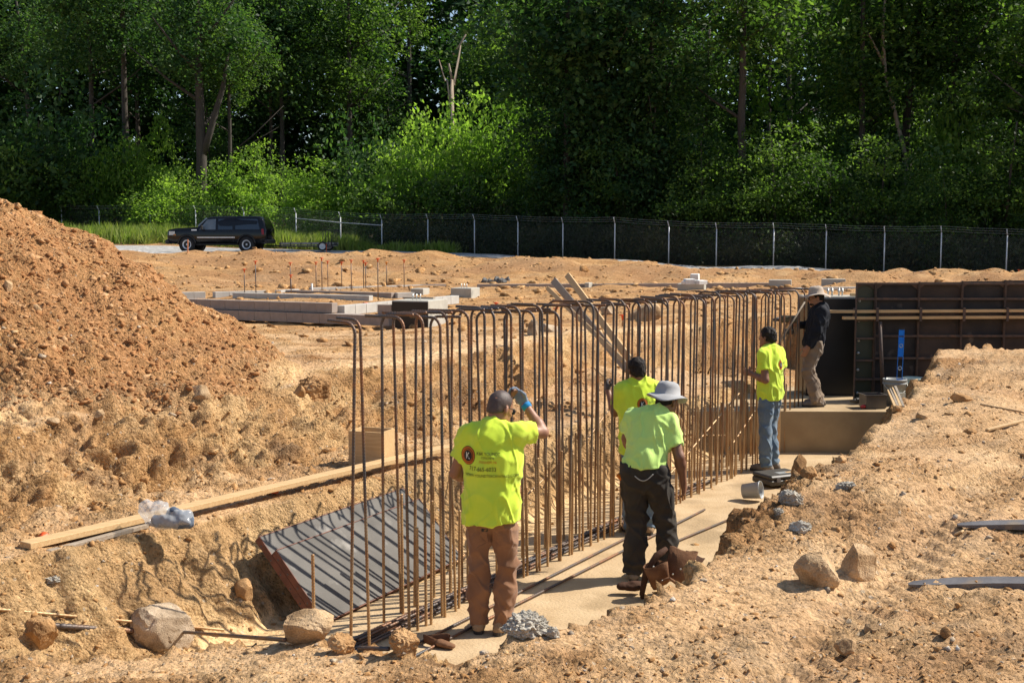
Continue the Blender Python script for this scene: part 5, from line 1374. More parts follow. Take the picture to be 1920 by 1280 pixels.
o = MB().tube([D(1656, 740, 16.35) - D(1656, 740, 16.35), D(1650, 603, 16.45) - D(1656, 740, 16.35)], .028, 10).build('dark_pipe', M_DKSTEEL, None, D(1656, 740, 16.35)); tag(o, 'dark pipe leaning upright on the form wall left of the level', 'pipe')
M_BUCK = mat('grey_bucket_plastic', (0.30, 0.31, 0.30), (0.24, 0.25, 0.245), scale=5, rough=.5, spots=((.36, .30, .22), 4, .6)); M_BUCKG = mat('pale_green_bucket_plastic', (0.42, 0.52, 0.48), (0.36, 0.45, 0.42), scale=5, rough=.5)
def bucket(px, py, Y, label, m, r=.15, h=.36):
    p = D(px, py, Y); t = empty('bucket', (p.x, Y, .577), 0, label, 'bucket')
    MB().lathe([(.0, .004), (r * .86, 0), (r * .97, h * .78), (r * 1.06, h * .80), (r * 1.06, h * .84), (r * .99, h * .86), (r, h * .92), (r * 1.05, h * .93), (r * 1.05, h), (r * .97, h), (r * .82, .02), (0, .02)], 24).build('bucket_body', m, t)
    mb = MB(); mb.tube([(-r * 1.06, 0, h * .9)] + [(-r * 1.08 * math.cos(PI * i / 8), -r * .35 * math.sin(PI * i / 8) - r * .75 * math.sin(PI * i / 8), h * .9 - h * .42 * math.sin(PI * i / 8)) for i in range(9)], .004, 5); mb.build('wire_handle', M_BOLT, t)
    return t
t = bucket(1677, 745, 16.05, 'grey plastic bucket standing at the foot of the blue level', M_BUCK, .155)
MB().box((.04, -.150, .13), (.12, .012, .11)).build('paper_label', M_WHITE, t)
bucket(1712, 745, 16.2, 'pale green bucket right of the grey one, half hidden by the bank', M_BUCKG, .15)
p = on_step(1636, 764); t = empty('plastic_tub', (p.x, p.y, .577), .1, 'dark square plastic tub left of the grey bucket', 'tub')
M_TUB = mat('smoky_plastic', (0.09, 0.08, 0.075), (0.13, 0.115, 0.10), scale=6, rough=.35)
mb = MB()
for (c, d) in (((0, -.12, .095), (.27, .008, .17)), ((0, .12, .095), (.27, .008, .17)), ((.137, 0, .095), (.008, .246, .17)), ((-.137, 0, .095), (.008, .246, .17)), ((0, 0, .006), (.266, .23, .008))): mb.box(c, d)
mb.build('tub_body', M_TUB, t)
mb = MB()
for (c, d) in (((0, -.132, .183), (.31, .022, .012)), ((0, .132, .183), (.31, .022, .012)), ((.148, 0, .183), (.02, .24, .012)), ((-.148, 0, .183), (.02, .24, .012))): mb.box(c, d)
mb.build('tub_rim', M_TUB, t)
M_YEL = mat('yellow_tool_plastic', (0.70, 0.42, 0.02), (0.62, 0.36, 0.02), rough=.45); M_RED = mat('red_plastic', (0.62, 0.06, 0.06), (0.55, .05, .05), rough=.45)
p = on_step(1613, 758); t = empty('hand_drill', (p.x, p.y, .577), .1, 'yellow and black drill lying on the step left of the tub', 'drill')
MB().tube([(-.15, 0, .045), (-.09, 0, .05), (-.06, 0, .05)], [.012, .030, .036], 10).build('chuck', M_TOOL, t)
MB().box((-.01, 0, .055), (.13, .065, .075), bev=.015).build('motor_body', M_TOOL, t); MB().box((.075, 0, .055), (.06, .070, .08), bev=.015).build('motor_cap', M_YEL, t)
MB().box((.03, -.07, .03), (.045, .10, .04), bev=.01).build('handle', M_YEL, t); MB().box((.035, -.14, .03), (.085, .05, .055), bev=.01).build('battery', M_TOOL, t)
p = on_step(1618, 765); t = empty('hand_tool', (p.x, p.y - .05, .577), .2, 'small red handled tool lying before the yellow drill', 'tool')
MB().tube([(-.05, 0, .025), (-.02, 0, .032), (.03, 0, .032), (.05, 0, .022)], [.015, .026, .026, .012], 8).build('red_grip', M_RED, t); MB().tube([(-.2, 0, .015), (-.05, 0, .022)], .007, 6).build('steel_shaft', M_BARFLAT, t)
# stakes on the bank edge
a = hit(1678, 768)[0]
for i in range(4):
    e = a + Vector((.07 + .022 * i, .42, .13 + .012 * i)); q = a + Vector((.026 * i, 0, .03))
    o = MB().beam(Vector((0, 0, 0)), e - q, .022, .016).build('wooden_stake', M_WOODOLD if i % 2 else M_WOOD, None, q); tag(o, ['leftmost', 'second', 'third', 'rightmost'][i] + ' narrow stake of the small bundle leaning at the bank lip below the buckets', 'stake', 'stakes at the bank lip')
fd = Field((-.12, -.12, -.06), (.12, .12, .1), .008); fd.ell((0, 0, .03), (.06, .05, .04), .02); fd.ell((.04, .02, .02), (.04, .04, .03), .02)
o = cloth(fd, 'dark_glove_bundle', M_SOLE, None, amp=.008, fx=(20, 20, 20)); o.location = hit(1675, 750)[0] + Vector((-.1, .1, .05)); tag(o, 'small dark bundled glove at the bank lip before the grey bucket', 'glove')
# lumber heap at the upper right edge
lay(1880, 617, 1990, 628, .10, .09, .045, 'lumber_piece', 'thick pale lumber on top of the small wood heap at the right edge', 'lumber', M_WOOD)
for i, (x1, y1, x2, y2, mm) in enumerate([(1812, 641, 1990, 632, M_WOODOLD), (1862, 632, 1990, 640, M_WOOD), (1856, 636, 1980, 628, M_WOODOLD), (1880, 640, 1990, 634, M_WOODOLD)]):
    lay(x1, y1, x2, y2, .02 + .018 * i, .06, .02, 'lumber_piece', ['long thin weathered strip under the wood heap at the right edge', 'pale split board in the wood heap at the right edge', 'weathered strip across the wood heap at the right edge', 'lowest dark strip of the wood heap at the right edge'][i], 'lumber', mm)
# black tool case
p = G(1458, 907, .03); t = empty('tool_case', (p.x, p.y - .02, .035), .45, 'flat black tool case lying at the edge of the footing', 'tool case')
MB().box((0, 0, .055), (.48, .36, .07), bev=.015).build('case_base', M_TOOL, t); MB().box((0, 0, .115), (.48, .36, .045), bev=.015).build('case_lid', M_TOOL, t)
MB().box((.02, -.05, .1395), (.16, .10, .003)).build('case_label', M_BUCK, t); MB().box((.10, -.06, .1415), (.08, .05, .003)).build('case_sticker', M_WOOD, t)
for x in (-.14, .14): MB().box((x, -.185, .09), (.05, .014, .05)).build('latch', M_FORK, t)
MB().tube([(-.07, -.185, .075), (-.06, -.215, .075), (.06, -.215, .075), (.07, -.185, .075)], .011, 8).build('case_handle', M_TOOL, t)
o = MB().beam((0, 0, 0), (.34, .05, .0), .07, .09, .2, bev=.006).build('timber_block', M_RUST, None, W(7.2, -.95, .14)); tag(o, 'red brown block of timber behind the black tool case by the jeans', 'timber')
# broken clear bucket
p = G(1393, 936, .03); t = empty('broken_bucket', (p.x, p.y, .12), 0, 'broken translucent bucket lying on its side at the bank edge', 'bucket')
t.rotation_euler = (math.radians(80), math.radians(8), math.radians(62))
M_CLEARB = mat('translucent_grey_plastic', (0.40, 0.41, 0.41), (0.33, 0.34, 0.34), scale=5, rough=.35, spots=((.55, .54, .5), 5, .55))
MB().lathe([(.0, .01), (.078, .0), (.092, .20), (.097, .202), (.097, .19), (.088, .18), (.074, .012)], 20).build('bucket_body', M_CLEARB, t)
# leather tool bag and pouch at the boots of the stooping worker
M_LEATHER = mat('brown_leather', (0.13, 0.06, 0.032), (0.21, 0.11, 0.06), scale=9, rough=.85, spec=.15, bump=.4, spots=((.34, .19, .10), 6, .6)); M_LEATHERDK = mat('dark_leather', (0.055, 0.028, 0.018), (0.09, 0.045, 0.028), scale=7, rough=.8, spec=.15, bump=.3)
p = G(1250, 1072, .22); t = empty('leather_tool_bag', (p.x, p.y, .14), 0, 'brown leather tool belt bag slumped against the bank behind the dark trousers', 'tool bag')
def pouch(c, r1, r2, h, tilt, m, nm):
    M = Matrix.Rotation(tilt[0], 3, 'X') @ Matrix.Rotation(tilt[1], 3, 'Y')
    mb = MB(); prof = [(0, .0), (r1 * .8, .0), (r1, .03), (r2, h), (r2 * .93, h), (r1 * .9, .05), (0, .03)]
    mb.lathe(prof, 18, c, M @ Matrix.Diagonal((1, .5, 1)))
    mb.v = [(x + .022 * float(perlin(x * 14 + 3, y * 14, z * 11)), y + .03 * float(perlin(x * 12, y * 12 + 5, z * 12)), z + .03 * float(perlin(x * 9 + 7, y * 9, z * 4))) for x, y, z in mb.v]; return mb.build(nm, m, t)
pouch((.07, .0, .0), .095, .115, .26, (-.15, .28), M_LEATHER, 'large_pouch'); pouch((-.05, -.05, -.02), .075, .09, .20, (.2, -.25), M_LEATHER, 'small_pouch'); pouch((.15, .08, .02), .06, .08, .2, (-.3, .5), M_LEATHERDK, 'side_pouch')
MB().tube([(.0, .02, .26), (-.08, -.02, .22), (-.17, -.05, .08), (-.20, -.06, -.08), (-.19, -.06, -.13)], [.024, .03, .03, .022, .012], 8).build('belt_strap', M_LEATHERDK, t)
MB().tube([(-.09, -.12, .02), (.0, -.13, .07), (.07, -.12, .02)], .014, 6).build('leather_strap', M_LEATHER, t)
for x, z in ((-.12, .16), (-.05, .05), (.03, .10), (.09, .14)): MB().lathe([(0, .004), (.006, .003), (.008, 0)], 8, (x, -.13, z), Matrix.Rotation(PI / 2, 3, 'X')).build('rivet', M_BOLT, t)
p = G(1180, 1092, .12)
fd = Field((-.15, -.12, -.05), (.15, .12, .12), .008); fd.cone((-.06, 0, .03), (.06, 0, .035), .045, .05, .03, sx=((0, 0, 1), .7)); fd.cone((.04, 0, .04), (.12, .02, .035), .03, .018, .03)
o = cloth(fd, 'leather_pouch', M_LEATHERDK, None, amp=.006, fx=(20, 20, 20)); o.location = (p.x, p.y, .06); tag(o, 'small flat leather pouch in front of the boots of the stooping worker', 'pouch')
p = hit(818, 1216)[0]; t = empty('leather_belt', p + Vector((0, 0, .03)), -.35, 'curled brown leather belt lying in the dirt left of the concrete lump', 'belt')
V = []; F = []; K = 22
for i in range(K):
    a = 2 * PI * i / (K - 1) * .82 + .6; r = .105 - .0012 * i
    for z, dr in ((0, 0), (.062, .006)):
        V.append(((r + dr) * math.cos(a) * 1.0, (r + dr) * math.sin(a) * .52, z + .012 * math.sin(a * 2))); V.append(((r + dr - .007) * math.cos(a), (r + dr - .007) * math.sin(a) * .52, z + .012 * math.sin(a * 2)))
for i in range(K - 1):
    b = i * 4; c = b + 4
    F += [(b, c, c + 2, b + 2), (b + 1, b + 3, c + 3, c + 1), (b, b + 1, c + 1, c), (b + 2, c + 2, c + 3, b + 3)]
mb = MB(); mb.add(V, F, True); mb.build('leather_band', M_LEATHER, t)
fd = Field((-.02, -.12, -.04), (.22, .10, .1), .008); fd.cone((.05, -.03, .03), (.13, -.04, .02), .04, .03, .03, sx=((0, 0, 1), .6)); cloth(fd, 'leather_tongue', M_LEATHER, t, amp=.004)

# ------------------------------------------------------------------ block foundations beyond the trench
M_BLKSHADE = mat('shaded_block', (0.36, 0.295, 0.25), (0.31, 0.255, 0.215), scale=6, rough=.9, bump=.5, bscale=70, spec=.2)  # brownish tone of block faces in shade, painted as colour
M_BLKLIT = mat('lit_grey_block', (0.50, 0.48, 0.44), (0.43, 0.415, 0.38), scale=6, rough=.9, bump=.5, bscale=70, spec=.2)  # same block with its sunlit grey put into the colour
M_MORTAR = mat('mortar', (0.42, 0.36, 0.29), (0.36, 0.31, 0.25), scale=9, rough=.95)
_blk = {}
def block_me(m, L=.395, h=.192, d=.19):
    k = (m.name, round(L, 3), h, d)
    if k not in _blk: _blk[k] = MB().box((0, 0, 0), (L, d, h), bev=.004).mesh('block', m)
    return _blk[k]
def block_wall(a, b, z, courses, m, label, thick=.19, top=None, off=0.0, cat='block wall'):
    a = Vector((a[0], a[1], 0)); b = Vector((b[0], b[1], 0)); d = b - a; L = d.length; rz = math.atan2(d.y, d.x)
    t = empty('block_wall', (a.x, a.y, z), rz, label, cat)
    n = max(1, round(L / .405)); bl = L / n
    for c in range(courses):
        MB().box((L / 2, 0, c * .203 + .0965), (L - .03, thick - .016, .195)).build('mortar_joint', M_MORTAR, t)
        x = bl / 2 if c % 2 == 0 else 0
        pos = [(bl * (i + .5), bl) for i in range(n)] if c % 2 == 0 else [(bl * .25, bl * .5)] + [(bl * (i + 1), bl) for i in range(n - 1)] + [(L - bl * .25, bl * .5)]
        for px_, w in pos:
            link('block', block_me(m, w - .010, .193, thick), t, (px_, 0, c * .203 + .0985))
    return t
q = lambda px, py, z: (G(px, py, z).x, G(px, py, z).y)
a1, b1 = q(345, 592, 1.24), q(737, 607, 1.24)
block_wall(a1, b1, 1.205, 1, M_BLKSHADE, 'long lower course of shaded concrete blocks nearest the spoil heap', .3)
va = Vector((a1[0], a1[1])); vb = Vector((b1[0], b1[1])); dw = (vb - va).normalized(); nw = Vector((-dw.y, dw.x))
a2 = va + nw * .06; b2 = va + dw * ((vb - va).length * .735) + nw * .06
block_wall(a2, b2, 1.410, 1, M_BLKSHADE, 'upper course of shaded concrete blocks on the long lower course')
block_wall(vb - dw * .35 + nw * .08, vb - dw * .02 + nw * .08, 1.410, 1, M_BLKSHADE, 'single shaded block left of the black faced pier', .2)
e2 = b2 + dw * .02
block_wall(e2 + nw * .15, e2 + nw * 5.2 - dw * .3, 1.35, 1, M_BLKLIT, 'short block wall running back from the upper course')
block_wall(q(440, 560, 1.28), q(696, 566, 1.28), 1.25, 1, M_BLKLIT, 'grey block wall inside the foundation, left of the stakes', .2)
block_wall(q(538, 555, 1.28), q(738, 561, 1.28), 1.26, 1, M_BLKSHADE, 'shaded block wall behind the grey inner wall', .2)
block_wall(q(742, 561, 1.28), q(775, 560, 1.28), 1.26, 1, M_BLKLIT, 'pale block end at the corner left of the small pier', .2)
block_wall(q(340, 560, 1.28), q(384, 559, 1.28), 1.26, 1, M_BLKLIT, 'leftmost pale block wall touching the spoil heap', .2)
block_wall(q(401, 559, 1.28), q(504, 556, 1.28), 1.26, 1, M_BLKLIT, 'pale block wall between two dark gaps behind the heap', .2)
block_wall(q(521, 556, 1.28), q(556, 553, 1.28), 1.26, 1, M_BLKLIT, 'short pale block wall right of the second dark gap', .2)
block_wall(q(582, 549, 1.3), q(790, 543, 1.3), 1.26, 1, M_BLKLIT, 'far low block wall behind the capped stakes', .2)
block_wall(q(790, 543, 1.3), q(834, 542, 1.3), 1.27, 1, M_BLKSHADE, 'short shaded block wall right of the capped stakes', .2)
block_wall(q(895, 543, 1.3), q(1096, 542, 1.3), 1.28, 1, M_BLKSHADE, 'long low block wall behind the three leaning boards', .2)
block_wall(q(1112, 542, 1.3), q(1442, 540, 1.3), 1.28, 1, M_BLKSHADE, 'long low block wall right of the leaning boards', .2)
block_wall(q(1492, 545, 1.3), q(1606, 543, 1.3), 1.20, 1, M_BLKLIT, 'low grey block wall left of the formwork', .2)
def pier(px, py, z0, wpx, h, dep, label, rz=-.30, front=None, bolts=0):
    p = G(px, py, z0); s = p.y / FPX; w = wpx * s / math.cos(rz)
    t = empty('concrete_pier', (p.x, p.y, z0 - .06), rz, label, 'pier')
    MB().box((w / 2, dep / 2, (h + .06) / 2), (w, dep, h + .06), bev=.012).build('pier_body', M_CONC, t)
    if front: MB().box((w / 2, -.004, (h + .06) / 2 - .01), (w - .01, .010, h + .03)).build('tar_coating', front, t)
    for i in range(bolts):
        MB().tube([(w * .35 + .08 * i, dep * .4, h + .04), (w * .35 + .08 * i, dep * .4, h + .17)], .012, 6).build('anchor_bolt', M_BOLT, t)
    return t
t = pier(735, 609, 1.22, 70, .475, 1.0, 'large concrete pier with black coated front beside the first hooked bars', -.33, M_TAR, 3)
o = MB().beam((0, 0, 0), (.62, -.18, 0), .12, .03).build('wood_offcut', M_WOODOLD, None, G(757, 558, 1.71)); tag(o, 'wood offcut lying on top of the black fronted pier', 'wood')
pier(770, 557, 1.28, 24, .24, .5, 'small concrete pier between the block walls and the tall pier', -.3)
pier(845, 558, 1.27, 39, .27, .75, 'pale concrete pier standing alone right of the block walls', -.3, None, 3)
pier(1096, 543, 1.3, 8, .22, .5, 'narrow pale pier in the long low wall', -.3)
t4 = pier(1270, 549, 1.28, 48, .28, .7, 'pale concrete pier with white blocks on top behind the bars', -.25)
pier(1441, 542, 1.3, 40, .30, .5, 'pale concrete pier near the right end of the bars', -.25)
pier(1541, 536, 1.3, 42, .24, .4, 'far pale pier left of the formwork', -.2)
pier(1866, 526, 1.33, 46, .20, .5, 'pale concrete pier seen over the top of the forms at right', -.1, None, 2)
M_WHITEB = mat('white_foam', (0.72, 0.72, 0.70), (0.62, 0.62, 0.60), scale=8, rough=.8)
for i, (px, py, w, h, rz) in enumerate([(1292, 533, .30, .16, .3), (1303, 529, .26, .22, -.4), (1314, 533, .34, .12, .6), (1284, 533, .18, .10, 0)]):
    p = G(px, py, 1.56); o = MB().box((0, 0, h / 2), (w, .22, h), bev=.01).build('white_block', M_WHITEB, None, (p.x, p.y, 1.562 if i != 1 else 1.60), (random.uniform(-.1, .1), 0, rz)); tag(o, ['left white scrap block', 'white scrap block lying on top of the others', 'right long white scrap block', 'smallest white scrap block'][i] + ' on the pier behind the bars', 'block', 'white scraps on the pier')
for i, (px, py, w) in enumerate([(908, 530, 14), (919, 531, 18), (931, 528, 16), (943, 530, 18), (951, 528, 12), (936, 531, 14)]):
    rock(px, py, w, 10, ['leftmost', 'second', 'middle', 'fourth', 'rightmost', 'topmost'][i] + ' dark grey stone of the small heap beyond the long low wall', rock_mat('dark_stone', (.10, .10, .10), (.16, .16, .16), (.22, .22, .21)) if i == 0 else bpy.data.materials['dark_stone'], 80 + i, .9, 'dark_stone', 'stone', group='dark stones beyond the wall')
# capped stakes
capme = MB().lathe([(.016, 0), (.020, .07), (.060, .085), (.060, .10), (0, .104)], 10).mesh('rebar_cap', M_CAP); capme2 = capme.copy(); capme2.materials[0] = M_CAPY
stk = [(459, 504, 560), (480, 489, 560), (545, 492, 549), (546, 515, 556), (593, 491, 549), (604, 483, 555), (615, 489, 549), (641, 491, 547), (659, 487, 551), (682, 488, 548), (686, 492, 548), (709, 484, 565), (725, 491, 543), (758, 487, 548)]
for i, (px, ty, by) in enumerate(stk):
    p = G(px, by, 1.28); tp = D(px, ty, p.y); hgt = tp.z - 1.28
    t = empty('capped_rebar_stake', (p.x, p.y, 1.28), 0, ['leftmost tall capped stake beside the heap', 'second capped stake from the left', 'far capped stake behind the lower one', 'low capped stake standing before a taller one', 'capped stake left of the tallest pair', 'tallest capped stake of the left cluster', 'capped stake right of the tallest one', 'capped stake alone in the middle', 'capped stake with narrow cap right of the middle', 'left one of two capped stakes standing close together', 'right one of two capped stakes standing close together', 'tall capped stake with a long foot before the block walls', 'stake with the yellowish cap', 'rightmost tall capped stake above the piers'][i] + ', orange capped rebar', 'stake', 'capped rebar stakes')
    mb = MB(); mb.tube([(0, 0, -.1), (0, 0, hgt - .06)], .014, 6); mb.build('stake_bar', M_DOWEL, t)
    link('rebar_cap', capme2 if i == 12 else capme, t, (0, 0, hgt - .10)).rotation_euler = (0, 0, i)
for (px, py, z, lab) in ((685, 580, 1.26, 'orange cap low on a bar behind the shaded upper course'), (728, 582, 1.26, 'tilted orange cap left of the black fronted pier'), (930, 580, 1.3, 'orange cap alone on the bank top above the first bars'), (1042, 592, 1.33, 'orange cap low behind the bars left of the boards'), (1167, 606, 1.33, 'orange cap behind the bars right of the boards'), (1683, 531, 1.3, 'orange cap peeping over the forms'), (1910, 512, 1.4, 'orange cap at the right edge above the forms')):
    p = G(px, py, z); t = empty('capped_rebar_stake', p, 0, lab, 'stake')
    MB().tube([(0, 0, -.1), (0, 0, .12)], .012, 6).build('stake_bar', M_DOWEL, t); link('rebar_cap', capme, t, (0, 0, .06))
p = G(585, 552, 1.3); o = MB().tube([(0, 0, -.1), (0, 0, .32)], .03, 8).build('white_pipe', M_WHITEB, None, p); tag(o, 'short white pipe standing among the capped stakes', 'pipe')
p = hit(352, 474)[0]; o = MB().beam((0, 0, -.1), (.02, 0, .62), .06, .03).build('survey_stake', mat('orange_stake', (.62, .22, .10), (.55, .25, .13)), None, p); tag(o, 'orange topped survey stake standing before the front wheel of the truck', 'stake')
# ------------------------------------------------------------------ the wood behind the fence
def leaf_mat(name, dark, mid, lite, trans=0.45):
    m = bpy.data.materials.new(name); m.use_nodes = True
    n, L = m.node_tree.nodes, m.node_tree.links
    out = n['Material Output']; n.remove(n['Principled BSDF'])
    oi = n.new('ShaderNodeObjectInfo'); geo = n.new('ShaderNodeNewGeometry')
    t = n.new('ShaderNodeTexNoise'); t.inputs['Scale'].default_value = 0.55; t.inputs['Detail'].default_value = 3; L.new(geo.outputs['Position'], t.inputs['Vector'])
    a = n.new('ShaderNodeMath'); a.operation = 'MULTIPLY_ADD'; a.inputs[1].default_value = 0.35; L.new(oi.outputs['Random'], a.inputs[0]); L.new(t.outputs['Fac'], a.inputs[2])
    a2 = n.new('ShaderNodeMath'); a2.operation = 'MULTIPLY_ADD'; a2.inputs[1].default_value = 0.3; L.new(geo.outputs['Random Per Island'], a2.inputs[0]); L.new(a.outputs[0], a2.inputs[2])
    r = ramp(n, [(0.45, dark), (0.8, mid), (1.05, lite)]); L.new(a2.outputs[0], r.inputs[0])
    d = n.new('ShaderNodeBsdfPrincipled'); d.inputs['Roughness'].default_value = 0.55; d.inputs['Specular IOR Level'].default_value = 0.22
    L.new(r.outputs[0], d.inputs['Base Color'])
    tr = n.new('ShaderNodeBsdfTranslucent')
    h = n.new('ShaderNodeMixRGB'); h.blend_type = 'MULTIPLY'; h.inputs[0].default_value = 1; L.new(r.outputs[0], h.inputs[1]); h.inputs[2].default_value = (1.4, 1.6, 0.62, 1)
    L.new(h.outputs[0], tr.inputs['Color'])
    mx = n.new('ShaderNodeMixShader'); mx.inputs[0].default_value = trans
    L.new(d.outputs[0], mx.inputs[1]); L.new(tr.outputs[0], mx.inputs[2]); L.new(mx.outputs[0], out.inputs['Surface'])
    return m
M_LEAF = leaf_mat('leaves', (0.018, 0.042, 0.013), (0.058, 0.112, 0.028), (0.15, 0.235, 0.06), 0.52)
M_LEAFSHADE = leaf_mat('shaded_leaves', (0.014, 0.040, 0.016), (0.038, 0.090, 0.032), (0.095, 0.165, 0.055), 0.45)  # leaf copy darkened to stand for canopy in shade
M_LEAFSUN = leaf_mat('sunlit_leaves', (0.085, 0.155, 0.032), (0.15, 0.25, 0.052), (0.24, 0.35, 0.085), 0.62)  # leaf copy brightened to stand for sunlit foliage
M_BRAMBLE = leaf_mat('bramble_leaves', (0.020, 0.035, 0.014), (0.035, 0.055, 0.02), (0.075, 0.075, 0.03), 0.35)
M_BARK = mat('bark', (0.075, 0.062, 0.050), (0.042, 0.035, 0.029), scale=3, rough=0.95, stretch=(6, 6, 0.8), bump=0.8, bscale=20)
M_BARKPALE = mat('bare_pale_wood', (0.34, 0.28, 0.21), (0.22, 0.17, 0.125), scale=3, rough=0.9, stretch=(6, 6, 0.8), bump=0.5, bscale=20)
lg = np.random.default_rng(77)
def leaves_at(c, size, up=0.5):
    """diamond leaves at points c (N,3)"""
    n = len(c)
    nrm = lg.standard_normal((n, 3)); nrm[:, 2] = np.abs(nrm[:, 2]) + up; nrm /= np.linalg.norm(nrm, axis=1)[:, None]
    a = lg.standard_normal((n, 3)); a -= nrm * (a * nrm).sum(1)[:, None]; a /= np.linalg.norm(a, axis=1)[:, None]
    b = np.cross(nrm, a)
    s = size * lg.uniform(.65, 1.35, n)[:, None]
    v = np.stack([c - a * s * .5, c + b * s * .30 + a * s * .05, c + a * s * .5 - nrm * s * .12, c - b * s * .30 + a * s * .05], 1).reshape(-1, 3)
    return v, np.arange(n * 4).reshape(n, 4)
def crown_mesh(name, rx, rz, K, per, size, rc, m, shell=0.5, flat=0.55, ragged=0.3, up=0.35):
    """leaf clusters spread through an uneven ellipsoid"""
    u = lg.standard_normal((K, 3)); u /= np.linalg.norm(u, axis=1)[:, None]
    r = lg.random(K) ** (shell / 1.5)
    lob = 1 + ragged * np.sin(u[:, 0] * 3 + lg.uniform(0, 6)) * np.cos(u[:, 2] * 4 + lg.uniform(0, 6)) + ragged * .7 * lg.standard_normal(K) * .5
    c = u * (r * lob)[:, None] * np.array([rx, rx, rz])
    P = []
    for i in range(K):
        k = max(4, int(per * lg.uniform(.5, 1.5))); q = lg.standard_normal((k, 3)) * rc * lg.uniform(.6, 1.25) * np.array([1, 1, flat])
        q[:, 2] -= 0.25 * (q[:, 0] ** 2 + q[:, 1] ** 2) / rc      # clusters droop at their edge
        P.append(c[i] + q)
    v, f = leaves_at(np.concatenate(P), size, up)
    return np_mesh(name, v, f, m)
CROWNS = [crown_mesh('crown', 3.9, 5.6, K_, per_, sz_, rc_, mm, flat=fl_, ragged=rg_) for mm, K_, per_, sz_, rc_, fl_, rg_ in ((M_LEAF, 95, 85, .30, .95, .40, .4), (M_LEAF, 150, 55, .26, .62, .6, .3), (M_LEAFSHADE, 80, 100, .36, 1.0, .38, .4), (M_LEAFSHADE, 130, 62, .28, .72, .5, .35), (M_LEAF, 70, 110, .27, .9, .30, .5))]
TALLS = [crown_mesh('crown', 3.2, 7.5, 150, 62, 0.28, 0.72, mm, ragged=.4) for mm in (M_LEAF, M_LEAFSHADE)]
BUSHES = [crown_mesh('foliage', 1.9, 2.0, 80, 62, 0.19, 0.42, mm, shell=.45, ragged=.45, up=.0) for mm in (M_LEAF, M_LEAFSUN, M_LEAFSUN, M_LEAF, M_LEAFSHADE)]
TIERED = [crown_mesh('foliage', 1.8, 2.6, 62, 70, 0.19, 0.62, mm, shell=.7, flat=.22) for mm in (M_LEAFSUN, M_LEAF)]
BRAMB = [crown_mesh('foliage', 1.8, 1.2, 60, 60, 0.17, 0.42, M_BRAMBLE, shell=.6) for _ in range(2)]
def trunk_mesh(name, h, r, m, fork=0.0, lean=0.0, limbs=5, seed=0):
    q = random.Random(seed); mb = MB()
    pts = []; k = 9
    for i in range(k + 1):
        t = i / k
        pts.append((lean * t * t * h * .1 + q.gauss(0, .05) * h * .02, q.gauss(0, .05) * h * .02, -0.4 + t * (h + .4)))
    mb.tube(pts, [r * (1.25 if i == 0 else 1.0) * (1 - .62 * i / k) for i in range(k + 1)], 9)
    for j in range(limbs):
        t = q.uniform(.45, .92); a = q.uniform(0, 6.3); b = Vector(pts[int(t * k)])
        L = h * q.uniform(.16, .3); up = q.uniform(.35, .9)
        p = [b, b + Vector((math.cos(a) * L * .45, math.sin(a) * L * .45, L * up * .4)), b + Vector((math.cos(a) * L, math.sin(a) * L, L * up))]
        mb.tube(p, [r * .34, r * .22, r * .07], 6)
    if fork:
        b = Vector(pts[int(fork * k)])
        mb.tube([b, b + Vector((h * .035, 0, h * .1)), b + Vector((h * .09, .2, h * .28)), b + Vector((h * .12, .3, h * .45))], [r * .62, r * .55, r * .42, r * .15], 8)
    return mb.mesh(name, m)
TRUNKS = [trunk_mesh('trunk', 17, .24, M_BARK, seed=i, lean=(-1, .6, 0)[i]) for i in range(3)]
STEMS = [trunk_mesh('stem', 3.0, .05, M_BARK, seed=20 + i, limbs=7) for i in range(2)]
_FX = [-60, -40, -27, -20, -14.7, -10.5, -5.1, 1, 8.8, 17, 25, 36, 60]; _FYY = [96, 92, 88, 85, 80, 76, 72.5, 69, 66, 63, 60, 56, 50]
def fence_y(x): return float(np.interp(x, _FX, _FYY))
tq = random.Random(41)
KINDS = ['tall tree with a loose crown', 'tall tree with a bushy crown', 'tall tree with a dense dark crown', 'broad shade dark tree', 'tall tree with an open crown']
ROWS = ['just behind the fence', 'in second line', 'in mid wood', 'deep in the wood', 'at the back']
def gzt(x, y): return gz(x, y)
def tree(x, y, ck, h, sc, trunk=None, label=None, cz=None, group=None, tall=False, csx=None):
    z = gzt(x, y)
    t = empty('tree', (x, y, z), tq.uniform(0, 6.28), label, 'tree', group)
    tm = link('trunk', trunk or TRUNKS[ck % 3], t); 
    if trunk is None:
        k = h / 19.0; tm.scale = (k * .95, k * .95, k)
    cm = link('crown', (TALLS[ck % 2] if tall else CROWNS[ck]), t, (0, 0, cz if cz is not None else h - 5.6 * sc))
    cm.scale = (csx or sc, csx or sc, sc); cm.rotation_euler = (0, 0, tq.uniform(0, 6))
    return t
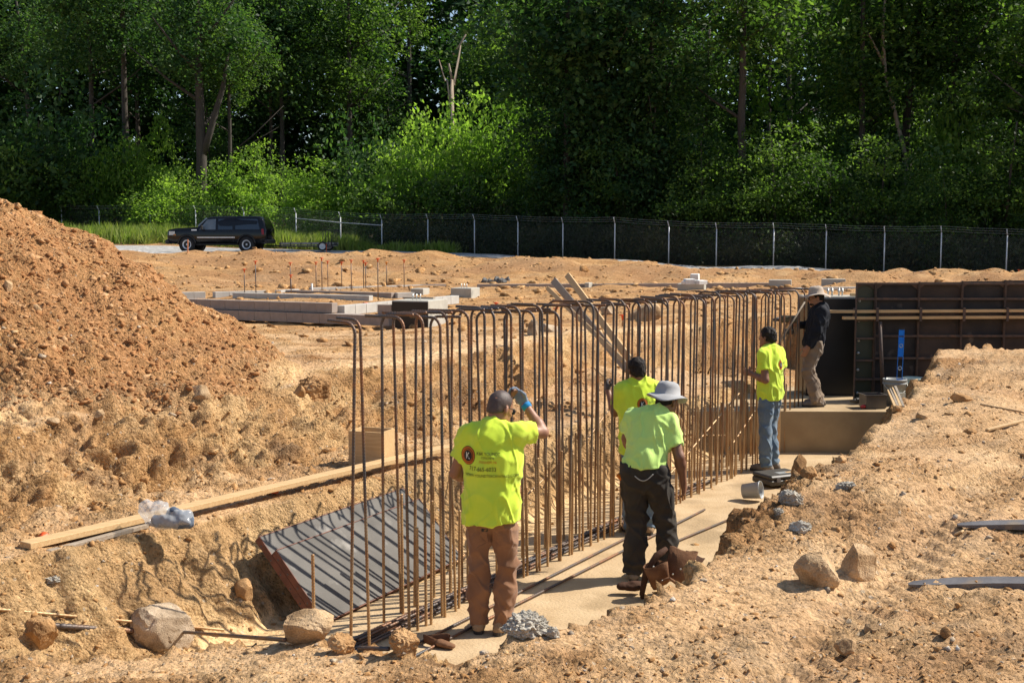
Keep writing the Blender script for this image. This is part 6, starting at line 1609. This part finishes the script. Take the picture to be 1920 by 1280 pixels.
_MARK = [(60, 'at the left edge of the photo'), (150, 'above the crest of the spoil heap'), (240, 'above the slope of the spoil heap'), (320, 'left of the truck'), (400, 'above the truck hood'), (470, 'above the truck roof'), (530, 'above the truck tail'), (600, 'above the trailer drawbar'), (670, 'above the trailer gate'), (740, 'right of the trailer'), (810, 'left behind the bright thicket'), (880, 'behind the middle of the bright thicket'), (950, 'behind the right of the bright thicket'), (1020, 'just right of the bright thicket'), (1090, 'above the leaning boards'), (1160, 'right of the leaning boards'), (1230, 'above the grey hat'), (1290, 'above the white scrap blocks'), (1350, 'above the middle of the bars'), (1410, 'above the far third of the bars'), (1470, 'above the worker in jeans'), (1530, 'above the far end of the bars'), (1590, 'above the worker in black'), (1650, 'above the left end of the forms'), (1720, 'above the blue level'), (1790, 'above the second form bay'), (1860, 'above the right forms'), (1925, 'at the right edge of the photo')]
def where(x, y):
    px = 960 + FPX * x / y
    for lim, w in _MARK:
        if px < lim: return w
    return 'past the right edge of the photo'
for ri, (off, step, hh) in enumerate([(6.5, 9.5, 15), (12.5, 8.2, 20), (20, 8.0, 23), (30, 8.5, 24), (41, 8.5, 25)]):
    x = -58 + tq.uniform(0, 3)
    while x < 62:
        y = fence_y(x) + off + tq.uniform(-2, 2)
        vis = abs(x) < y * .47 + 5
        if -16 < x < 24 and 79 < y < 101: x += step * .5; continue
        if ri < 3 and x < 13 and y < fence_y(x) + (17 if x < -8 else 13): x += step * .5; continue
        if (vis or (x > 0 and x < y * .47 + 12 and ri < 2)) and not (ri == 0 and tq.random() < .6):
            ck = tq.choice((2, 3, 3, 2, 1) if x < 2 else (0, 0, 1, 2, 4, 4)); h = hh * tq.uniform(.82, 1.15)  # left canopy mostly takes the leaves with shade painted in
            sc = tq.uniform(.85, 1.25)
            tree(x, y, ck, h, sc, label='%s %s, %s' % (KINDS[ck].replace(' with a ', ', ').replace(' with an ', ', '), ROWS[ri], where(x, y)), group='trees of the wood, ' + ROWS[ri], tall=(tq.random() < .35))
            if ri in (2, 3, 4) and tq.random() < .8:      # lower growth under the tall ones
                ck = tq.choice((2, 3, 2) if x < 2 else (2, 0, 4)); x2 = x + tq.uniform(-3, 3); tree(x2, y + tq.uniform(-2, 2), ck, tq.uniform(9, 13), tq.uniform(.85, 1.1), label='young tree %s, %s' % (ROWS[ri], where(x2, y)), group='understorey trees, ' + ROWS[ri])
        x += step * tq.uniform(.75, 1.3)
# trees the picture singles out by their trunks
def px_tree(px, base_py, Y, h, r, ck, label, cz, sc, m=M_BARK, fork=0, lean=0, limbs=4, tall=False):
    x = D(px, base_py, Y).x
    return tree(x, Y, ck, h, sc, trunk_mesh('trunk', h, r, m, fork, lean, limbs, seed=px), label, cz, None, tall)
px_tree(378, 345, 91, 19, .50, 3, 'thick grey forked trunk standing behind the black truck', 17.5, 1.15, fork=.42)
px_tree(236, 260, 96, 22, .33, 3, 'slim straight dark trunk left of the forked tree', 19, 1.1)
px_tree(432, 330, 93, 15, .22, 1, 'thin trunk right of the forked tree', 14.5, .8)
px_tree(1125, 400, 74, 15, .22, 2, 'thin straight trunk rising behind the middle of the fence', 13, 1.0)
px_tree(1388, 430, 71, 20, .32, 0, 'tall straight reddish grey trunk, the clearest one on the right', 18.3, 1.1)
px_tree(1440, 300, 84, 17, .2, 1, 'thin trunk just right of the tall straight one', 16, .8)
px_tree(1690, 300, 78, 20, .36, 3, 'dark leaning trunk under dense leaves on the far right', 16, 1.15, lean=-1)
px_tree(1784, 280, 76, 18, .28, 4, 'trunk half hidden in leaves near the right end of the wood', 16, 1.0)
px_tree(172, 200, 99, 22, .28, 2, 'dark trunk at the left end of the wood', 19, 1.1)
px_tree(508, 250, 105, 20, .2, 2, 'thin dark trunk right of the forked tree', 18, 1.0)
px_tree(1020, 250, 103, 20, .2, 3, 'slim trunk right of the bright thicket', 17, 1.0)
px_tree(655, 200, 104, 22, .3, 0, 'tree with a long pale hanging bough of leaves near the top middle left', 17, 1.2, tall=True)
for (x_, y_, k_, h_, s_, lb) in [(3.4, 73.6, 2, 22, 1.15, 'tall very dark tree right of the bright thicket, left one of a dark pair'), (8.2, 73.0, 3, 23, 1.2, 'tall very dark tree behind the middle of the fence, right one of a dark pair'), 
                            (31.5, 67.5, 4, 21, 1.1, 'leafy tree close to the fence at the right edge of the photo')]:
    tree(x_, y_, k_, h_, s_, label=lb, cz=h_ - 6.2 * s_)
    tree(x_ + 1.2, y_ + 2.0, k_, h_ * .6, s_ * .8, label='low leafy tree under a taller one, ' + where(x_ + 1.2, y_ + 2))
x_ = 2.5
while x_ < 29:          # leafy growth down to the ground on the right
    y_ = fence_y(x_) + tq.uniform(4.0, 7.5); h_ = tq.uniform(5.5, 9.5) if x_ > 10 else tq.uniform(7, 11); k_ = tq.choice((2, 3, 2, 0) if x_ < 11 else (0, 4, 2, 1))  # leaf tone carries painted shade at left, lighter to the right
    tree(x_, y_, k_, h_, tq.uniform(.62, .8), label='low leafy tree close behind the fence, ' + where(x_, y_), group='low trees close behind the fence', cz=h_ * .5)
    x_ += tq.uniform(1.7, 2.6) if x_ < 10 else tq.uniform(2.6, 4.2)
# dead snag
p = D(848, 240, 86); sn = empty('dead_tree', (p.x, 86, gz(p.x, 86)), 0, 'dead bare tree with pale broken stems above the bright thicket', 'tree')
zt = D(848, 85, 86).z - gz(p.x, 86); zm = D(848, 150, 86).z - gz(p.x, 86)
mb = MB(); mb.tube([(0, 0, -.3), (.05, 0, zm * .5), (0, 0, zm), (.15, .1, zt * .8), (.62, .1, zt)], [.2, .17, .14, .11, .05], 8); mb.build('trunk', M_BARKPALE, sn)
for q in ([(0, 0, zm * .75), (-.35, 0, zm), (-.5, .1, zt * .82), (-.95, .1, zt * .93)], [(0, 0, zm), (-.25, .2, zm * 1.1), (-.2, .2, zt * .9)], [(.1, 0, zm * 1.15), (.5, -.1, zm * 1.2), (1.2, -.1, zm * 1.3)]):
    mb = MB(); mb.tube(q, [.09, .07, .06, .03][:len(q)], 6); mb.build('bare_limb', M_BARKPALE, sn)
# hanging pale limb at upper right
p = D(1655, 100, 74); bl = empty('dead_tree', (p.x, 74, gz(p.x, 74)), 0, 'bare reddish dead stem bending among the leaves at upper right', 'tree')
b0 = D(1700, 300, 74); b1 = D(1660, 140, 74); b2 = D(1655, 60, 74); b3 = D(1660, -10, 74); b4 = D(1612, 30, 74)
o = Vector((p.x, 74, gz(p.x, 74)))
mb = MB(); mb.tube([Vector((b0.x, 74, gz(p.x, 74) - .2)) - o, b0 - o, b1 - o, b2 - o, b3 - o], [.16, .14, .12, .1, .07], 8); mb.build('trunk', M_BARKPALE, bl)
mb = MB(); mb.tube([b1.lerp(b2, .2) - o, (b1 + b4) / 2 - o + Vector((0, 0, .2)), b4 - o], [.09, .07, .04], 6); mb.build('bare_limb', M_BARKPALE, bl)

# shrubs and thickets along the edge of the wood: (px centre, px top, px width, distance, mesh list, index, label)
SHR = [
 (85, 190, 210, 93, BUSHES, 4, 'large dark green shrub tree above the spoil heap'), (30, 250, 150, 92, BUSHES, 3, 'mid green shrub at the left edge above the heap'), (130, 290, 120, 91, TIERED, 1, 'tiered sumac like shrub right of the dark one'),
 (215, 270, 110, 92, BUSHES, 1, 'leafy thicket below the slim straight trunk'), (275, 262, 110, 93, BUSHES, 2, 'thicket with dark gaps left of the forked trunk'), (330, 320, 110, 90, BUSHES, 1, 'bright green bush just left of the forked trunk'),
 (415, 320, 110, 89, BUSHES, 2, 'bright bush hanging over the truck roof'), (300, 360, 120, 89, BUSHES, 1, 'low green bush behind the fallen log'), (480, 272, 90, 90, TIERED, 0, 'narrow pointed sapling right of the thin trunk'),
 (455, 340, 80, 89, BUSHES, 1, 'small bush behind the rear of the truck'), (600, 300, 120, 84, TIERED, 0, 'bright tiered sapling behind the trailer'), (655, 350, 80, 83, TIERED, 0, 'low bright sapling branch by the gate posts'), (560, 330, 80, 86, BUSHES, 1, 'dim bush left of the bright sapling'),
 (700, 250, 150, 86, BUSHES, 4, 'dark bush left of the large bright thicket'), (770, 235, 150, 83, BUSHES, 1, 'left part of the large bright thicket'), (850, 225, 150, 82, BUSHES, 2, 'middle part of the large bright thicket under the dead tree'), (925, 205, 160, 81, BUSHES, 1, 'tallest part of the large bright thicket'), (990, 255, 120, 81, BUSHES, 2, 'right part of the large bright thicket'),
 (740, 320, 140, 80, BUSHES, 3, 'green bush at the foot of the thicket, left'), (880, 310, 160, 78, BUSHES, 3, 'green bush at the foot of the thicket, middle'), (1060, 270, 120, 79, BUSHES, 0, 'mid green bush right of the bright thicket'), (1000, 345, 110, 77, BUSHES, 0, 'bush low on the right of the thicket'),
 (1200, 230, 150, 77, BUSHES, 4, 'dark shrub behind the middle of the fence'), (1290, 240, 150, 75, BUSHES, 1, 'silvery leaved shrub left of the tall straight trunk'), (1250, 330, 140, 72, BUSHES, 4, 'dark low shrub under the silvery one'),
 (1480, 200, 200, 79, BUSHES, 2, 'bright dappled shrub right of the tall straight trunk'), (1500, 310, 150, 72, BUSHES, 1, 'dim shrub below the dappled one'), (1600, 290, 170, 72, BUSHES, 4, 'dark shrub under the leaning trunk'), (1720, 320, 170, 69, BUSHES, 4, 'deep green shrub near the right end'), (1850, 300, 190, 67, BUSHES, 3, 'green shrub at the right edge of the photo'), (1800, 180, 150, 72, BUSHES, 1, 'tall green shrub at upper right'), (1390, 330, 120, 70, BUSHES, 4, 'dark shrub hiding the foot of the tall straight trunk'),
 (1130, 330, 110, 75, BUSHES, 4, 'dark shrub around the thin straight trunk')]
for (px, top, w, Y, lst, k, lab) in SHR:
    p = D(px, top, Y); z = gz(p.x, Y); hgt = p.z - z; s = Y / FPX
    o = empty('shrub', (p.x, Y, z), 0, lab, 'shrub')
    e = link('foliage', lst[k], o, (0, 0, hgt * .54)); rz = 2.0 if lst is BUSHES else 2.6
    e.scale = (w * s / 3.5, w * s / 3.5 * .9, hgt * .52 / rz); e.rotation_euler = (0, 0, tq.uniform(0, 6))
    st = link('stem', STEMS[tq.randrange(2)], o); st.scale = (1, 1, hgt / 3.6)
# brambles tangled behind the fence
x = -7.5; i = 0
while x < 28.5:
    y = fence_y(x) + tq.uniform(1.2, 2.4); z = gz(x, y)
    for dy, hs in ((0, 1.0), (2.2, 1.5)):
        e = link('bramble_bush', BRAMB[i % 2], None, (x + dy * .3, y + dy, z + .9 * hs)); e.scale = (.95, .9, 1.0 * hs * tq.uniform(.8, 1.15)); e.rotation_euler = (0, 0, tq.uniform(0, 6))
        tag(e, 'dark bramble %s the fence, %s' % ('close behind' if dy == 0 else 'beyond', where(x, y).replace('above', 'in line with')), 'bush', 'brambles behind the fence'); i += 1
    x += tq.uniform(1.7, 2.5)
# deep woods closing the view
N = 120000
cx = lg.uniform(-90, 95, N); cy = lg.uniform(122, 142, N); cz = 3 + 34 * lg.random(N) ** 1.5
v, f = leaves_at(np.stack([cx, cy, cz], -1), 1.3)
o = link('distant_woods', np_mesh('distant_woods', v, f, M_LEAFSHADE)); tag(o, 'dark mass of leaves deep in the wood', 'woods', None, 'stuff')
# grass on the verge behind and before the fence
N = 42000
gx = -3.5 - 32 * lg.random(N) ** 1.0; y0 = np.interp(gx, [-36, -20, -8, -3], [77, 75, 73.5, 70.2]); y1 = np.interp(gx, _FX, _FYY) + 6
gy = y0 + (y1 - y0) * lg.random(N)
V = []; 
gzv = np.array([gz(a, b) for a, b in zip(gx[::20], gy[::20])]).repeat(20)[:N]
gx = gx[::20].repeat(20)[:N] + lg.normal(0, .35, N); gy = gy[::20].repeat(20)[:N] + lg.normal(0, .3, N)
hh = lg.uniform(.35, 1.15, N) * np.where(gx > -10, .75, 1) * (0.75 + .5 * (perlin(gx * .5, gy * .5) + .3)); an = lg.uniform(0, 6.28, N); lx = lg.normal(0, .22, N); ly = lg.normal(0, .22, N)
w = .035
p0 = np.stack([gx - np.cos(an) * w, gy - np.sin(an) * w, gzv - .05], -1); p1 = np.stack([gx + np.cos(an) * w, gy + np.sin(an) * w, gzv - .05], -1)
p2 = np.stack([gx + lx * .5 + np.cos(an) * w * 1.3, gy + ly * .5 + np.sin(an) * w * 1.3, gzv + hh * .6], -1); p3 = np.stack([gx + lx, gy + ly, gzv + hh], -1)
M_GRASS = leaf_mat('grass_blades', (0.10, 0.16, 0.03), (0.17, 0.24, 0.05), (0.26, 0.29, 0.09), .45)
o = link('tall_grass', np_mesh('tall_grass', np.stack([p0, p1, p2, p3], 1).reshape(-1, 3), np.arange(N * 4).reshape(N, 4), M_GRASS)); tag(o, 'long green grass and weeds on the verge along the fence', 'grass', None, 'stuff')
# ------------------------------------------------------------------ gravel road, truck, trailer, fence
M_GRAVEL = mat('grey_gravel', (0.40, 0.39, 0.37), (0.26, 0.25, 0.235), scale=9, rough=.95, bump=1.0, bscale=25, spots=((.52, .51, .49), 3, .55))
def road_fx(u, v):
    x = -34 + u * 70; yc = np.interp(x, [-34, -20, -8, 0, 10, 20, 36], [71, 69.5, 68.5, 66.5, 62.5, 58.5, 53.0]); y = yc + (v - .5) * np.interp(x, [-34, -8, 2, 36], [10, 9, 4.5, 4]) + .4 * fbm(x * .4, v * 3)
    z = np.array([[gz(a, b) for a, b in zip(r1, r2)] for r1, r2 in zip(x, y)]) + .07 - .25 * ((v < .01) | (v > .99))
    return np.stack([x, y, z], -1)
o = np_grid('gravel_road', road_fx, 110, 14, M_GRAVEL); tag(o, kind='structure')
M_PAINT = mat('black_car_paint', (0.006, 0.006, 0.007), (0.008, 0.008, 0.009), scale=3, rough=.16, spec=.45)
M_TRIMB = mat('black_trim', (0.015, 0.015, 0.016), (0.02, 0.02, 0.02), rough=.6); M_GLASS = mat('tinted_glass', (0.010, 0.018, 0.030), (0.012, 0.02, 0.03), rough=.04, spec=.9, coat=.5); M_GLASSLIT = mat('lit_clear_glass', (0.16, 0.20, 0.23), (0.08, 0.11, 0.14), scale=1.5, rough=.05, spec=.9)  # daylight on the clear panes painted in as grey-blue colour
M_CHROME = mat('bright_metal', (.70, .71, .72), (.62, .63, .65), rough=.3, metal=.25); M_TYRE = mat('tyre_rubber', (.015, .015, .015), (.03, .028, .026), scale=9, rough=.85); M_LAMP = mat('lamp_glass', (.60, .62, .62), (.5, .52, .52), rough=.1); M_REDL = mat('red_lamp', (.30, .01, .01), (.25, .01, .01), rough=.15); M_AMBER = mat('amber_lamp', (.7, .25, .02), (.65, .22, .02), rough=.15)
TY = 68.0; tx0 = D(322, 470, TY).x
tzz = gz(D(420, 470, TY).x, TY - .6) + .10
car = empty('suv', (tx0, TY - 1.0, tzz), math.radians(-3), 'black full size sport utility truck parked on the gravel road, facing left', 'truck')
car.scale = (1, 1, 1.05); LN_ = 5.75; HW = 1.0
def loft(mb, st):
    """stations (x, [(y,z)...]) half ring from bottom to roof centre, mirrored"""
    V = []; F = []; k = None
    for x, ring in st:
        full = [(-y, z) for y, z in ring] + [(y, z) for y, z in reversed(ring)]
        k = len(full); V += [(x, HW + y, z) for y, z in full]
    for i in range(len(st) - 1):
        for j in range(k):
            F.append((i * k + j, i * k + (j + 1) % k, (i + 1) * k + (j + 1) % k, (i + 1) * k + j))
    F += [tuple(range(k - 1, -1, -1)), tuple(range((len(st) - 1) * k, len(st) * k))]
    mb.add(V, F, True)
def ring(zb, zw, zr, wb, wm, wr):
    return [(wb * .9, zb), (wb, zb + .06), (wm, zb + .30), (wm, zw - .12), (wm - .03, zw), ((wm - .03) * .45 + wr * .55, zw + (zr - zw) * .6), (wr, zr - .06), (wr - .10, zr), (.3, zr + .012)]
mb = MB()
loft(mb, [(0.02, ring(.50, .98, 1.06, .86, .90, .84)), (.10, ring(.46, 1.10, 1.20, .92, .96, .88)), (.5, ring(.44, 1.15, 1.27, .96, 1.0, .90)), (1.70, ring(.44, 1.20, 1.33, .97, 1.0, .92)), (1.82, ring(.44, 1.15, 1.38, .97, 1.0, .90)), (2.28, ring(.44, 1.15, 1.82, .97, 1.0, .76)), (2.52, ring(.44, 1.15, 1.89, .97, 1.0, .80)), (3.6, ring(.44, 1.16, 1.92, .97, 1.0, .82)), (5.2, ring(.44, 1.16, 1.91, .97, 1.0, .81)), (5.46, ring(.46, 1.16, 1.87, .96, .99, .79)), (5.64, ring(.52, 1.15, 1.55, .95, .97, .84)), (5.74, ring(.58, 1.12, 1.25, .92, .94, .87))])
mb.build('body', M_PAINT, car)
def yside(z, x=3.5):       # half width of the body side at height z (greenhouse leans in)
    return 1.0 if z < 1.15 else 1.0 - .03 - (z - 1.15) / .75 * .17
for side, sg in ((0, -1), (1, 1)):
    Y_ = lambda z: HW + sg * (yside(z) + .012)
    def quad(nm, pts, m, th=.012):
        V = [(x, Y_(z), z) for x, z in pts] + [(x, Y_(z) - sg * th * 2.4, z) for x, z in pts]; k = len(pts)
        mb = MB(); mb.add(V, [tuple(range(k)), tuple(range(2 * k - 1, k - 1, -1))] + [(i, (i + 1) % k, (i + 1) % k + k, i + k) for i in range(k)]); return mb.build(nm, m, car)
    quad('door_window', [(1.90, 1.19), (2.28, 1.66), (2.36, 1.74), (2.84, 1.765), (2.84, 1.19)], M_GLASSLIT); quad('door_window', [(2.98, 1.19), (2.98, 1.77), (3.74, 1.775), (3.82, 1.19)], M_GLASS); quad('quarter_window', [(3.98, 1.20), (3.92, 1.775), (5.22, 1.765), (5.38, 1.20)], M_GLASS)
    for x in (1.92, 2.93, 3.86): quad('door_seam', [(x, .50), (x, 1.22), (x + .018, 1.22), (x + .018, .50)], M_TRIMB, .004)
    quad('side_trim', [(1.78, .74), (1.78, .80), (3.95, .80), (3.95, .74)], M_CHROME); quad('fender_badge', [(1.45, 1.14), (1.45, 1.20), (1.75, 1.20), (1.75, 1.14)], M_CHROME)
    quad('door_handle', [(2.70, 1.10), (2.70, 1.15), (2.84, 1.15), (2.84, 1.10)], M_TRIMB); quad('door_handle', [(3.60, 1.10), (3.60, 1.15), (3.74, 1.15), (3.74, 1.10)], M_TRIMB)
    quad('tail_lamp', [(5.50, .92), (5.46, 1.22), (5.58, 1.24), (5.64, .92)], M_REDL)
    quad('head_lamp', [(.16, .90), (.16, 1.10), (.48, 1.10), (.52, .90)], M_LAMP); quad('turn_lamp', [(.40, .88), (.40, .95), (.55, .95), (.55, .88)], M_AMBER)
    MB().box((2.10, HW + sg * 1.14, 1.30), (.10, .18, .22), bev=.02).build('side_mirror', M_TRIMB, car)
    for xc in (1.19, 4.62):
        arch = MB(); pts = [(xc + .50 * math.cos(a), HW + sg * 1.012, .40 + .50 * math.sin(a)) for a in [PI * i / 14 for i in range(15)]]
        arch.tube(pts, .05, 6); arch.build('wheel_arch', M_PAINT, car); MB().lathe([(0, -.01), (.47, -.01), (.47, .01), (0, .01)], 20, (xc, HW + sg * 1.004, .40), Matrix.Rotation(PI / 2, 3, 'X')).build('wheel_well', M_TRIMB, car)
        wl = MB(); wl.lathe([(.245, -.12), (.34, -.13), (.385, -.10), (.39, 0), (.385, .10), (.34, .13), (.245, .12)], 28, (0, 0, 0), Matrix.Rotation(PI / 2, 3, 'X'), cap=False); w = wl.build('tyre', M_TYRE, car, (xc, HW + sg * .935, .39))
        rm = MB(); rm.lathe([(.0, .10), (.05, .10), (.06, .06), (.19, .075), (.235, .125), (.25, .13), (.25, -.1)], 28, (0, 0, 0), Matrix.Rotation(PI / 2 * (1 if sg < 0 else -1), 3, 'X'), cap=False); rm.build('rim', M_CHROME, w)
        for i in range(5):
            a = 2 * PI * i / 5; hb = MB(); hb.lathe([(.0, .006), (.036, .004), (.036, -.004)], 10, (.14 * math.cos(a), sg * .082, .14 * math.sin(a)), Matrix.Rotation(PI / 2, 3, 'X')); hb.build('rim_hole', M_TRIMB, w)
mb = MB(); V = [(1.80, HW - .84, 1.36), (1.80, HW + .84, 1.36), (2.25, HW + .75, 1.79), (2.25, HW - .75, 1.79)]; V2 = [(x - .03, y, z + .04) for x, y, z in V]
mb.add(V2 + [(x + .05, y, z - .05) for x, y, z in V], [(0, 1, 2, 3), (7, 6, 5, 4), (0, 4, 5, 1), (1, 5, 6, 2), (2, 6, 7, 3), (3, 7, 4, 0)]); mb.build('windshield', M_GLASSLIT, car)
MB().box((.02, HW, .54), (.22, 1.96, .24), bev=.05).build('front_bumper', M_TRIMB, car); MB().box((5.70, HW, .56), (.22, 1.92, .22), bev=.05).build('rear_bumper', M_TRIMB, car); MB().box((.03, HW, .92), (.06, 1.1, .26), bev=.02).build('grille', M_TRIMB, car)
MB().box((2.9, HW, .42), (3.2, 1.7, .14)).build('underbody', M_TRIMB, car); MB().box((2.9, HW - 1.0, .40), (2.0, .12, .06), bev=.02).build('running_board', M_TRIMB, car)
# trailer
tp = D(525, 470, 68.3); trl = empty('utility_trailer', (tp.x, 67.6, gz(tp.x + 1.5, 68) + .10), math.radians(-2), 'low dark utility trailer with upright ramp gate behind the black truck', 'trailer')
M_DECK = mat('weathered_deck', (.34, .31, .28), (.25, .23, .20), scale=5, rough=.85)
for i, (c, d) in enumerate((((1.65, .06, .44), (3.1, .06, .12)), ((1.65, 1.74, .44), (3.1, .06, .12)), ((.12, .9, .44), (.06, 1.62, .12)))): MB().box(c, d).build('side_rail', M_DECK, trl)
for i in range(6): MB().box((1.66, .22 + .27 * i, .30), (3.0, .25, .04)).build('deck_board', M_DECK, trl)
for x in (.15, .75, 1.35, 1.95, 2.55, 3.15):
    for y in (.02, 1.78): MB().box((x, y, .36), (.04, .03, .24)).build('rail_post', M_TRIMB, trl)
MB().box((1.65, .02, .265), (3.1, .05, .05)).build('lower_rail', M_TRIMB, trl)
gt = MB()
for y in (.1, .5, .9, 1.3, 1.7): gt.tube([(3.1, y, .32), (3.22, y, 1.22)], .022, 6)
gt.tube([(3.22, .1, 1.22), (3.22, 1.7, 1.22)], .024, 6); gt.tube([(3.1, .1, .36), (3.1, 1.7, .36)], .024, 6); gt.build('ramp_gate', M_TRIMB, trl)
for x in (2.62, 3.10): 
    mb = MB(); mb.tube([(x, .0, .34), (x + .02, .0, 1.22)], .022, 6); mb.build('gate_upright', M_TRIMB, trl)
mb = MB(); mb.tube([(2.64, 0, 1.22), (3.12, 0, 1.20)], .022, 6); mb.tube([(2.78, 0, .4), (2.79, 0, 1.2)], .016, 6); mb.tube([(2.94, 0, .4), (2.95, 0, 1.2)], .016, 6); mb.build('gate_bars', M_TRIMB, trl)
MB().tube([(.1, .3, .3), (-.95, .9, .28)], .035, 6).build('drawbar', M_TRIMB, trl); MB().tube([(.1, 1.5, .3), (-.95, .9, .28)], .035, 6).build('drawbar', M_TRIMB, trl)
for y, sg in ((-.08, 1), (1.88, -1)):
    wl = MB(); wl.lathe([(.18, -.08), (.25, -.08), (.275, 0), (.25, .08), (.18, .08)], 20, (0, 0, 0), Matrix.Rotation(PI / 2, 3, 'X'), cap=False); w = wl.build('tyre', M_TYRE, trl, (2.62, y, .275))
    rm = MB(); rm.lathe([(0, .04), (.05, .05), (.06, .03), (.17, .06), (.185, .07), (.185, -.06)], 20, (0, 0, 0), Matrix.Rotation(PI / 2 * sg, 3, 'X'), cap=False); rm.build('rim', M_WHITEB, w)
o = MB().beam((0, 0, 0), (.0, 0, .55), .05, .03).build('survey_stake', bpy.data.materials['orange_plastic'], None, (D(612, 470, 66.6).x, 66.6, gz(D(612, 470, 66.6).x, 66.6) - .02)); tag(o, 'small orange stake standing in front of the trailer wheel', 'stake')
# fence
M_GALV = mat('galvanised_steel', (.58, .60, .61), (.48, .50, .51), scale=6, rough=.5, metal=.15)
fpx = [(120, 425), (190, 437), (285, 447), (370, 452), (460, 456), (557, 458), (640, 466), (717, 473), (803, 478), (890, 483), (971, 487), (1055, 490), (1152, 492), (1253, 497), (1342, 501), (1449, 506), (1547, 509), (1656, 514), (1762, 517), (1885, 521), (2010, 525), (2140, 529)]
FP = []
for px, py in fpx:
    k = (px - 960) / FPX; x = 0.0
    for _ in range(40): x = k * fence_y(x) * .5 + x * .5
    FP.append(Vector((x, fence_y(x), gz(x, fence_y(x)))))
fe = empty('chain_link_fence', (0, 0, 0), 0, 'long galvanised chain link fence with barbed wire arms along the edge of the wood', 'fence')
HF = 2.05
for i, p in enumerate(FP):
    mb = MB(); mb.tube([(0, 0, -.3), (0, 0, HF + .02)], .036, 8); po = mb.build('fence_post', M_GALV, fe, p)
    arm = MB(); arm.tube([(0, 0, HF), (-.10, -.16, HF + .36)], .022, 6); arm.build('barb_arm', M_GALV, po)
V = []; F = []
def strand(a, b, r=.0045):
    o = len(V); d = (b - a); sx = Vector((d.y, -d.x, 0)); sx = (sx.normalized() if sx.length > 1e-6 else Vector((1, 0, 0))) * r; uz = Vector((0, 0, r)) if abs(d.normalized().z) < .9 else Vector((0, r, 0))
    for p in (a, b): V.extend([tuple(p + sx), tuple(p - sx * .5 + uz), tuple(p - sx * .5 - uz)])
    F.extend([(o, o + 1, o + 4, o + 3), (o + 1, o + 2, o + 5, o + 4), (o + 2, o, o + 3, o + 5)])
for a, b in zip(FP[:-1], FP[1:]):
    n = max(2, int((b - a).length / .105)); k = int(HF / .105) 
    A = lambda t, z: a.lerp(b, t) + Vector((0, 0, .04 + z))
    Ln = (b - a).length
    for i in range(-k, n):
        for s in (1, -1):
            t0, z0, t1, z1 = i / n, 0.0, (i + HF / Ln * n * (Ln / n) / .105 * 1.0) / n, HF - .04
            t1 = t0 + (HF - .04) / Ln
            c0, c1 = max(t0, 0), min(t1, 1)
            if c1 <= c0: continue
            za, zb = (c0 - t0) * Ln, (c1 - t0) * Ln
            if s > 0: strand(A(c0, za), A(c1, zb), .0019)
            else: strand(A(1 - c0, za), A(1 - c1, zb), .0019)
wm = link('wire_mesh', np_mesh('wire_mesh', np.array(V), np.array(F), mat('dull_fence_wire', (.26, .27, .27), (.20, .21, .21), rough=.6)), fe); wm['kind'] = 'stuff'
for h, dx, dy in ((HF + .12, -.033, -.053), (HF + .24, -.066, -.107), (HF + .36, -.10, -.16)):
    mb = MB()
    for a, b in zip(FP[:-1], FP[1:]): mb.tube([a + Vector((dx, dy, h)), a.lerp(b, .5) + Vector((dx, dy, h - .03)), b + Vector((dx, dy, h))], .0038, 4, False)
    mb.build('barbed_wire', M_GALV, fe)
mb = MB()
for i in (5, 6): mb.tube([FP[i] + Vector((0, 0, 1.72)), FP[i + 1] + Vector((0, 0, 1.72))], .028, 6)
mb.build('gate_top_rail', M_GALV, fe)
# fallen log
lp = empty('fallen_log', (0, 0, 0), 0, 'big fallen tree log lying behind the fence above the truck', 'log')
a = D(300, 400, 93); b = D(505, 425, 90); a.z = gz(a.x, a.y) + .95; b.z = gz(b.x, b.y) + 1.0
ap = D(425, 418, 91.5)
mb = MB(); mb.tube([D(225, 402, 94), D(300, 405, 93), D(380, 412, 92), D(428, 420, 91)], [.25, .42, .50, .52], 14); o = mb.build('log_trunk', M_BARK, lp)
mb = MB(); e0, e1 = D(428, 420, 91), D(432, 420.5, 90.95); mb.tube([e0, e1], [.53, .50], 14); mb.build('cut_end', M_WOODOLD, lp)
for s, e in (((250, 404, 94), (225, 388, 93.6)), ((330, 405, 93), (350, 385, 92.6)), ((400, 412, 92), (385, 432, 91.5))):
    mb = MB(); mb.tube([D(*s), D(*e)], [.12, .05], 6); mb.build('log_branch', M_BARK, lp)
